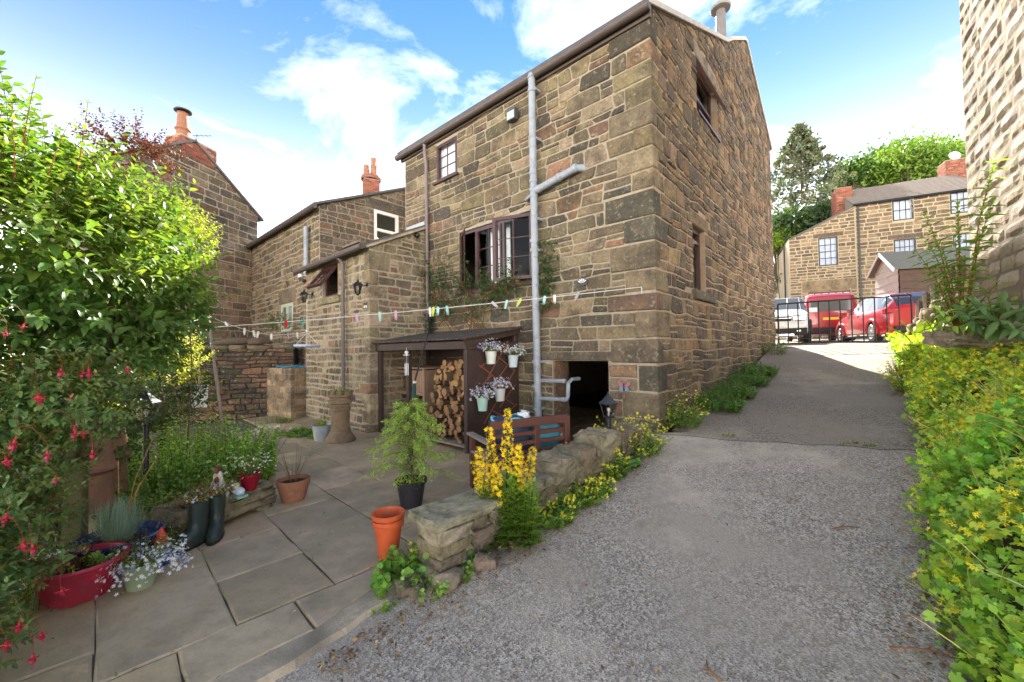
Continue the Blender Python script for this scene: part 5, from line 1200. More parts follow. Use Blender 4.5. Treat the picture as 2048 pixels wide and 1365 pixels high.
# hen
def smooth_part(name, mt, parent, prof, n=14, M=None, sx=1, sy=1): mb = MB(); mb.lathe(prof, n, M, sx, sy); return mb.build(name, mt, parent, True)
CREAM = mat('cream_glaze', (.62, .60, .50), .4, var=.08); PLUM = mat('plum_glaze', (.16, .03, .045), .35, var=.1)
hp = at(436, 990, 3.55); hp.z = .2; hen = thing('hen_ornament', 'cream pottery hen with plum comb and wattle behind the boots', 'ornament', hp, RAD(-70))
smooth_part('body', CREAM, hen, [(.0, 0), (.075, 0), (.085, .05), (.07, .11), (.045, .16), (.036, .20), (.034, .23), (.02, .255), (0, .26)])
mb = MB(); mb.prism([(-.05, .0), (-.045, .035), (-.025, .022), (-.012, .045), (.004, .026), (.02, .046), (.034, .024), (.05, .036), (.055, .0), (.02, -.015)], -.011, .011, Matrix.Translation((0, 0, .255)) @ Matrix.Rotation(RAD(90), 4, 'X')); mb.build('comb', PLUM, hen)
mb = MB(); mb.blob((.035, 0, .185), .022, (.8, 1, 1.5)); mb.build('wattle', PLUM, hen, True)
mb = MB(); mb.lathe([(.016, 0), (.0, .03)], 8, Matrix.Translation((.03, 0, .225)) @ Matrix.Rotation(RAD(95), 4, 'Y')); mb.build('beak', mat('yellow_glaze', (.6, .42, .1), .4), hen)
# sleeping duck / rabbit ornament
dp_ = at(478, 985, 3.6); dp_.z = .225; dk = thing('duck_ornament', 'small pale blue and white pottery duck with yellow head and green base', 'ornament', dp_, RAD(-30))
mb = MB(); mb.blob((0, 0, .035), .05, (1.35, .85, .75), 12, 7); mb.build('body', mat('pale_blue_glaze', (.50, .57, .66), .4, var=.15, nscale=30), dk, True)
mb = MB(); mb.blob((-.05, 0, .075), .03, (1, 1, 1), 10, 6); mb.build('head', mat('soft_yellow_glaze', (.62, .55, .22), .4), dk, True)
mb = MB(); mb.lathe([(.012, 0), (.004, .028)], 8, Matrix.Translation((-.075, 0, .07)) @ Matrix.Rotation(RAD(-100), 4, 'Y')); mb.build('bill', MATS['yellow_glaze'], dk, True)
mb = MB(); mb.prism([(-.07, -.045), (.07, -.045), (.085, 0), (.07, .045), (-.07, .045), (-.085, 0)], -.012, .006); mb.build('base', mat('mint_glaze', (.22, .42, .32), .4), dk)
# red pot of daisies
p = at(500, 985, 3.75); p.z = .22; rp2 = thing('red_glazed_pot', 'small glossy crimson pot of white daisies on the trough', 'flowerpot', p)
lathe_obj('pot', [(0, 0), (.05, 0), (.085, .13), (.095, .135), (.095, .16), (.085, .16), (.07, .12), (0, .12)], mat('crimson_glaze', (.22, .006, .016), .25, var=.1), rp2)
tuft(rp2, random.Random(5), (0, 0, .13), 50, .2, .026, .3, (.13, .2, .05), 1.1, 'simple', .9)
DAISY = [(.85, .85, .8), (.82, .8, .7)]
flowers(rp2, random.Random(6), (0, .02, .2), .22, 85, .02, DAISY, up=.9)
# garden gnome by the lobelia
gp_ = gz(322, 1128); gn = thing('garden_gnome', 'painted garden gnome with orange red hat behind white lobelia', 'gnome', gp_, RAD(-80))
smooth_part('body', mat('blue_coat', (.05, .10, .28), .5, var=.1), gn, [(0, 0), (.055, 0), (.065, .04), (.06, .09), (.04, .125), (0, .13)])
smooth_part('head', mat('painted_skin', (.62, .36, .26), .5), gn, [(0, .115), (.028, .122), (.036, .145), (.03, .17), (0, .18)])
smooth_part('beard', WHITEP, gn, [(0, .05), (.022, .07), (.034, .11), (.03, .145), (0, .15)], 12, Matrix.Translation((.02, 0, 0)))
smooth_part('hat', mat('gnome_hat', (.62, .07, .025), .4), gn, [(.042, .158), (.046, .168), (.03, .2), (.014, .24), (0, .262)])
for s in (-1, 1):
    mb = MB(); mb.tube([(.0, s * .045, .115), (.03, s * .06, .085), (.055, s * .03, .07)], [.018, .016, .013], 8); mb.build('arm', MATS['blue_coat'], gn, True)
    mb = MB(); mb.blob((.045, s * .03, .012), .022, (1.5, 1, .7)); mb.build('boot', BLACK, gn, True)
mb = MB(); mb.blob((.036, 0, .15), .008); mb.build('nose', MATS['painted_skin'], gn, True)
# lobelia pot on the flags
p = gz(283, 1172); lo_ = thing('lobelia_pot', 'sage green pot overflowing with white and pale blue lobelia', 'flowerpot', p)
lathe_obj('pot', [(0, 0), (.07, 0), (.10, .14), (.105, .16), (.095, .16), (0, .14)], mat('sage_glaze', (.22, .27, .17), .5, var=.1), lo_)
tuft(lo_, random.Random(8), (0, 0, .14), 150, .2, .022, .3, (.17, .24, .06), 1.6, 'simple', .6)
flowers(lo_, random.Random(9), (.02, 0, .12), .23, 430, .022, WHT * 3 + LILAC, up=.6, squash=.85)
# cream dish at the left edge
p = gz(62, 1165); cd = thing('cream_planter', 'white rimmed planter half hidden by fuchsia leaves', 'planter', p)
lathe_obj('bowl', [(0, 0), (.1, 0), (.14, .12), (.15, .13), (.145, .145), (.13, .14), (0, .1)], WHITEP, cd)
lathe_obj('soil', [(0, .12), (.128, .118)], SOIL, cd)

# ================================================================== left border: sleeper posts, clay pots, lamp post
rm = random.Random(31); MOSSW = mat('mossy_timber', (.11, .095, .045), .9, var=.3, nscale=9, bump=.4, bscale=50, col2=(.08, .085, .03), c2pos=.5, c2scale=5)
for (u, v0, v1, Y, w_) in ((150, 935, 1058, 2.95, .11), (128, 900, 1050, 3.1, .07)):
    q = at(u, v1, Y); z1 = at(u, v0, Y).z; t = thing('timber_post', 'mossy squared timber post beside the terracotta chimney pot' if w_ > .1 else 'slim dark timber post behind the mossy squared post', 'post', (q.x, q.y, 0), .5)
    mb = MB(); bbox(mb, (-w_ / 2, -w_ / 2, -.02), (w_ / 2, w_ / 2, z1), rm, .008, .004); mb.build('shaft', MOSSW if w_ > .1 else BROWNPAINT, t); mb = MB(); bbox(mb, (-w_ / 2 - .004, -w_ / 2 - .004, z1 - .004), (w_ / 2 + .004, w_ / 2 + .004, z1 + .012), rm, .004, 0); mb.build('cap', MOSSW, t)
for (u, v0, v1, Y, s, lab) in ((187, 850, 1015, 3.25, 1.0, 'tall terracotta chimney pot standing beside mossy timber post'), (222, 835, 960, 3.7, .95, 'terracotta chimney pot topped with yellow leaved plant')):
    q = at(u, v1, Y); q.z = max(0, min(q.z, .25)); z1 = at(u, v0, Y).z - q.z; t = thing('clay_chimney_pot', lab, 'chimney pot', q)
    lathe_obj('pot', [(0, 0), (.13 * s, 0), (.125 * s, .03), (.105 * s, z1 * .42), (.12 * s, z1 * .43), (.15 * s, z1 * .47), (.15 * s, z1 * .5), (.125 * s, z1 * .54), (.085 * s, z1 * .95), (.10 * s, z1 * .96), (.10 * s, z1), (.08 * s, z1), (0, z1 * .9)], mat('aged_terracotta', (.24, .115, .075), .8, var=.2, nscale=9, vec='obj', col2=(.15, .1, .06), c2pos=.56, c2scale=5), t)
    if s < 1: tuft(t, random.Random(41), (0, 0, z1 * .92), 45, .2, .04, .5, (.30, .32, .06), 1.0); flowers(t, random.Random(42), (.12, .05, z1 + .1), .13, 45, .02, [(.7, .68, .72), (.8, .8, .78)])
def lantern(t, z, s=1.0):
    """four sided tapered lantern with hipped roof; glass panes are parts"""
    b0, b1, h = .05 * s, .085 * s, .17 * s
    mb = MB()
    for k in range(4):
        a = k * math.pi / 2 + math.pi / 4; q = math.sqrt(2); c0 = Vector((math.cos(a) * b0 * q, math.sin(a) * b0 * q, z)); c1 = Vector((math.cos(a) * b1 * q, math.sin(a) * b1 * q, z + h)); mb.tube([c0, c1], .007 * s, 5)
    mb.box(-b0 - .008, b0 + .008, -b0 - .008, b0 + .008, z - .02 * s, z); mb.build('cage', BLACK, t)
    mb = MB(); mb.lathe([(b1 * 1.42 * 1.1, z + h - .004), (b1 * 1.42 * 1.1, z + h + .012), (b1 * 1.05, z + h + .045 * s), (b1 * .5, z + h + .10 * s), (b1 * .28, z + h + .115 * s), (b1 * .28, z + h + .13 * s), (.012 * s, z + h + .14 * s), (.016 * s, z + h + .16 * s), (0, z + h + .18 * s)], 4, Matrix.Rotation(math.pi / 4, 4, 'Z')); mb.build('roof', mat('black_lamp_paint', (.03, .034, .042), .35, var=.1), t)
    LG = MATS.get('lamp_glass') or MATS.setdefault('lamp_glass', glass_mat('lamp_glass', (.8, .78, .72), .3))
    for k in range(4):
        M = Matrix.Rotation(k * math.pi / 2, 4, 'Z'); mb = MB(); mb.add([(b0 - .003, -b0 + .004, z + .004), (b0 - .003, b0 - .004, z + .004), (b1 - .003, b1 - .006, z + h - .004), (b1 - .003, -b1 + .006, z + h - .004)], [(0, 1, 2, 3)], M); mb.build('pane', LG, t)
    mb = MB(); mb.tube([(0, 0, z), (0, 0, z + .06 * s)], .012 * s, 8); mb.blob((0, 0, z + .085 * s), .026 * s, (1, 1, 1.2)); mb.build('bulb', PLASTERW, t, True)
q = at(292, 905, 4.05); zt = at(292, 840, 4.05).z; lp1 = thing('lamp_post', 'black lantern on a fluted garden post among the herbs', 'lamp', (q.x, q.y, 0), .3)
lathe_obj('post', [(.05, 0), (.05, .04), (.03, .06), (.026, .3), (.034, .32), (.026, .34), (.024, zt - .06), (.036, zt - .05), (.028, zt - .02)], BLACK, lp1, 10); lantern(lp1, zt, .95)
q = at(1218, 870, 4.35); zt = at(1218, 832, 4.35).z; lp2 = thing('lamp_post', 'black lantern on a short post before the cellar doorway', 'lamp', (q.x, q.y, 0), .3)
lathe_obj('post', [(.05, 0), (.05, .04), (.03, .06), (.026, zt - .05), (.036, zt - .045), (.028, zt - .02)], BLACK, lp2, 10); lantern(lp2, zt, .78)
def wall_lamp(pos, lab, out):
    t = thing('wall_lantern', lab, 'lamp', pos, TH)
    mb = MB(); mb.lathe([(.045, 0), (.045, .015), (.02, .025), (0, .025)], 12, Matrix.Translation((0, 0, .02)) @ Matrix.Rotation(RAD(90), 4, 'X')); mb.build('backplate', BLACK, t)
    mb = MB(); mb.tube([(0, -.01, .02), (0, -.08, -.02), (0, -.16, .04), (0, -.19, .10), (0, -.19, .06)], .01, 6); mb.build('bracket', BLACK, t, True)
    for c in list(t.children): pass
    e = bpy.data.objects.new('lantern_head', None)
    L_ = MB(); z = -.16
    mb = MB(); mb.lathe([(.012, -.2), (.045, -.17), (.05, -.165), (.07, -.02), (.1, -.015), (.085, .01), (.04, .04), (.015, .06), (0, .065)], 6, Matrix.Translation((0, -.19, 0))); 
    hb = MB(); hb.lathe([(.08, -.015), (.1, -.012), (.085, .012), (.04, .045), (.015, .06), (0, .065)], 6, Matrix.Translation((0, -.19, 0))); hb.build('hood', BLACK, t)
    for k in range(6):
        a, b = k * math.pi / 3, (k + 1) * math.pi / 3; p = lambda a, r_, zz: Vector((r_ * math.cos(a), -.19 + r_ * math.sin(a), zz))
        m2 = MB(); m2.tube([p(a, .042, -.17), p(a, .074, -.015)], .005, 4); m2.build('cage_bar', BLACK, t); m2 = MB(); m2.add([p(a, .04, -.168), p(b, .04, -.168), p(b, .071, -.016), p(a, .071, -.016)], [(0, 1, 2, 3)]); m2.build('pane', MATS['lamp_glass'], t)
    m2 = MB(); m2.lathe([(0, -.21), (.012, -.2), (.046, -.175), (.046, -.166), (0, -.166)], 8, Matrix.Translation((0, -.19, 0))); m2.build('finial', BLACK, t)
q = front(735, 572, LY); wall_lamp(hw(q.x, LY - .005, q.z), 'black wall lantern beside the propped window', 1)
q = front(624, 590, LY); wall_lamp(hw(q.x + .05, LY - .005, q.z), 'black wall lantern at the left end of the lean-to', 1)

# ================================================================== block bunker and retaining wall at the back
blk = gz(583, 838); bk0, bk1, bk2 = gz(583, 838), gz(506, 826), gz(614, 833)
bang = math.atan2((bk0 - bk1).y, (bk0 - bk1).x)
bu = thing('block_bunker', 'square planter of sandstone blocks draped with blue netting', 'planter', bk0, bang)
bt_ = at(583, 737, bk0.y).z; bw = (bk0 - bk1).length; PALK = pal_mix([(4, (.36, .275, .175)), (3, (.30, .22, .135)), (2, (.25, .18, .11)), (1, (.40, .31, .21))])
mb = MB(); mb.box(-bw + .01, -.01, .01, .95, -.05, bt_ - .01); mb.build('core', MATS['grey_mortar'], bu); nC = 8; hC = bt_ / nC
for i in range(nC):
    x = -bw
    while x < -.02:
        L = min(rm.uniform(.17, .27), -x); 
        if -x - L < .1: L = -x
        rock_obj('block', (x + .003, -.012, i * hC + .004), (x + L - .003, .08, (i + 1) * hC - .004), rm, PALK(rm), bu, amp=.004, rnd=.01, smooth=False); x += L
    y = .085
    while y < .95:
        L = min(rm.uniform(.2, .38), .95 - y); rock_obj('block', (-.07, y + .003, i * hC + .004), (.012, y + L - .003, (i + 1) * hC - .004), rm, PALK(rm), bu, amp=.004, rnd=.01, smooth=False); y += L
        if .95 - y < .05: break
nt2 = MB(); NETB = mat('blue_net', (.05, .26, .36), .6, var=.2)
for k in range(16): a, b = rm.uniform(-bw, -.05), rm.uniform(0, .9); nt2.tube([(a, b, bt_ + .01), (a + rm.uniform(-.2, .2), b + rm.uniform(-.2, .2), bt_ + rm.uniform(.02, .08)), (a + rm.uniform(-.3, .3), b + rm.uniform(-.3, .3), bt_ + .02)], .016, 5)
tag(nt2.build('netting', NETB, None, True, loc=bk0, rz=bang), 'tangle of blue netting on top of the block bunker', 'netting')
# retaining wall
ra, rb3 = at(588, 700, 9.9), at(300, 700, 9.0); rdv = (ra - rb3); rlen = rdv.length; rang = math.atan2(rdv.y, rdv.x)
rw_ = thing('retaining_wall', 'dark rough stone retaining wall behind the herb bed', 'wall', (rb3.x, rb3.y, 0), rang)
FRW = Frame((0, 0, 0), (1, 0, 0), (0, -1, 0)); rtop = at(480, 698, 9.6).z
mb = MB(); panel(mb, FRW, 0, rlen, -.2, lambda s: rtop, []); mb.quad((0, 0, rtop), (rlen, 0, rtop), (rlen, .5, rtop), (0, .5, rtop)); mb.box(0, rlen, .01, .5, -.2, rtop - .01); rww = mb.build('wall', mat('dark_earth_joint', (.035, .028, .022), .95, var=.3), rw_)
SS = StoneSet(rw_, 300); r5 = random.Random(88)
rubble(SS, rww, FRW, 0, rlen, courses(r5, -.05, rtop, (.08, .15)), lambda s: rtop, [], r5, pal_mix([(3, (.16, .10, .065)), (3, (.11, .08, .055)), (2, (.21, .12, .075)), (1, (.09, .085, .05))]), sl=(.2, .55), mort=.012, wav=.025, prd=.022, split=.15, slant=.04, rough=.6)
SS.finish()
x = 0
while x < rlen: L = r5.uniform(.35, .6); rock_obj('coping_stone', (x, -.05, rtop - .01), (x + L - .02, .3, rtop + .09), r5, (.19, .15, .10), rw_, amp=.015, rnd=.12, mt=MOSS); x += L
Mrw = Matrix.Translation((rb3.x, rb3.y, 0)) @ Matrix.Rotation(rang, 4, 'Z')
for k, (u, L, rr_, yaw) in enumerate(((480, 1.0, .09, .2), (450, .7, .06, -.3), (520, .5, .1, .1), (395, .8, .08, .15), (350, .6, .12, .5))):
    q = at(u, 688, 9.55); pts = [Vector((-L / 2, 0, 0)), Vector((-L / 4, .04, .05)), Vector((0, -.03, .06)), Vector((L / 4, .03, .07)), Vector((L / 2, 0, .02))]; mb = MB(); mb.tube(pts, [rr_ * .6, rr_, rr_ * 1.1, rr_ * .8, rr_ * .35], 8)
    for j in range(2): mb.tube([pts[2], pts[2] + Vector((r5.uniform(-.2, .2), .05, .22))], [rr_ * .4, .012], 5)
    tag(mb.build('driftwood', BARK, None, True, loc=(q.x, q.y, rtop + .13), rz=rang + yaw), 'gnarled driftwood branch lying along the retaining wall top', 'driftwood', 'driftwood on the retaining wall')
# shovel leaning on the wall
a, b, c = at(398, 690, 8.7), at(399, 778, 8.55), at(396, 806, 8.45); sv = thing('shovel', 'grey flat bladed shovel leaning on the retaining wall', 'shovel', c)
mb = MB(); mb.tube([b - c, a - c], .018, 6); mb.build('shaft', WOODG, sv); hw2 = .19
mb = MB(); top_ = at(399, 770, 8.55) - c; bot_ = at(398, 815, 8.45) - c; mb.add([top_ + Vector((-hw2, 0, 0)), top_ + Vector((hw2, 0, 0)), bot_ + Vector((hw2 * 1.05, -.03, 0)), bot_ + Vector((-hw2 * 1.05, -.03, 0)), top_ + Vector((-hw2, .012, 0)), top_ + Vector((hw2, .012, 0)), bot_ + Vector((hw2 * 1.05, -.018, 0)), bot_ + Vector((-hw2 * 1.05, -.018, 0))], [(0, 1, 2, 3), (7, 6, 5, 4), (0, 4, 5, 1), (1, 5, 6, 2), (2, 6, 7, 3), (3, 7, 4, 0)]); mb.build('blade', mat('dull_steel', (.24, .22, .19), .6, var=.25, nscale=12, metal=.2), sv)
# wooden prop
a, b = at(416, 630, 6.0), at(455, 858, 5.6); b.z = 0; pr = thing('clothes_prop', 'long wooden clothes prop standing among the herbs', 'prop', b)
mb = MB(); mb.tube([Vector((0, 0, 0)), (a - b) * .5, a - b], [.022, .021, .018], 8); mb.build('pole', WOODG, pr, True)
mb = MB(); d = (a - b).normalized(); mb.tube([a - b, a - b + d * .04 + Vector((.02, 0, .02))], .008, 5); mb.tube([a - b, a - b + d * .04 + Vector((-.02, 0, .02))], .008, 5); mb.build('notch', WOODG, pr)

# ================================================================== washing lines and pegs
LINE = mat('white_cord', (.62, .60, .52), .7, var=.05)
hk = hw(front(1285, 575).x, -.03, front(1285, 575).z); le = at(372, 659, 5.0)
def line_pt(t): p = Vector(le).lerp(hk, t); p.z -= .10 * 4 * t * (1 - t) * .35; return p
mb = MB(); mb.tube([line_pt(k / 30) for k in range(31)], .006, 5); mb.tube([hk, hk + Vector((.0, -.015, -.09))], .006, 5); tag(mb.build('washing_line', LINE, None, True), 'white washing line strung across the patio to the house corner', 'washing line')
a = at(418, 633, 6.0); l2 = [at(338, 655, 5.3), at(380, 645, 5.7), a, at(455, 648, 6.3), at(500, 663, 6.7), at(545, 671, 7.1), at(600, 668, 7.6), at(622, 663, 7.7)]
mb = MB(); mb.tube(l2, .006, 5); tag(mb.build('washing_line', LINE, None, True), 'slack white washing line lifted over the wooden prop', 'washing line')
PEGC = {'red': (.55, .03, .04), 'green': (.02, .28, .18), 'pink': (.68, .38, .52), 'aqua': (.38, .68, .66), 'white': (.75, .73, .68), 'yellow': (.62, .72, .12), 'lilac': (.58, .5, .62), 'grey': (.42, .42, .46)}
PEGM = {}
def peg_mesh(c):
    if c not in PEGM:
        m_ = mat('peg_' + c, PEGC[c], .4, var=.04); mb = MB()
        for s in (-1, 1): mb.add([(s * .002, -.006, .022), (s * .012, -.006, .018), (s * .014, -.006, -.03), (s * .006, -.006, -.078), (s * .001, -.006, -.03), (s * .002, .006, .022), (s * .012, .006, .018), (s * .014, .006, -.03), (s * .006, .006, -.078), (s * .001, .006, -.03)], [(0, 1, 2, 3, 4), (9, 8, 7, 6, 5)] + [(i, 5 + i, 5 + (i + 1) % 5, (i + 1) % 5) for i in range(5)])
        mb.tube([(-.009, -.007, .0), (.009, -.007, .0)], .004, 5); PEGM[c] = mb.mesh('peg', m_)
    return PEGM[c]
rpg = random.Random(2)
def put_peg(p, c, tilt, where):
    o = bpy.data.objects.new('peg', peg_mesh(c)); COL.objects.link(o); o.location = p; o.rotation_euler = (rpg.uniform(-.3, .3), tilt, rpg.uniform(-.9, .2)); o.scale = (1.25,) * 3
    tag(o, '%s plastic clothes peg on the %s' % (c, where), 'clothes peg', 'clothes pegs on the %s' % where)
def near_t(u):
    best = min(range(401), key=lambda k: abs(_px(line_pt(k / 400)) - u)); return best / 400
def _px(p): q = CR.transposed() @ (Vector(p) - ORG); return 1024 + F * q.x / -q.z
for u, c, tl3 in ((572, 'red', .1), (606, 'green', -.25), (714, 'pink', 0), (760, 'aqua', .05), (792, 'pink', 0), (861, 'white', .0), (867, 'yellow', .1), (875, 'aqua', .05), (895, 'aqua', 0), (986, 'lilac', -.9), (1014, 'aqua', .05), (1041, 'yellow', .6), (1090, 'aqua', .2), (1110, 'white', 0), (1156, 'grey', .5)): put_peg(line_pt(near_t(u)), c, tl3, 'straight washing line')
for u, c, tl3 in ((372, 'white', 1.2), (381, 'white', .9), (452, 'white', -1.0), (490, 'white', .2), (508, 'white', -.2), (516, 'white', .3), (543, 'white', 0), (575, 'grey', .5), (594, 'white', 0)):
    k = min(((i, t) for i in range(len(l2) - 1) for t in [j / 20 for j in range(20)]), key=lambda it: abs(_px(Vector(l2[it[0]]).lerp(l2[it[0] + 1], it[1])) - u)); put_peg(Vector(l2[k[0]]).lerp(l2[k[0] + 1], k[1]), c, tl3, 'slack washing line')

# ================================================================== ornaments on the walls
q = front(1165, 566, -.03); sh = thing('shell_ornament', 'black fan shaped wall ornament with white ribs on the eaves wall', 'ornament', hw(q.x, -.03, q.z), TH)
mb = MB(); mb.prism([(.09 * math.cos(RAD(a)), .075 * math.sin(RAD(a))) for a in range(-10, 200, 21)] + [(-.03, -.05), (.03, -.05)], 0, .012, Matrix.Rotation(RAD(90), 4, 'X')); mb.build('back', BLACK, sh)
for a in (30, 62, 92, 122, 150): mb = MB(); mb.prism([(.012 * math.cos(RAD(a)), -.02 + .02 * math.sin(RAD(a))), (.075 * math.cos(RAD(a - 9)), .06 * math.sin(RAD(a - 9))), (.075 * math.cos(RAD(a + 9)), .06 * math.sin(RAD(a + 9)))], .0125, .018, Matrix.Rotation(RAD(90), 4, 'X')); mb.build('rib', WHITEP, sh)
def butterfly(pos, s, lab, c1, c2, drop=False):
    t = thing('butterfly_ornament', lab, 'ornament', pos, TH)
    for sg in (-1, 1):
        mb = MB(); mb.prism([(sg * x * s, y * s) for x, y in ((.006, .0), (.05, .06), (.09, .075), (.095, .04), (.06, .005))][::sg], 0, .006, Matrix.Rotation(RAD(90), 4, 'X')); mb.build('upper_wing', c1, t)
        mb = MB(); mb.prism([(sg * x * s, y * s) for x, y in ((.006, -.005), (.058, .0), (.075, -.04), (.05, -.07), (.02, -.05))][::sg], 0.001, .007, Matrix.Rotation(RAD(90), 4, 'X')); mb.build('lower_wing', c2, t)
    mb = MB(); mb.tube([(0, -.006, -.06 * s), (0, -.008, .05 * s)], .007 * s, 6); mb.build('body', BLACK, t)
    if drop: mb = MB(); mb.tube([(0, -.004, -.06 * s), (0, -.004, -.13 * s)], .002, 4); mb.blob((0, -.006, -.14 * s), .014); mb.build('pendant', mat('amber_bead', (.6, .12, .04), .3), t)
    return t
PINKM = mat('pink_enamel', (.42, .13, .17), .4, var=.2, nscale=30); BLUEM = mat('blue_grey_enamel', (.16, .24, .36), .4, var=.2, nscale=30)
q = front(1248, 774, -.03); butterfly(hw(q.x, -.03, q.z), .95, 'pink and blue metal butterfly right of the cellar doorway', PINKM, BLUEM, True)
q = front(731, 611, LY - .02); butterfly(hw(q.x, LY - .02, q.z), .75, 'small black and white butterfly below the wall lantern', BLACK, WHITEP)
q = side(838, 470, LX1 + .1); dm = thing('security_camera', 'small black dome camera high on the lean-to side', 'camera', hw(LX1, q.y, q.z), TH)
mb = MB(); mb.lathe([(.06, 0), (.06, .02), (.055, .05), (.04, .085), (0, .1)], 14, Matrix.Rotation(RAD(90), 4, 'Y')); mb.build('housing', BLACK, dm, True); mb = MB(); mb.lathe([(.075, -.004), (.075, .006), (.06, .01)], 14, Matrix.Rotation(RAD(90), 4, 'Y')); mb.build('ring', BLACK, dm)
q = front(610, 552, LY - .05); fl2 = thing('security_light', 'white security floodlight at the lean-to corner', 'lamp', hw(q.x, LY - .0, q.z), TH)
mb = MB(); bbox(mb, (-.14, -.16, -.04), (.0, -.10, .09)); mb.build('head', WHITEP, fl2); mb = MB(); mb.tube([(0, 0, 0), (-.05, -.1, .02)], .014, 6); mb.build('bracket', WHITEP, fl2); mb = MB(); mb.blob((-.04, -.06, -.12), .05, (1, 1, .9)); mb.build('sensor', BLACK, fl2, True)
q = at(614, 693, 7.9); ds = thing('hanging_dish', 'blue and white ceramic bird dish hanging on cords from the lantern', 'bird feeder', q)
mb = MB(); mb.lathe([(0, -.02), (.2, -.02), (.235, .0), (.24, .035), (.225, .035), (.215, .005), (0, -.004)], 24); mb.build('dish', mat('blue_white_ceramic', (.45, .52, .68), .35, var=.5, nscale=25), ds, True)
for k in range(3): a = k * 2.094; mb = MB(); mb.tube([(.23 * math.cos(a), .23 * math.sin(a), .03), (0, 0, .28)], .005, 4); mb.build('cord', LINE, ds)
mb = MB(); mb.tube([(0, 0, .28), (0, 0, .95)], .005, 4); mb.blob((0, 0, .3), .03); mb.build('cord', LINE, ds)

# ================================================================== hanging buckets on the trellis
for k, (u, v, c, lab) in enumerate(((982, 716, (.62, .63, .58), 'white metal bucket of pink white lobelia, upper left on the trellis'), (1026, 723, (.55, .62, .68), 'pale blue metal bucket of white lobelia beside the upper left bucket'), (1000, 790, (.6, .62, .6), 'bucket hidden under lobelia, midway down the trellis'), (965, 809, (.42, .62, .54), 'mint green metal bucket of lilac lobelia, lowest on the trellis'))):
    p = side(u, v, SX1 + .13); pos = hw(SX1 + .13, p.y, p.z - .075); t = thing('hanging_bucket', lab, 'flowerpot', pos - Vector((0, 0, .02)), TH); t.scale = (1.28,) * 3
    lathe_obj('bucket', [(0, 0), (.05, 0), (.068, .145), (.074, .15), (.068, .155), (.055, .13), (0, .12)], mat('bucket_paint_%d' % k, c, .45, var=.08, nscale=12), t, 18)
    mb = MB(); mb.tube([(-.06, 0, .15), (-.075, 0, .24), (-.1, 0, .28), (-.12, 0, .25)], .007, 5); mb.build('hook', WHITEP, t, True)
    r = random.Random(200 + k); tuft(t, r, (0, 0, .13), 110, .15, .022, .32, r.choice([(.2, .2, .07), (.26, .13, .06), (.15, .2, .06)]), 1.5, 'simple', .7)
    flowers(t, r, (0, 0, .17), .17, 190, .026, (WHT * 2 + LILAC + [(.72, .55, .7)]) if k != 1 else WHT, up=.9)
# ================================================================== gate, yard, vehicles
gl, gr_ = at(1558, 690, 11.35), at(1826, 684, 9.9); gzl, gzr = at(1558, 609, 11.35).z, at(1826, 590, 9.9).z
ga = thing('drive_gate', 'black iron bar gate hung from the house corner across the drive', 'gate', (gl.x, gl.y, 0)); gv = Vector((gr_.x - gl.x, gr_.y - gl.y, 0)); nbar = 13
gp0 = lambda t: Vector((gv.x * t, gv.y * t, 0)); zb0, zb1 = gl.z + .03, gr_.z + .03
IRON = mat('black_iron', (.015, .013, .013), .45, var=.1)
for k in range(nbar): t = k / (nbar - 1); p = gp0(t); mb = MB(); mb.tube([p + Vector((0, 0, lerp(zb0, zb1, t))), p + Vector((0, 0, lerp(gzl, gzr, t)))], .016 if 0 < k < nbar - 1 else .024, 6); mb.build('bar' if 0 < k < nbar - 1 else 'stile', IRON, ga)
for dz_ in (0, .13, .2): mb = MB(); mb.tube([gp0(0) + Vector((0, 0, zb0 + dz_)), gp0(1) + Vector((0, 0, zb1 + dz_))], .02 if dz_ == 0 else .008, 6); mb.build('rail', IRON, ga)
mb = MB(); mb.tube([gp0(0) + Vector((0, 0, gzl)), gp0(1) + Vector((0, 0, gzr))], .022, 6); mb.build('rail', IRON, ga)
for z in (gzl - .12, zb0 + .25): mb = MB(); mb.tube([gp0(0) + Vector((0, 0, z)), gp0(0) - gv.normalized() * .25 + Vector((0, 0, z))], .012, 6); mb.build('hinge', IRON, ga)

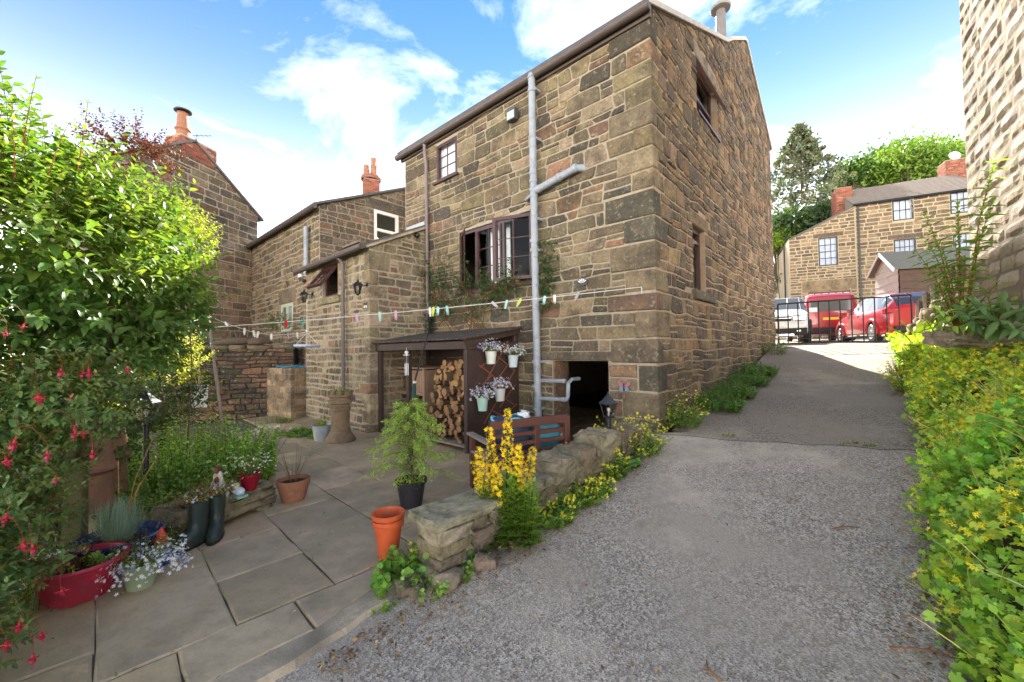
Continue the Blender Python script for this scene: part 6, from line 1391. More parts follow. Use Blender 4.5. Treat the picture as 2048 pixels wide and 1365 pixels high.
TYRE = mat('tyre', (.018, .018, .018), .85, var=.1); RIM = mat('alloy_rim', (.55, .56, .58), .3, var=.05, metal=.7); PLASTIC = mat('dark_trim', (.02, .02, .022), .6, var=.1)
LAMPW = mat('headlamp', (.30, .30, .28), .12, var=.3, nscale=20, metal=.5); LAMPR = mat('tail_lamp', (.45, .01, .012), .2, var=.1); CHROME = mat('chrome', (.7, .7, .72), .15, metal=.9, var=.05); PLATEY = mat('yellow_plate', (.75, .5, .04), .4, var=.02); PLATEW = mat('white_plate', (.8, .8, .78), .4, var=.02)
def paint(n, c):
    m = mat(n, c, .28, var=.03, spec=.5); b = m.node_tree.nodes.get('Principled BSDF') or [x for x in m.node_tree.nodes if x.type == 'BSDF_PRINCIPLED'][0]; b.inputs['Coat Weight'].default_value = .7; b.inputs['Coat Roughness'].default_value = .06; return m
def vehicle(name, label, loc, heading, stations, cabin, glass_rows, pm, wheels, wr, hw, extras):
    """lofted body: stations (x, z bottom, z belt, z roof, half width belt, half width roof)"""
    t = thing(name, label, 'car' if 'van' not in name else 'van', loc, heading)
    body, gls = MB(), MB(); secs = []
    for (x, zb, zl_, zr_, wb_, wt_) in stations:
        half = [(wb_ * .93, zb), (wb_ * .985, zb + .10), (wb_ * 1.0, lerp(zb, zl_, .45)), (wb_ * .985, zl_ - .05), (wb_ * .955, zl_), (wt_, zr_ - .05), (wt_ * .86, zr_ - .008), (wt_ * .4, zr_ + .008)]
        secs.append([Vector((x, y, z)) for y, z in half] + [Vector((x, -y, z)) for y, z in half[::-1]])
    n = len(secs[0])
    for i in range(len(secs) - 1):
        for k in range(n - 1):
            a, b, c, d = secs[i][k], secs[i][k + 1], secs[i + 1][k + 1], secs[i + 1][k]
            side_g = k in (4, n - 6) and i in cabin
            screen = k in range(5, n - 6) and i in glass_rows
            if side_g or screen:
                cc = (a + b + c + d) / 4; q = [p.lerp(cc, .06) for p in (a, b, c, d)]; nrm = (b - a).cross(d - a).normalized(); q = [p + nrm * .004 * (1 if (cc - Vector((cc.x, 0, .8))).dot(nrm) > 0 else -1) for p in q]
                gls.add(q, [(0, 1, 2, 3)])
            body.add([a, b, c, d], [(0, 1, 2, 3)])
        body.add([secs[i][0], secs[i][-1], secs[i + 1][-1], secs[i + 1][0]], [(0, 1, 2, 3)])
    for s in (0, -1): body.add(secs[s], [tuple(range(n))])
    bo = body.build('body', pm, t); me = bo.data
    import bmesh
    bm = bmesh.new(); bm.from_mesh(me); bmesh.ops.remove_doubles(bm, verts=bm.verts, dist=.0005); bmesh.ops.recalc_face_normals(bm, faces=bm.faces); bm.to_mesh(me); bm.free()
    for p in me.polygons: p.use_smooth = True
    me.set_sharp_from_angle(angle=RAD(38))
    gls.build('windows', GLASSD2, bo)
    for (x, s) in [(x, s) for x in wheels for s in (-1, 1)]:
        M = Matrix.Translation((x, s * (hw - .09), wr)) @ Matrix.Rotation(RAD(-90 * s), 4, 'X')
        mb = MB(); mb.lathe([(wr * .6, -.1), (wr * .95, -.1), (wr, -.06), (wr, .06), (wr * .95, .105), (wr * .66, .105), (wr * .62, .08)], 26, M); wo = mb.build('wheel', TYRE, t, autos=40)
        mb = MB(); mb.lathe([(wr * .66, .10), (wr * .63, .112), (wr * .58, .10), (wr * .57, .02), (0, .02)], 24, M)
        for k in range(10): mb.add([(wr * .1, -.02, .1), (wr * .6, -.028, .085), (wr * .6, .028, .085), (wr * .1, .02, .1)], [(0, 1, 2, 3)], M @ Matrix.Rotation(k * .6283, 4, 'Z'))
        mb.lathe([(wr * .16, .1), (wr * .14, .112), (0, .115)], 12, M); mb.build('rim', RIM, wo, autos=30)
        mb = MB(); mb.tube([Vector((x, s * (hw - .004), wr)) + Vector((math.cos(a), 0, math.sin(a))) * (wr + .05) for a in [RAD(-8 + 19.6 * k) for k in range(11)]], .05, 6); mb.build('wheel_arch', extras.get('arch', PLASTIC), t, True)
    for (nm, lo, hi, m_) in extras['boxes']:
        mb = MB(); bbox(mb, lo, hi, bev=min(.02, .3 * min(hi[i] - lo[i] for i in range(3)))); mb.build(nm, m_, t)
    return t
GLASSD2 = mat('tinted_glass', (.06, .075, .085), .08, var=.02, spec=.8)
RED = paint('red_car_paint', (.52, .012, .018)); WHITEC = paint('white_car_paint', (.72, .72, .72)); VANRED = paint('dark_red_van_paint', (.33, .012, .022))
rw1 = at(1748, 686, 11.9); hd = RAD(66); zg = dz(rw1.x, rw1.y)
F2 = Vector((math.cos(hd), math.sin(hd), 0)); Lf = Vector((-math.sin(hd), math.cos(hd), 0))
cpos = Vector((rw1.x, rw1.y, 0)) + F2 * 1.32 - Lf * .86; cpos.z = zg + .012
st_ = [(-2.18, .42, .84, .98, .70, .55), (-2.12, .28, .9, 1.06, .80, .60), (-1.9, .22, .95, 1.28, .88, .60), (-1.62, .2, .97, 1.42, .90, .60), (-1.0, .2, .98, 1.49, .91, .61), (-.1, .2, .97, 1.5, .91, .62), (.45, .2, .95, 1.43, .91, .62), (.9, .2, .93, 1.14, .91, .66), (1.2, .2, .91, .97, .90, .72), (1.75, .22, .82, .86, .87, .72), (2.08, .25, .70, .72, .79, .62), (2.2, .35, .58, .60, .64, .5)]
vehicle('red_hatchback', 'glossy red hatchback parked beyond the gate, rear towards the drive', cpos, hd, st_, range(2, 8), (1, 2, 6, 7), RED, (-1.32, 1.34), .325, .91,
        {'arch': RED, 'boxes': [('tail_lamp', (-2.17, .50, .82), (-1.95, .875, .97), LAMPR), ('tail_lamp', (-2.17, -.875, .82), (-1.95, -.50, .97), LAMPR), ('number_plate', (-2.2, -.26, .62), (-2.165, .26, .73), PLATEY), ('bumper', (-2.2, -.7, .28), (-2.06, .7, .46), PLASTIC), ('door_mirror', (.62, .9, .95), (.78, 1.08, 1.08), RED), ('door_mirror', (.62, -1.08, .95), (.78, -.9, 1.08), RED), ('headlamp', (1.85, .45, .66), (2.1, .76, .76), LAMPW), ('headlamp', (1.85, -.76, .66), (2.1, -.45, .76), LAMPW), ('door_handle', (-.35, .895, .86), (-.18, .925, .89), RED), ('door_handle', (.5, .89, .86), (.62, .925, .89), RED), ('sill', (-1.0, -.9, .18), (1.0, .9, .26), PLASTIC)]})
# white SUV
fc = at(1616, 690, 12.3); hs = math.atan2(-.80, -.60); F3 = Vector((math.cos(hs), math.sin(hs), 0)); L3 = Vector((-math.sin(hs), math.cos(hs), 0))
spos = Vector((fc.x, fc.y, 0)) - F3 * 2.05 - L3 * .84; spos.z = dz(spos.x, spos.y) + .01
ss_ = [(-2.12, .5, .98, 1.1, .78, .62), (-2.08, .34, 1.05, 1.3, .86, .68), (-1.9, .3, 1.06, 1.58, .89, .70), (-1.4, .28, 1.07, 1.66, .91, .71), (-.4, .28, 1.07, 1.68, .92, .72), (.35, .28, 1.06, 1.63, .92, .72), (.95, .28, 1.05, 1.16, .92, .78), (1.2, .28, 1.04, 1.08, .91, .8), (1.75, .3, .97, 1.01, .89, .78), (2.05, .32, .84, .88, .85, .7), (2.14, .45, .7, .72, .78, .6)]
vehicle('white_suv', 'white compact SUV nosing out beside the stone house corner', spos, hs, ss_, range(2, 6), (5,), WHITEC, (-1.33, 1.35), .35, .92,
        {'arch': PLASTIC, 'boxes': [('headlamp', (1.92, .46, .72), (2.16, .83, .88), LAMPW), ('headlamp', (1.92, -.83, .72), (2.16, -.46, .88), LAMPW), ('grille', (2.05, -.44, .72), (2.165, .44, .86), PLASTIC), ('grille_bar', (2.1, -.44, .80), (2.175, .44, .825), CHROME), ('number_plate', (2.12, -.26, .54), (2.172, .26, .65), PLATEW), ('bumper', (1.9, -.84, .26), (2.15, .84, .50), PLASTIC), ('fog_lamp', (2.1, .56, .36), (2.16, .68, .44), LAMPW), ('fog_lamp', (2.1, -.68, .36), (2.16, -.56, .44), LAMPW), ('door_mirror', (.72, .9, 1.04), (.9, 1.12, 1.2), WHITEC), ('door_mirror', (.72, -1.12, 1.04), (.9, -.9, 1.2), WHITEC), ('roof_rail', (-1.7, .60, 1.66), (.2, .64, 1.71), PLASTIC), ('roof_rail', (-1.7, -.64, 1.66), (.2, -.60, 1.71), PLASTIC), ('skid_plate', (1.95, -.5, .24), (2.17, .5, .32), CHROME)]})
# red van, rear towards us
vc = at(1662, 690, 16.2); hv = RAD(63); F4 = Vector((math.cos(hv), math.sin(hv), 0)); vpos = Vector((vc.x, vc.y, 0)) + F4 * 2.3; vpos.z = dz(vpos.x, vpos.y)
vs_ = [(-2.42, .42, 1.15, 1.7, .86, .70), (-2.38, .32, 1.15, 1.86, .94, .76), (-2.2, .28, 1.15, 1.95, .95, .80), (-1.0, .28, 1.15, 1.97, .95, .81), (.6, .28, 1.13, 1.96, .95, .8), (1.1, .28, 1.1, 1.9, .95, .78), (1.75, .28, 1.06, 1.2, .94, .8), (2.2, .3, .95, .99, .92, .75), (2.4, .4, .75, .78, .84, .6)]
vehicle('red_van', 'dark red panel van parked behind the white SUV', vpos, hv, vs_, range(2, 6), (5,), VANRED, (-1.5, 1.5), .34, .95,
        {'arch': VANRED, 'boxes': [('rear_window', (-2.435, -.68, 1.22), (-2.40, .68, 1.68), GLASSD2), ('number_plate', (-2.45, -.26, .85), (-2.415, .26, .96), PLATEY), ('tail_lamp', (-2.43, .74, .85), (-2.3, .93, 1.2), LAMPR), ('tail_lamp', (-2.43, -.93, .85), (-2.3, -.74, 1.2), LAMPR), ('bumper', (-2.47, -.9, .34), (-2.3, .9, .55), PLASTIC), ('door_mirror', (1.2, .94, 1.1), (1.36, 1.18, 1.36), PLASTIC), ('door_mirror', (1.2, -1.18, 1.1), (1.36, -.94, 1.36), PLASTIC)]})

# ------------------------------------------------------------------ waney-edge timber shed
sp0 = at(1800, 600, 13.8); sp0.z = 1.55; sang = math.atan2(-.35, 1.0)
shd = thing('timber_shed', 'small waney edge timber shed with grey felt gable roof', 'shed', sp0, sang); hwv = at(1800, 532, 13.8).z - 1.55; hrd = at(1783, 503, 14.2).z - 1.55; wS = 1.5; lS = 2.6
WANEY = mat('waney_oak', (.11, .072, .05), .8, var=.25, nscale=6, bump=.3, bscale=40); PINKW = mat('pale_pink_board', (.36, .30, .26), .75, var=.12, nscale=7)
r = random.Random(19); z = -.05
mb = MB(); mb.box(.02, lS, .02, wS, -.1, hwv - .02); mb.build('core', BROWNPAINT, shd)
while z < hwv - .05:
    h = min(r.uniform(.2, .3), hwv - z); 
    for (nm, pts, m_) in (('board', [(0, 0), (lS, 0)], WANEY), ('board', [(0, wS), (0, 0)], PINKW)):
        mb = MB(); (ax, ay), (bx_, by) = pts; n = 8
        d = Vector((bx_ - ax, by - ay, 0)); nn = Vector((d.y, -d.x, 0)).normalized(); lo_ = [r.uniform(-.03, .03) for _ in range(n + 1)]
        vs = []
        for k in range(n + 1):
            p = Vector((ax, ay, 0)) + d * (k / n); vs += [p + nn * .035 + Vector((0, 0, z + lo_[k] - .02)), p + nn * .012 + Vector((0, 0, z + h + .02)), p + Vector((0, 0, z + lo_[k] - .02)), p + Vector((0, 0, z + h + .02))]
        fs = []
        for k in range(n): a = 4 * k; fs += [(a, a + 4, a + 5, a + 1), (a, a + 2, a + 6, a + 4), (a + 1, a + 5, a + 7, a + 3)]
        mb.add(vs, fs); mb.build(nm, m_, shd)
    z += h
mb = MB(); mb.add([(-.01, 0, hwv), (-.01, wS, hwv), (-.01, wS / 2, hrd), (.02, 0, hwv), (.02, wS, hwv), (.02, wS / 2, hrd)], [(0, 1, 2), (5, 4, 3), (0, 3, 4, 1), (1, 4, 5, 2), (2, 5, 3, 0)]); mb.build('gable_board', PINKW, shd)
FELTG = mat('grey_green_felt', (.17, .165, .135), .95, var=.15, nscale=6, bump=.2, bscale=120)
sl2 = (hrd - hwv) / (wS / 2)
for s in (0, 1):
    ya, yb = (-.18, wS / 2) if s == 0 else (wS + .18, wS / 2); za = hwv - .18 * sl2; mb = MB(); mb.add([(-.2, ya, za), (lS + .2, ya, za), (lS + .2, yb, hrd), (-.2, yb, hrd), (-.2, ya, za + .03), (lS + .2, ya, za + .03), (lS + .2, yb, hrd + .03), (-.2, yb, hrd + .03)], [(0, 1, 2, 3), (7, 6, 5, 4), (0, 4, 5, 1), (1, 5, 6, 2), (2, 6, 7, 3), (3, 7, 4, 0)]); mb.build('roof', FELTG, shd)
    mb = MB(); mb.beam((-.22, ya, za - .02), (-.22, yb, hrd - .02), .025, .12); mb.build('barge_board', WHITEP if s == 0 else WOODG, shd)

# ------------------------------------------------------------------ rough wall and railing up to the shed on the right
rw2 = thing('drystone_wall', 'crumbling dry stone wall climbing beside the drive under a timber railing', 'wall', at(1836, 690, 8.6)); base = Vector(rw2.location); r = random.Random(91)
wA, wB = at(1838, 690, 8.6) - base, at(1945, 690, 6.6) - base; zA, zB = at(1838, 655, 8.6).z, at(1925, 585, 6.9).z
for i in range(9):
    t = i / 9; p0, p1 = wA.lerp(wB, t), wA.lerp(wB, (i + 1) / 9); zt_ = lerp(zA, zB, min(1, t * 1.15)) - base.z; z = -.5
    while z < zt_:
        h = r.uniform(.14, .24); c = (p0 + p1) / 2 + Vector((r.uniform(-.05, .05), r.uniform(-.05, .05), 0)); L = (p1 - p0).length / 2 * 1.02
        o = rock_obj('stone', (-L, -.16, -h / 2), (L, .16, h / 2), r, PALD(r), rw2, amp=.03, rnd=.4, mt=MOSS); o.location = c + Vector((0, 0, z + h / 2)); o.rotation_euler = (0, r.uniform(-.15, .15), math.atan2((p1 - p0).y, (p1 - p0).x) + r.uniform(-.1, .1)); z += h * .93
rl3 = thing('timber_railing', 'weathered timber handrail with slats rising beside the rough wall', 'railing', base)
ra0, ra1 = at(1835, 608, 8.7) - base, at(1925, 512, 7.6) - base
for dz_, w_ in ((0, .07), (-.42, .05)): mb = MB(); mb.beam(ra0 + Vector((0, 0, dz_)), ra1 + Vector((0, 0, dz_)), .04, w_); mb.build('rail', WOODG, rl3)
for k in range(12): t = k / 11; p = ra0.lerp(ra1, t); mb = MB(); mb.box(-.035, .035, -.012, .012, -.62 if k % 11 else -.8, .0, Matrix.Translation(p) @ Matrix.Rotation(-.7, 4, 'Z')); mb.build('slat' if k % 11 else 'post', BROWNPAINT if k % 2 else WOODG, rl3)
q = at(2035, 676, 4.4); o = rock_obj('stone_ledge', (-.75, -.22, -.09), (.75, .22, .07), r, (.32, .26, .19), None, amp=.03, rnd=.12, mt=MOSS, n=6, smooth=False); o.location = q; o.rotation_euler = (.03, .0, -.25); tag(o, 'long flat mossy stone ledge above the yellow flowered bank', 'stone')
# ================================================================== vegetation
def gcol(r, base, v=.28): return lambda t: vcol(r, base, v)
def leaf_parts(lv, n, parent, mt, tpl='leaf', maxd=99):
    """takes the n leaves that show largest out of lv and makes each an object of its own"""
    sc = []
    for i, (p, L, W) in enumerate(zip(lv.P, lv.L, lv.W)):
        q = CR.transposed() @ (Vector(p) - ORG); sc.append((L * L / max(.2, q.z * q.z) if -q.z > .3 and abs(q.x / -q.z) * F < 1010 and abs(q.y / -q.z) * F < 660 else 0, i))
    sc.sort(reverse=True); take = set(i for s, i in sc[:n] if s > 0); meshes = {}
    for i in sorted(take):
        c = tuple(round(x * 40) / 40 + .01 for x in lv.C[i])
        if c not in meshes:
            l1 = Leaves(); l1.add((0, 0, 0), (1, 0, 0), (0, 0, 1), 1, 1, lv.C[i]); meshes[c] = l1.mesh('leaf', mt, tpl)
        D = Vector(lv.D[i]).normalized(); S = Vector(lv.N[i]).cross(D); S = S.normalized() if S.length > 1e-4 else D.orthogonal().normalized(); N = D.cross(S); L, W = lv.L[i], lv.W[i]
        o = bpy.data.objects.new('leaf', meshes[c]); COL.objects.link(o); o.parent = parent
        P = lv.P[i]; o.matrix_local = Matrix(((D.x * L, S.x * W, N.x * L, P[0]), (D.y * L, S.y * W, N.y * L, P[1]), (D.z * L, S.z * W, N.z * L, P[2]), (0, 0, 0, 1)))
    for a in ('P', 'D', 'N', 'L', 'W', 'C'): setattr(lv, a, [x for i, x in enumerate(getattr(lv, a)) if i not in take])
# --- big shrub at the left
r = random.Random(301)
big = thing('large_shrub', 'tall arching light green shrub filling the left of the garden', 'shrub', (-3.45, 2.75, 0))
C0 = Vector((-.04, .1, 2.16)); RX, RY, RZ = .72, 1.35, .92; lv = Leaves(); st = MB()
mb = MB()
for k in range(9):
    a = r.uniform(0, 6.28); p0 = Vector((.12 * math.cos(a), .12 * math.sin(a), 0)); p2 = C0 + Vector((RX * .6 * math.cos(a), RY * .6 * math.sin(a), r.uniform(-.2, .5))); mb.tube([p0, p0.lerp(p2, .45) + Vector((0, 0, .25)), p2], [.028, .02, .008], 6)
mb.build('trunk', BARK, big, True)
for k in range(1500):
    d = rdir(r)
    if d.z < -.75 and r.random() < .5: continue
    rr = r.uniform(.35, .92) ** .7; bump = 1 + .28 * mnoise.noise(Vector((d.x * 2.3, d.y * 2.3, d.z * 2.3 + 5)))
    p = C0 + Vector((d.x * RX, d.y * RY, d.z * RZ)) * rr * bump
    dd = d * .8 + Vector((r.uniform(-.4, .4), r.uniform(-.4, .4), .35 + (.6 if d.z > .3 else -.1)))
    L = r.uniform(.22, .42) * (1.35 if d.z > .55 and r.random() < .3 else 1)
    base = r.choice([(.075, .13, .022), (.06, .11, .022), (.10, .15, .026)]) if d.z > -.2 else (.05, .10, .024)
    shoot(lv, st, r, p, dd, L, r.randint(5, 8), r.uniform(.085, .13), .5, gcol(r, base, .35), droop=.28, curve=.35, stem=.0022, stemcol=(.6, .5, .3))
for (u, v, Y) in ((60, 150, 2.35), (180, 200, 2.6), (30, 190, 2.3), (310, 360, 3.3), (350, 330, 3.5), (120, 230, 2.5)):
    tip = at(u, v, Y) - Vector(big.location); d = Vector((r.uniform(-.15, .15), r.uniform(-.1, .2), 1)); shoot(lv, st, r, tip - d.normalized() * .5, d, .5, 8, .065, .42, gcol(r, (.11, .2, .025), .25), curve=.2, stemcol=(1.2, .6, .3))
lvw = big.location
for i in range(len(lv.P)): lv.P[i] = tuple(Vector(lv.P[i]) + Vector(lvw))
st.build('twigs', TWIG, big)
leaf_parts(lv, 240, None, LEAF)
new = [o for o in COL.objects if o.name.split('.')[0] == 'leaf' and o.parent is None]
for o in new: o.parent = big; o.location = o.location - Vector(lvw)
for i in range(len(lv.P)): lv.P[i] = tuple(Vector(lv.P[i]) - Vector(lvw))
lv.build('crown', LEAF, big, 'leaf', 'stuff')

def bush(name, label, cat, center, rad, n, leafL, wr, col, r, L=(.12, .25), pairs=(5, 8), tpl='leaf', parts=0, up=.4, stemcol=(1, 1, 1), flat=-.4, mt=None, droop=.25, inner=.35, noise_=.3, group=None, base_z=None):
    t = thing(name, label, cat, (center[0], center[1], base_z if base_z is not None else max(0, center[2] - rad[2])), group=group); o = Vector(center) - Vector(t.location); lv = Leaves(); st = MB()
    for k in range(n):
        d = rdir(r)
        if d.z < flat: d.z = -d.z
        b = 1 + noise_ * mnoise.noise(d * 2.2 + Vector((center[0], center[1], 3))) ; p = o + Vector((d.x * rad[0], d.y * rad[1], d.z * rad[2])) * r.uniform(inner, .95) * b
        dd = d * .7 + Vector((r.uniform(-.4, .4), r.uniform(-.4, .4), up)); shoot(lv, st, r, p, dd, r.uniform(*L), r.randint(*pairs), leafL * r.uniform(.8, 1.2), wr, gcol(r, col if not isinstance(col, list) else r.choice(col)), stem=.0014, stemcol=stemcol, droop=droop)
    tk = MB(); tr_ = .03 if rad[0] > .4 else .008; tk.tube([(0, 0, 0), o * .5 + Vector((.05, .03, 0)), o], [tr_, tr_ * .7, tr_ * .3], 6); tk.build('trunk', BARK, t)
    st.build('stems', TWIG, t); lv.build('foliage', mt or LEAF, t, tpl, 'stuff' if len(lv.P) > 300 else None)
    return t
r = random.Random(302)
bush('hedge', 'dark evergreen hedge closing the garden behind the large shrub', 'hedge', (-4.75, 2.6, 1.15), (.7, 3.6, 1.25), 2600, .075, .5, (.035, .07, .02), r, L=(.18, .32), flat=-.9, mt=LEAFD, base_z=0, inner=.7)
bush('purple_shrub', 'purple leaved shrub showing above the large green shrub', 'shrub', tuple(at(262, 318, 5.2)), (.55, .6, .42), 170, .06, .5, (.055, .018, .016), r, base_z=0)
bush('golden_shrub', 'golden yellow leaved shrub behind the garden lantern', 'shrub', tuple(at(318, 745, 4.9)), (.45, .5, .55), 360, .045, .55, (.24, .26, .035), r, base_z=0)
bush('golden_shrub', 'yellow green bushy climber at the edge of the large shrub crown', 'shrub', tuple(at(372, 500, 4.3)), (.22, .35, .5), 190, .04, .5, (.19, .23, .03), r, base_z=0)

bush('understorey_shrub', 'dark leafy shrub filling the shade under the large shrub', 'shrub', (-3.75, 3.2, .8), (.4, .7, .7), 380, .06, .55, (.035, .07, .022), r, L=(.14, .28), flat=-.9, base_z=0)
# --- fuchsia with hanging red flowers
r = random.Random(303)
fu = thing('fuchsia_bush', 'fuchsia bush with hanging red flowers overhanging the flags', 'shrub', (-2.45, 1.9, 0))
lv = Leaves(); st = MB()
for (cx, cy, cz, ax, ay, az, n) in ((-2.78, 1.9, .66, .36, .48, .62, 950), (-2.93, 2.4, 1.2, .52, .5, .25, 520), (-2.36, 1.42, .42, .27, .32, .42, 460)):
    for k in range(n):
        d = rdir(r); p = Vector((cx, cy, cz)) - Vector(fu.location) + Vector((d.x * ax, d.y * ay, d.z * az)) * r.uniform(.35, .95) * (1 + .3 * mnoise.noise(d * 2.4))
        shoot(lv, st, r, p, d * .8 + Vector((r.uniform(-.3, .3), r.uniform(-.3, .3), .15)), r.uniform(.10, .22), r.randint(5, 8), r.uniform(.04, .06), .52, gcol(r, r.choice([(.04, .08, .026), (.055, .10, .03), (.08, .135, .036)])), stem=.0013, stemcol=(1.6, .45, .35), droop=.3)
st.build('stems', TWIG, fu); lv.build('foliage', LEAF, fu, 'leaf', 'stuff')
FUR = mat('fuchsia_red', (.30, .003, .009), .5, var=.15, nscale=40); FUP = mat('fuchsia_pink', (.24, .004, .03), .45, var=.08)
fm = MB(); fm.tube([(0, 0, 0), (0, 0, -.03)], .0012, 4); fm.lathe([(.0, -.03), (.006, -.034), (.006, -.05), (.009, -.055)], 8)
for k in range(4):
    a = k * 1.5708; c, s = math.cos(a), math.sin(a); fm.add([(.006 * c, .006 * s, -.054), (.018 * c - .008 * s, .018 * s + .008 * c, -.062), (.036 * c, .036 * s, -.058), (.018 * c + .008 * s, .018 * s - .008 * c, -.062)], [(0, 1, 2, 3)])
fm.m = 1; fm.lathe([(.006, -.056), (.013, -.066), (.012, -.082), (.006, -.086)], 8)
for k in range(3): fm.tube([(0, 0, -.08), (.006 * math.cos(k * 2), .006 * math.sin(k * 2), -.112)], .001, 3)
FM = fm.mesh('fuchsia_flower', [FUR, FUP])
FST = MB(); FLV = Leaves()
for (u, v, Y) in ((52, 655, 1.75), (14, 668, 1.75), (125, 742, 1.85), (178, 742, 1.95), (168, 752, 2.0), (250, 742, 2.1), (143, 798, 1.8), (146, 858, 1.75), (155, 868, 1.75), (168, 870, 1.8), (95, 905, 1.6), (112, 960, 1.7), (185, 905, 1.9), (18, 1030, 1.45), (45, 1085, 1.5), (64, 1092, 1.5), (42, 1245, 1.5), (80, 1268, 1.6), (12, 1290, 1.4), (66, 1310, 1.55), (35, 880, 1.5), (75, 790, 1.6), (120, 1180, 1.7), (8, 920, 1.4)):
    fp0 = at(u, v - 15, Y) - Vector(fu.location); e0_ = fp0 + Vector((-r.uniform(.1, .2), r.uniform(.02, .12), r.uniform(-.02, .06))); tw = [e0_.lerp(fp0, t_) + Vector((0, 0, .045 * math.sin(math.pi * t_))) for t_ in (0, .3, .55, .75, .9, 1)]; FST.col = (.8, .5, .3); FST.tube(tw, [.0018, .0016, .0014, .0012, .001, .0008], 4, False); shoot(FLV, None, r, tw[0], tw[1] - tw[0] + Vector((0, 0, .03)), .13, 5, .045, .52, gcol(r, (.055, .10, .03))); o = part('fuchsia_flower', FM, fu, fp0); s = r.uniform(.5, .8); o.scale = (s, s, s); o.rotation_euler = (r.uniform(-.25, .25), r.uniform(-.25, .25), r.uniform(0, 6))

FST.build('flower_stalks', TWIG, fu)['kind'] = 'stuff'; FLV.build('flowering_sprays', LEAF, fu, 'leaf', 'stuff')
# --- herbs
r = random.Random(304)
def herb(name, label, cat, center, n, rx, ry, H, leafL, wr, col, r, pairs=9, tpl='leaf', lean=.35, group=None, mt=None, fl=None, fn=0, fs=.02, z0=0.0, up=1.0):
    t = thing(name, label, cat, (center[0], center[1], z0), group=group); lv = Leaves(); st = MB(); F_ = Leaves()
    for k in range(n):
        a = r.uniform(0, 6.28); q = math.sqrt(r.random()); p = Vector((rx * q * math.cos(a), ry * q * math.sin(a), 0)); hh = H * r.uniform(.42, 1.12) * (1 - .35 * q * q)
        pts = shoot(lv, st, r, p, Vector((math.cos(a) * lean * q, math.sin(a) * lean * q, up)), hh, pairs, leafL, wr, gcol(r, col if not isinstance(col, list) else r.choice(col)), curve=.25, stem=.003, stemcol=(.7, 1.0, .4), lo=.12)
        if fl and r.random() < fn:
            for j in range(r.randint(1, 4)): F_.add(pts[-1] + rdir(r) * .03, rdir(r), Vector((r.uniform(-.4, .4), -.6, .8)), fs * r.uniform(.8, 1.3), fs * r.uniform(.8, 1.3), r.choice(fl))
    st.build('stems', TWIG, t); lv.build('foliage', mt or LEAF, t, tpl, 'stuff' if len(lv.P) > 300 else None)
    if F_.P: F_.build('flowers', PETAL, t, 'star', 'stuff')
    return t
p = at(400, 930, 4.55); herb('herb_bed', 'dense green bushy mint behind the trough', 'herb', (p.x, p.y), 330, .72, .5, .78, .08, .66, [(.15, .26, .05), (.19, .31, .06), (.11, .20, .04)], r, 10)
p = at(320, 930, 3.95); herb('herb_clump', 'leafy green herbs at the foot of the garden lantern', 'herb', (p.x, p.y), 170, .45, .32, .5, .07, .65, [(.09, .17, .035), (.13, .2, .05)], r, 9)
p = at(505, 880, 5.0); herb('tall_herb', 'tall leafy herb with silvery spent heads beside the mint', 'herb', (p.x, p.y), 60, .22, .2, .75, .05, .45, (.1, .19, .04), r, 10, fl=[(.7, .7, .68)], fn=.4, fs=.04)
p = at(360, 820, 6.2); herb('tall_herb', 'tall lanky green stems in front of the retaining wall', 'herb', (p.x, p.y), 60, .5, .4, 1.25, .06, .4, [(.12, .2, .04), (.16, .22, .05)], r, 11)
p = at(440, 905, 4.3); herb('daisy_clump', 'cream daisies rising from the mint bed', 'flower', (p.x, p.y), 50, .3, .12, .42, .03, .3, (.11, .19, .05), r, 6, fl=[(.8, .76, .6), (.82, .8, .72)], fn=.9, fs=.03)
p = at(255, 1080, 3.05); herb('border_plants', 'small leafy border plants behind the blue planter', 'plant', (p.x, p.y), 90, .35, .3, .26, .034, .6, [(.09, .16, .04), (.15, .2, .04)], r, 6)
p = at(330, 1040, 3.35); herb('border_plants', 'yellow green leafy plants spilling over the trough end', 'plant', (p.x, p.y), 70, .26, .22, .34, .04, .55, [(.16, .2, .035), (.22, .2, .04)], r, 6)
p = gz(610, 868); herb('ivy_clump', 'low trailing ivy at the foot of the lean-to', 'plant', (p.x, p.y), 110, .42, .3, .16, .06, .8, [(.07, .14, .03), (.11, .18, .04)], r, 4, 'round', lean=1.4, up=.5)
p = gz(560, 846); herb('ivy_clump', 'grassy weeds along the block bunker foot', 'plant', (p.x, p.y), 60, .3, .12, .2, .04, .4, (.1, .17, .04), r, 5)
p = gz(655, 875); herb('ivy_clump', 'small leafy weeds between the galvanised bucket and chimney pot', 'plant', (p.x, p.y - .1), 40, .3, .12, .12, .045, .7, (.12, .19, .04), r, 4, 'round', lean=1.2, up=.6)
p = at(560, 690, 9.7); bush('wall_shrub', 'small dark shrub on the retaining wall below the green window', 'shrub', tuple(at(560, 655, 10.2)), (.35, .3, .32), 90, .05, .5, (.05, .09, .025), r, base_z=1.6)
p = gz(60, 1180); herb('yellow_corydalis', 'yellow flowered clump under the fuchsia beside the red tub', 'plant', (p.x + .18, p.y - .25), 120, .22, .3, .3, .03, .8, [(.12, .2, .04), (.15, .22, .05)], r, 6, 'lobed', fl=[(.75, .52, .02)], fn=.5, fs=.022)
st = MB()
p = gz(150, 1160); 
for k in range(5): a = r.uniform(0, 6.28); st.tube([Vector((0, 0, .13)), Vector((.05 * math.cos(a), .05 * math.sin(a), .26)), Vector((.1 * math.cos(a), .1 * math.sin(a), r.uniform(.25, .36)))], [.008, .006, .003], 5)
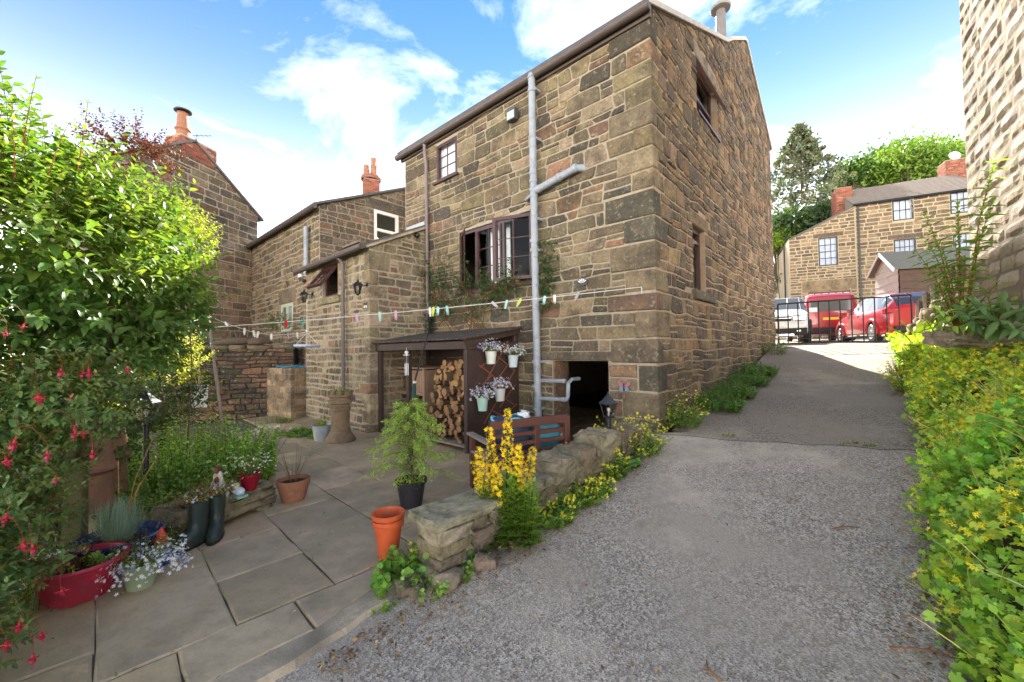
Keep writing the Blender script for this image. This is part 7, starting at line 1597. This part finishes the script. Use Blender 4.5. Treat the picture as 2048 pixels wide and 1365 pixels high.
st.col = (.5, .45, .4); st.c = [(.4, .35, .3)] * len(st.v); st.build('stem', TWIG, rt); tuft(rt, r, (.08, .04, .14), 9, .14, .05, .8, (.14, .22, .05), .6, 'lobed'); 

# --- conifer in a dark pot by the wall
r = random.Random(305)
p = gz(812, 1022); p = Vector((p.x + .02, p.y + .12, 0)); cf = thing('potted_conifer', 'young feathery conifer in a dark plastic pot beside the dwarf wall', 'conifer', p)
lathe_obj('pot', [(0, 0), (.10, 0), (.135, .22), (.15, .225), (.155, .26), (.145, .26), (.13, .2), (0, .2)], mat('dark_plastic_pot', (.03, .028, .035), .5, var=.1), cf); lathe_obj('soil', [(0, .215), (.13, .21)], SOIL, cf)
H = at(812, 790, p.y).z; mb = MB(); mb.tube([(0, 0, .2), (.015, 0, .6), (0, .01, H - .05)], [.014, .010, .004], 6); mb.build('trunk', BARK, cf, True)
lv = Leaves(); st = MB()
for k in range(54):
    t = (k + .5) / 54; z = lerp(.32, H - .06, t ** .9); a = k * 2.4 + r.uniform(-.3, .3); L = lerp(.46, .14, t) * r.uniform(.75, 1.2); pts = [Vector((0, 0, z))]; d = Vector((math.cos(a), math.sin(a), .45)).normalized()
    for j in range(5): d = (d + Vector((0, 0, -.16))).normalized(); pts.append(pts[-1] + d * L / 5)
    st.tube(pts, [.004, .0035, .003, .0025, .002, .001], 4, False)
    for j in range(1, 6):
        for s_ in range(5):
            q = pts[j].lerp(pts[j - 1], r.random()); b = rdir(r) * .6 + d * .6 + Vector((0, 0, -.35)); tl_n = r.uniform(.05, .11) * (1.1 - .4 * t); b.normalize()
            for m_ in range(11): u_ = m_ / 11; lv.add(q + b * tl_n * u_, b * .6 + rdir(r), rdir(r), .028, .006, vcol(r, (.27, .38, .08) if j > 2 else (.17, .21, .07), .3))
st.build('branches', TWIG, cf); lv.build('needles', LEAFD, cf, 'simple', 'stuff'); tuft(cf, r, (.05, -.06, .2), 16, .13, .05, .45, (.2, .27, .05), .9)

# --- yellow loosestrife
r = random.Random(306)
p = gdrive(1012, 1086); ls = thing('yellow_loosestrife', 'tall yellow loosestrife in full flower against the dwarf wall', 'flower', p); lv = Leaves(); st = MB(); fl_ = Leaves()
zt0 = at(1026, 818, p.y).z - p.z
stems = [(0, .02, zt0, .03), (-.06, .03, zt0 * .86, -.06), (.05, -.04, zt0 * .74, .06), (-.1, -.02, zt0 * .72, -.1), (.1, .05, zt0 * .7, .12), (-.03, -.08, zt0 * .62, -.04), (.06, .08, zt0 * .66, .06), (-.12, .06, zt0 * .6, -.12)] + [(r.uniform(-.18, .2), r.uniform(-.12, .12), zt0 * r.uniform(.3, .52), r.uniform(-.1, .16)) for _ in range(34)]
for (x, y, h, lx) in stems:
    pts = [Vector((x, y, 0)), Vector((x + lx * .4, y, h * .5)), Vector((x + lx, y - .01, h))]; st.col = (.5, .9, .35); st.tube(pts, [.006, .005, .002], 5, False); tallf = h > zt0 * .55
    nl = int(h / .035)
    for k in range(nl):
        t = (k + .5) / nl; q = pts[0].lerp(pts[1], t * 2) if t < .5 else pts[1].lerp(pts[2], t * 2 - 1)
        flz = tallf and t > .52
        for j in range(3):
            a = k * .9 + j * 2.09; d = Vector((math.cos(a), math.sin(a), .45 if t < .8 else .8)); L = lerp(.14, .06, t) * r.uniform(.8, 1.2) * (.6 if flz else 1); lv.add(q, d, Vector((0, 0, 1)) + d * -.3, L, L * .33, vcol(r, (.13, .22, .035) if t > .3 else (.11, .18, .035), .25))
        if flz:
            for j in range(9): d = rdir(r); rr = .06 * (1.15 - t); fl_.add(q + Vector((d.x, d.y, d.z * .5)) * (rr + .016), rdir(r), d + Vector((0, -.4, .2)), .03, .03, vcol(r, (.92, .62, .015), .12, .03))
st.build('stems', TWIG, ls); lv.build('leaves', LEAF, ls, 'leaf', 'stuff'); fl_.build('flowers', PETAL, ls, 'star', 'stuff')
q = gdrive(1090, 1010); t = herb('yellow_loosestrife', 'small loosestrife spike beside the boulders', 'flower', (q.x - .1, q.y + .05), 9, .07, .05, .42, .07, .3, (.13, .21, .04), r, 9, fl=[(.85, .52, .01)], fn=1, fs=.04, z0=q.z)

# --- corydalis and weeds by wall and gable
r = random.Random(307); YEL = [(.90, .70, .03), (.92, .78, .06)]
def cory(u, v, n, rx, ry, H, lab, fn=.5, z=None, dx=0, dy=0, leafL=.04, col=None):
    p = gdrive(u, v); p = Vector((p.x + dx, p.y + dy, 0)); return herb('yellow_corydalis', lab, 'plant', (p.x, p.y), n, rx, ry, H, leafL, .9, col or [(.10, .19, .035), (.14, .23, .04), (.08, .16, .03)], r, 7, 'lobed', lean=.7, fl=YEL, fn=fn, fs=.026, z0=dz(p.x, p.y) - .02 if z is None else z)
cory(1262, 905, 150, .26, .24, .46, 'yellow corydalis clump at the house corner beside the lantern', .75)
cory(1365, 852, 150, .26, .3, .50, 'yellow corydalis clump against the gable foot', .5, dx=-.05, dy=.1)
cory(1188, 948, 80, .16, .14, .34, 'yellow corydalis on the far boulders of the dwarf wall', .7, dx=-.08, dy=.08)
cory(1180, 985, 70, .17, .14, .2, 'low yellow corydalis at the foot of the boulders', .6)
cory(1120, 1015, 90, .2, .16, .2, 'low corydalis cushion midway along the dwarf wall', .45)
cory(1150, 1000, 80, .2, .16, .26, 'leafy corydalis between the boulders and drive', .35); cory(1095, 1040, 90, .2, .14, .22, 'green corydalis cushion right of the loosestrife', .2); cory(1215, 950, 90, .18, .14, .28, 'corydalis spilling onto the drive below the far boulders', .5); cory(900, 1120, 70, .16, .12, .2, 'ferny corydalis on the fallen stones', .15, dx=-.06)
cory(1060, 1040, 50, .16, .12, .18, 'sparse corydalis beside the loosestrife', .3)
def roundclump(u, v, n, rad, H, lab, leafL=.06, col=(.10, .20, .035), tpl='round'):
    p = gdrive(u, v); return herb('leafy_weeds', lab, 'plant', (p.x, p.y), n, rad, rad, H, leafL, .95, [col, tuple(x * 1.25 for x in col)], r, 3, tpl, lean=.9, z0=max(p.z, -.02))
roundclump(800, 1165, 34, .13, .2, 'round leaved green weeds at the wall end below the orange pot', .07)
roundclump(850, 1180, 22, .11, .14, 'small leaved weeds before the wall end boulder', .045, (.13, .22, .05), 'lobed')
roundclump(875, 1130, 30, .12, .2, 'scalloped light green weeds on the stones of the wall end', .06, (.12, .22, .05))
roundclump(955, 1120, 26, .1, .1, 'flat green rosette weeds at the loosestrife foot', .05, (.10, .21, .045))
roundclump(1250, 935, 26, .1, .12, 'large round leaves at the drive edge below the corydalis', .08, (.07, .16, .04))
roundclump(835, 1125, 30, .11, .16, 'ferny light weeds against the wall end stones', .04, (.14, .22, .05), 'lobed')
roundclump(905, 1150, 30, .12, .1, 'trailing weeds over the stones before the loosestrife', .045, (.12, .2, .045), 'lobed')
roundclump(925, 1085, 26, .1, .2, 'upright leafy weeds between wall end and loosestrife', .05, (.12, .21, .045), 'leaf')
roundclump(768, 1215, 12, .06, .05, 'tiny weeds in the kerb crack', .03, (.13, .2, .05), 'lobed')
for k, (u, v, s) in enumerate(((1415, 815, .3), (1450, 792, .3), (1478, 768, .3), (1500, 750, .3))):
    p = gdrive(u, v); q = hl(Vector((p.x, p.y, 0))); q = hw(.18, q.y + .15); herb('gable_weeds', ('dense green ground cover at the gable foot nearest the corydalis', 'dense green ground cover below the gable sill', 'dense green ground cover further up the gable', 'green weeds beyond the gable ground cover')[k], 'plant', (q.x, q.y), 380, .27, .62, .30, .045, .75, [(.05, .125, .03), (.075, .16, .035)], r, 5, 'round', lean=.9, z0=dz(q.x, q.y) - .02)
q = hw(.22, 7.2); herb('gable_buddleia', 'young buddleia with pale flower spike at the far gable foot', 'shrub', (q.x, q.y), 40, .22, .4, .62, .08, .3, [(.09, .14, .06), (.07, .13, .04)], r, 8, z0=dz(q.x, q.y) - .02, fl=[(.7, .68, .66)], fn=.1, fs=.05)
p = gdrive(1595, 790); 
for (u, v) in ((1460, 873), (1740, 893), (1700, 888)): p = gdrive(u, v); herb('crack_grass', 'thin tuft of grass growing in the drive crack', 'grass', (p.x, p.y), 14, .1, .03, .05, .05, .1, (.2, .24, .05), r, 3, 'blade', group='grass tufts in the drive crack', z0=p.z)

# --- climbers on the eaves wall
r = random.Random(308)
cl = thing('climbing_rose', 'climbing rose with reddish young leaves under the three light window', 'climber', CORNER, TH); lv = Leaves(); st = MB()
root = Vector((-3.9, -.08, 1.7))
tips = [(front(u, v).x, front(u, v).z) for u, v in ((880, 560), (900, 520), (890, 600), (930, 560), (950, 540), (985, 560), (1010, 555), (1040, 548), (1060, 555), (915, 600), (870, 530), (1030, 580), (960, 590))]
for (x, z) in tips:
    mid = Vector((lerp(root.x, x, .5) + r.uniform(-.3, .3), -.12, lerp(root.z, z, .55))); e = Vector((x, -.14 - r.uniform(0, .1), z)); st.col = (.9, .7, .4); st.tube([root + Vector((r.uniform(-.4, 1.2), 0, 0)), mid, e], [.008, .006, .003], 5, False)
    for k in range(34): c = mid.lerp(e, r.uniform(.25, 1.05)) + Vector((r.gauss(0, .12), r.uniform(-.08, .03), r.gauss(0, .11))); red = r.random() < .09; shoot(lv, None, r, c, rdir(r) + Vector((0, -.4, .1)), .13, 4, .062, .58, gcol(r, (.13, .045, .03) if red else (.04, .07, .028), .3), droop=.5)
st.build('stems', TWIG, cl); lv.build('leaves', LEAF, cl, 'leaf', 'stuff')
c2 = thing('wall_creeper', 'dark leafy creeper climbing just right of the grey soil pipe', 'climber', CORNER, TH); lv = Leaves(); st = MB(); st.tube([(-1.72, -.05, 2.1), (-1.74, -.06, 2.7), (-1.7, -.06, 3.2)], [.008, .006, .003], 5)
for k in range(130): shoot(lv, None, r, (-1.68 + r.gauss(0, .09), -.06 - r.random() * .06, r.uniform(2.15, 3.25)), rdir(r) + Vector((0, -.6, 0)), .08, 3, .055, .7, gcol(r, (.035, .065, .022), .3), droop=.5)
for k in range(26): shoot(lv, None, r, (-2.5 + r.gauss(0, .22), -.1 - r.random() * .06, 2.66 + r.gauss(0, .06)), rdir(r) + Vector((0, -.6, 0)), .08, 3, .055, .7, gcol(r, r.choice([(.2, .2, .04), (.12, .15, .03), (.28, .09, .04)]), .3), droop=.5)
st.build('stems', TWIG, c2); lv.build('leaves', LEAF, c2, 'leaf', 'stuff')

# --- yellow corydalis smothering the bank on the right
r = random.Random(309); lv = Leaves(); fl_ = Leaves(); tiny = Leaves()
def bank_pt(s, t):
    i = min(int(s), len(BPTS) - 2); f_ = s - i; A, B = BPTS[i], BPTS[i + 1]; j = min(int(t), 6); g_ = t - j
    return A[j].lerp(A[j + 1], g_).lerp(B[j].lerp(B[j + 1], g_), f_)
for k in range(30000):
    s = 1.2 + 5.9 * r.random() ** .8; t = r.uniform(-.1, 4.6); p = bank_pt(s, max(0, t)); n1 = mnoise.noise(Vector((p.x * 1.5, p.y * 1.5, 1.7))); n2 = mnoise.noise(Vector((p.x * .9, p.y * .9, 4.4))); hgt = max(.05, .26 + .30 * n1 + .34 * n2) * (1 if t > .6 else .6)
    out = Vector((-.62, .5, .6)); h = r.random() ** .5; q = p + (out.normalized() * hgt + Vector((0, 0, hgt * .45))) * h + rdir(r) * .04
    if t < 0: q = q + Vector((-.78, .62, 0)) * abs(t) * .8
    dd = (out + rdir(r) * 1.1); L = r.uniform(.018, .062)
    gk = 1 + .45 * mnoise.noise(Vector((p.x * 2, p.y * 2, 2.2))); base = r.choice([(.15 * gk, .27, .035), (.20 * gk, .33, .04), (.24, .37, .05), (.10, .20, .03)])
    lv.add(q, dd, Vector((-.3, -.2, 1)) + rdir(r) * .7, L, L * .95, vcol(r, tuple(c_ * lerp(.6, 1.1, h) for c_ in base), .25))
    n3 = mnoise.noise(Vector((p.x * 2.6, p.y * 2.6, 8.8))); dens = .02 + .75 * max(0, n3 + .08) + (.12 if s > 3.6 else 0) + (.10 if t > 2.5 else 0)
    if h > .62 and r.random() < dens:
        for j in range(5 if s > 3.4 else 3): fl_.add(q + rdir(r) * .022 + Vector((0, 0, .03)), rdir(r), rdir(r) + Vector((-.4, -.3, .6)), r.uniform(.02, .036), r.uniform(.012, .03), vcol(r, (.92, .76, .05), .12, .03))
bt = thing('bank_corydalis', 'thick mat of yellow flowered corydalis smothering the bank beside the drive', 'ground cover', (5.5, 4.2, 0)); bt['kind'] = 'stuff'; del bt['category']; del bt['label']
off_ = Vector(bt.location)
for L_ in (lv, fl_): L_.P = [tuple(Vector(p_) - off_) for p_ in L_.P]
bpy.data.objects.remove(bt)
gr2 = Leaves()
for k in range(900):
    s = 1.2 + 5.6 * r.random(); t = r.uniform(-.1, 4.2); p = bank_pt(s, max(0, t)) - off_; gr2.add(p + Vector((0, 0, .1)), Vector((-.5, .3, 1.0)) + rdir(r) * .7, rdir(r), r.uniform(.2, .48), r.uniform(.004, .007), vcol(r, r.choice([(.2, .26, .06), (.4, .32, .16), (.15, .22, .05)]), .3))
ob = lv.build('corydalis_bank', LEAF, None, 'lobed', 'stuff'); ob.location = off_; tag(ob, 'thick mat of yellow flowered corydalis smothering the bank', 'ground cover')
of = fl_.build('flowers', PETAL, ob, 'star', 'stuff'); gr2.build('grass_blades', LEAF, ob, 'blade', 'stuff')

# --- buddleia, leafy plants and fern on the right
r = random.Random(310)
def buddleia(lab, base, tips, leafL, col, fl=()):
    t = thing('buddleia', lab, 'shrub', base); lv = Leaves(); st = MB(); B0 = Vector(base); F_ = Leaves()
    for (u, v, Y) in tips:
        e = at(u, v, Y) - B0; mid = e * .55 + Vector((0, 0, .12 * e.length)); st.col = (1, .9, .5); pts = [Vector((0, 0, 0)), mid, e]; st.tube(pts, [.009, .006, .002], 5, False); n = max(5, int(e.length / .10))
        for k in range(n):
            tt = .25 + .75 * (k + .5) / n; q = pts[0].lerp(pts[1], tt * 2) if tt < .5 else pts[1].lerp(pts[2], tt * 2 - 1); ax = (pts[2] - pts[1]).normalized(); o1 = ax.orthogonal().normalized(); o2 = ax.cross(o1); a = k * 1.57
            for s_ in (0, math.pi): o_ = o1 * math.cos(a + s_) + o2 * math.sin(a + s_); L = leafL * r.uniform(.85, 1.35) * (1.15 - .4 * tt); lv.add(q, o_ + ax * .5 + Vector((0, 0, -.35)), ax + Vector((0, 0, .8)), L, L * .36, vcol(r, col, .25))
    for (u, v, Y) in fl:
        e = at(u, v, Y) - B0
        for k in range(70): tt = r.random(); F_.add(e + Vector((r.gauss(0, .012), r.gauss(0, .012), -.0 + .16 * tt)) , rdir(r), rdir(r), .012, .012, (.66, .6, .52))
    st.build('stems', TWIG, t); lv.build('leaves', LEAF, t, 'leaf', 'stuff'); F_.build('flower_spike', PETAL, t, 'star')
bA = at(1925, 680, 4.4); buddleia('tall buddleia with pale flower spikes before the rock faced building', bA, [(1990, 320, 4.3), (1960, 470, 4.3), (1915, 400, 4.5), (1850, 425, 4.6), (1880, 480, 4.5), (1930, 520, 4.4), (1900, 560, 4.4), (1870, 590, 4.5), (1950, 600, 4.2), (2000, 560, 4.2), (1985, 400, 4.3), (1975, 620, 4.1), (2030, 600, 4.0), (1830, 500, 4.7), (1890, 520, 4.4), (1860, 540, 4.5), (1910, 470, 4.4), (1945, 560, 4.3), (1880, 620, 4.3), (1925, 610, 4.2), (1850, 470, 4.6)],   .13, (.16, .26, .05), [(1988, 335, 4.3), (1822, 425, 4.6)])
bB = at(1990, 670, 4.0); buddleia('broad leaved shrub at the foot of the rock faced building', bB, [(1960, 610, 3.9), (2010, 600, 3.8), (2045, 620, 3.7), (1940, 640, 4.0), (2000, 640, 3.7), (2040, 660, 3.6), (1920, 620, 4.1), (1975, 590, 4.0)], .17, (.06, .11, .04))
bC = at(1880, 690, 5.5); buddleia('young leafy buddleia growing from the rough stone wall', bC, [(1865, 600, 5.5), (1890, 560, 5.5), (1905, 610, 5.4), (1880, 640, 5.3), (1915, 650, 5.2), (1850, 640, 5.6)], .13, (.14, .22, .04))
fp_ = at(1850, 715, 6.6); fe = thing('fern', 'bright green fern arching over the drive edge', 'fern', fp_); lv = Leaves(); st = MB()
for (u, v, Y) in ((1772, 652, 6.9), (1800, 640, 6.8), (1850, 640, 6.7), (1872, 640, 6.5), (1815, 690, 6.3), (1880, 670, 6.3)):
    e = at(u, v, Y) - fp_; mid = e * .5 + Vector((0, 0, .10)); pts = [Vector((0, 0, 0)), mid, e]; st.col = (.8, 1.1, .3); st.tube(pts, [.005, .004, .001], 4, False)
    for k in range(26):
        tt = (k + 1) / 27; q = pts[0].lerp(pts[1], tt * 2) if tt < .5 else pts[1].lerp(pts[2], tt * 2 - 1); ax = ((pts[1] - pts[0]) if tt < .5 else (pts[2] - pts[1])).normalized(); sd2 = ax.cross(Vector((0, 0, 1))).normalized(); L = .14 * math.sin(math.pi * min(1, tt * .8 + .2)) + .02
        for s_ in (-1, 1): lv.add(q, sd2 * s_ + ax * .35, Vector((0, 0, 1)), L, .028, vcol(r, (.20, .28, .03), .15))
st.build('stems', TWIG, fe); lv.build('fronds', LEAF, fe, 'leaf')
for k, (u, v, Y, lab) in enumerate(((1838, 735, 6.5, 'yellow green leafy plants at the drive edge under the fern'), (1862, 760, 5.9, 'bright corydalis clump at the head of the bank'), (1870, 700, 6.4, 'pale green weeds on the rough stone wall foot'))):
    p = at(u, v, Y); herb('bank_plants', lab, 'plant', (p.x, p.y), 130, .4, .35, .4, .05, .7, [(.17, .26, .035), (.22, .28, .04)], r, 7, 'lobed', lean=.7, fl=YEL, fn=.4 if k != 2 else .05, fs=.03, z0=p.z - .2)

# --- trees beyond the far house
def tree(name, lab, base, H, c, rad, n, per, leafL, col, r, cone=False, trunk_r=.25, mt=None, tpl='simple', gaps=.25, parts=None):
    t = thing(name, lab, 'tree', base, group=None); lv = Leaves(); mb = MB(); B0 = Vector(base); mb.tube([(0, 0, -.5), (.1, 0, H * .5), (0, 0, H * .95 if cone else c[2] - B0.z)], [trunk_r, trunk_r * .7, trunk_r * .12], 7)
    for k in range(n):
        if cone:
            tt = r.random() ** .75; z = lerp(H * .12, H, tt); a = r.uniform(0, 6.28); R_ = rad[0] * (1 - tt) ** .85 * r.uniform(.35, 1.1) + .1; ctr = Vector((R_ * math.cos(a), R_ * math.sin(a), z - R_ * .12)); sp_ = .32 * (1.3 - tt)
            if r.random() < .25: mb.tube([(0, 0, z), ctr], [.04, .012], 4, False)
        else:
            d = rdir(r); 
            if d.z < -.5: d.z *= -1
            b = 1 + .35 * mnoise.noise(d * 2.0 + Vector((base[0], 1, 2))); ctr = (Vector(c) - B0) + Vector((d.x * rad[0], d.y * rad[1], d.z * rad[2])) * r.uniform(.55, 1.0) * b; sp_ = rad[0] * .16
            if r.random() < .15: mb.tube([(0, 0, H * .4), ctr], [trunk_r * .35, .03], 4, False)
        cc = vcol(r, col, .3)
        for j in range(per): q = ctr + Vector((r.gauss(0, sp_), r.gauss(0, sp_), r.gauss(0, sp_ * .6))); lv.add(q, rdir(r), rdir(r) + Vector((0, 0, .8)), leafL * r.uniform(.6, 1.3), leafL * r.uniform(.35, .6), vcol(r, cc, .2, .04))
    mb.build('trunk', BARK, t); lv.build('crown', mt or LEAFD, t, tpl, 'stuff'); return t
r = random.Random(311)
def tb(u, Y): p = at(u, 650, Y); return (p.x, p.y, ground_z(p.x, p.y))
b0 = tb(1612, 33); tree('conifer_tree', 'tall sparse grey green conifer behind the far house', b0, at(1612, 254, 33).z - b0[2], (0, 0, 0), (8.2,), 560, 15, .38, (.12, .135, .09), r, cone=True, tpl='tuft')
b0 = tb(1800, 46); c = at(1808, 352, 46); tree('round_tree', 'dark green round crowned tree behind the tiled roof', b0, 9, tuple(c), (5.3, 4, 3.3), 420, 28, .5, (.045, .10, .022), r)
b0 = tb(1830, 40); c = at(1815, 350, 40); tree('bright_tree', 'light green tree in front of the dark round tree', b0, 8, tuple(c), (4.4, 4, 3.0), 300, 28, .42, (.12, .20, .03), r)
b0 = tb(1905, 44); c = at(1900, 340, 44); tree('bright_tree', 'mid green tree beside the far brick chimney', b0, 8, tuple(c), (3.6, 4, 2.8), 220, 28, .42, (.09, .16, .025), r)
b0 = tb(1570, 30); c = at(1572, 475, 30); tree('dark_tree', 'dark dense tree low beside the house corner', b0, 7, tuple(c), (2.0, 3, 1.8), 200, 26, .36, (.04, .07, .025), r)
b0 = tb(1650, 31); c = at(1650, 455, 31); tree('dark_tree', 'dark dense tree behind the left brick chimney', b0, 7, tuple(c), (2.2, 3, 1.6), 200, 26, .36, (.04, .075, .025), r)
b0 = tb(1700, 42); c = at(1705, 360, 42); tree('dark_tree', 'green tree in the gap left of the tiled roof', b0, 7, tuple(c), (2.2, 3, 2.0), 170, 26, .4, (.05, .10, .025), r)
b0 = tb(1566, 29); c = at(1566, 488, 29); tree('bright_shrub', 'bright yellow green shrub beside the far house end', b0, 3, tuple(c), (1.0, .9, 1.0), 120, 22, .22, (.18, .26, .03), r, trunk_r=.08)

# --- litter on drive and flags
r = random.Random(312); lit = Leaves()
for k in range(3800):
    z_ = r.random()
    if z_ < .52: i = r.uniform(1.3, 7); p = BPTS[int(i)][0].lerp(BPTS[int(i) + 1][0], i - int(i)) + Vector((-abs(r.gauss(0, .22)) * .78, abs(r.gauss(0, .15)) * .62, 0)); 
    elif z_ < .75: p = pw(.55 + abs(r.gauss(0, .15)), r.uniform(.2, 3.6))
    elif z_ < .88: p = hw(abs(r.gauss(.3, .2)), r.uniform(0, 8))
    else: p = Vector((r.uniform(-1, 4), r.uniform(1.5, 6), 0))
    if (p - PO).dot(PX) < .5: continue
    lit.add((p.x, p.y, dz(p.x, p.y) + .012), Vector((r.uniform(-1, 1), r.uniform(-1, 1), r.uniform(-.1, .3))), Vector((r.uniform(-.4, .4), r.uniform(-.4, .4), 1)), r.uniform(.012, .035), r.uniform(.006, .018), vcol(r, r.choice([(.28, .13, .05), (.36, .2, .08), (.2, .1, .05), (.45, .33, .15), (.12, .07, .04)]), .3))
for k in range(260): p = pw(r.uniform(-2.2, .3), r.uniform(-1.5, 3.5)); lit.add((p.x, p.y, .006), Vector((r.uniform(-1, 1), r.uniform(-1, 1), .1)), Vector((0, 0, 1)), r.uniform(.006, .02), r.uniform(.004, .01), vcol(r, r.choice([(.4, .3, .18), (.55, .5, .4), (.3, .14, .06)]), .3))
for k in range(520):
    if r.random() < .5: ey = r.choice(EY[4:12]); ex = r.uniform(-2.3, 0.0)
    else: ex = r.choice([0, -1.22, -.595, -.94, .36]); ey = r.uniform(-1.5, 2.5)
    if mnoise.noise(Vector((ex * 2, ey * 2, 5))) < .0: continue
    p = pw(ex + r.gauss(0, .008), ey + r.gauss(0, .008)); lit.add((p.x, p.y, -.004), Vector((r.uniform(-1, 1), r.uniform(-1, 1), r.uniform(.1, .9))), Vector((0, 0, 1)), r.uniform(.01, .028), r.uniform(.006, .014), vcol(r, r.choice([(.14, .2, .04), (.1, .13, .04), (.2, .15, .07)]), .3))
tag(lit.build('leaf_litter', PETAL, None, 'leaf', 'stuff'), 'brown leaf litter scattered along the drive edges', 'leaf litter')
for (u, v, L, a, lab) in ((1110, 1062, .16, -.5, 'bent dry twig lying near the loosestrife'), (1425, 1345, .11, 1.9, 'short pale twig lying on the near drive'), (1690, 1058, .2, .15, 'thin dark twig lying on the right of the drive'), (1860, 1310, .3, -.3, 'long pale twig in the litter below the bank')):
    p = gdrive(u, v); mb = MB(); mb.col = (1.6, 1.3, .9); mb.tube([(-L / 2, 0, .006), (0, .015, .012), (L * .3, 0, .008), (L / 2, -.02, .008)], [.004, .0045, .004, .002], 5); mb.tube([(0, .015, .012), (L * .12, .05, .014)], [.003, .0015], 4); tag(mb.build('twig', TWIG, None, True, loc=p, rz=a), lab, 'twig')

for o in list(COL.objects):
    if o.type == 'MESH' and o.name.split('.')[0] in ('stems', 'stem', 'twigs', 'branches'): o['kind'] = 'stuff'
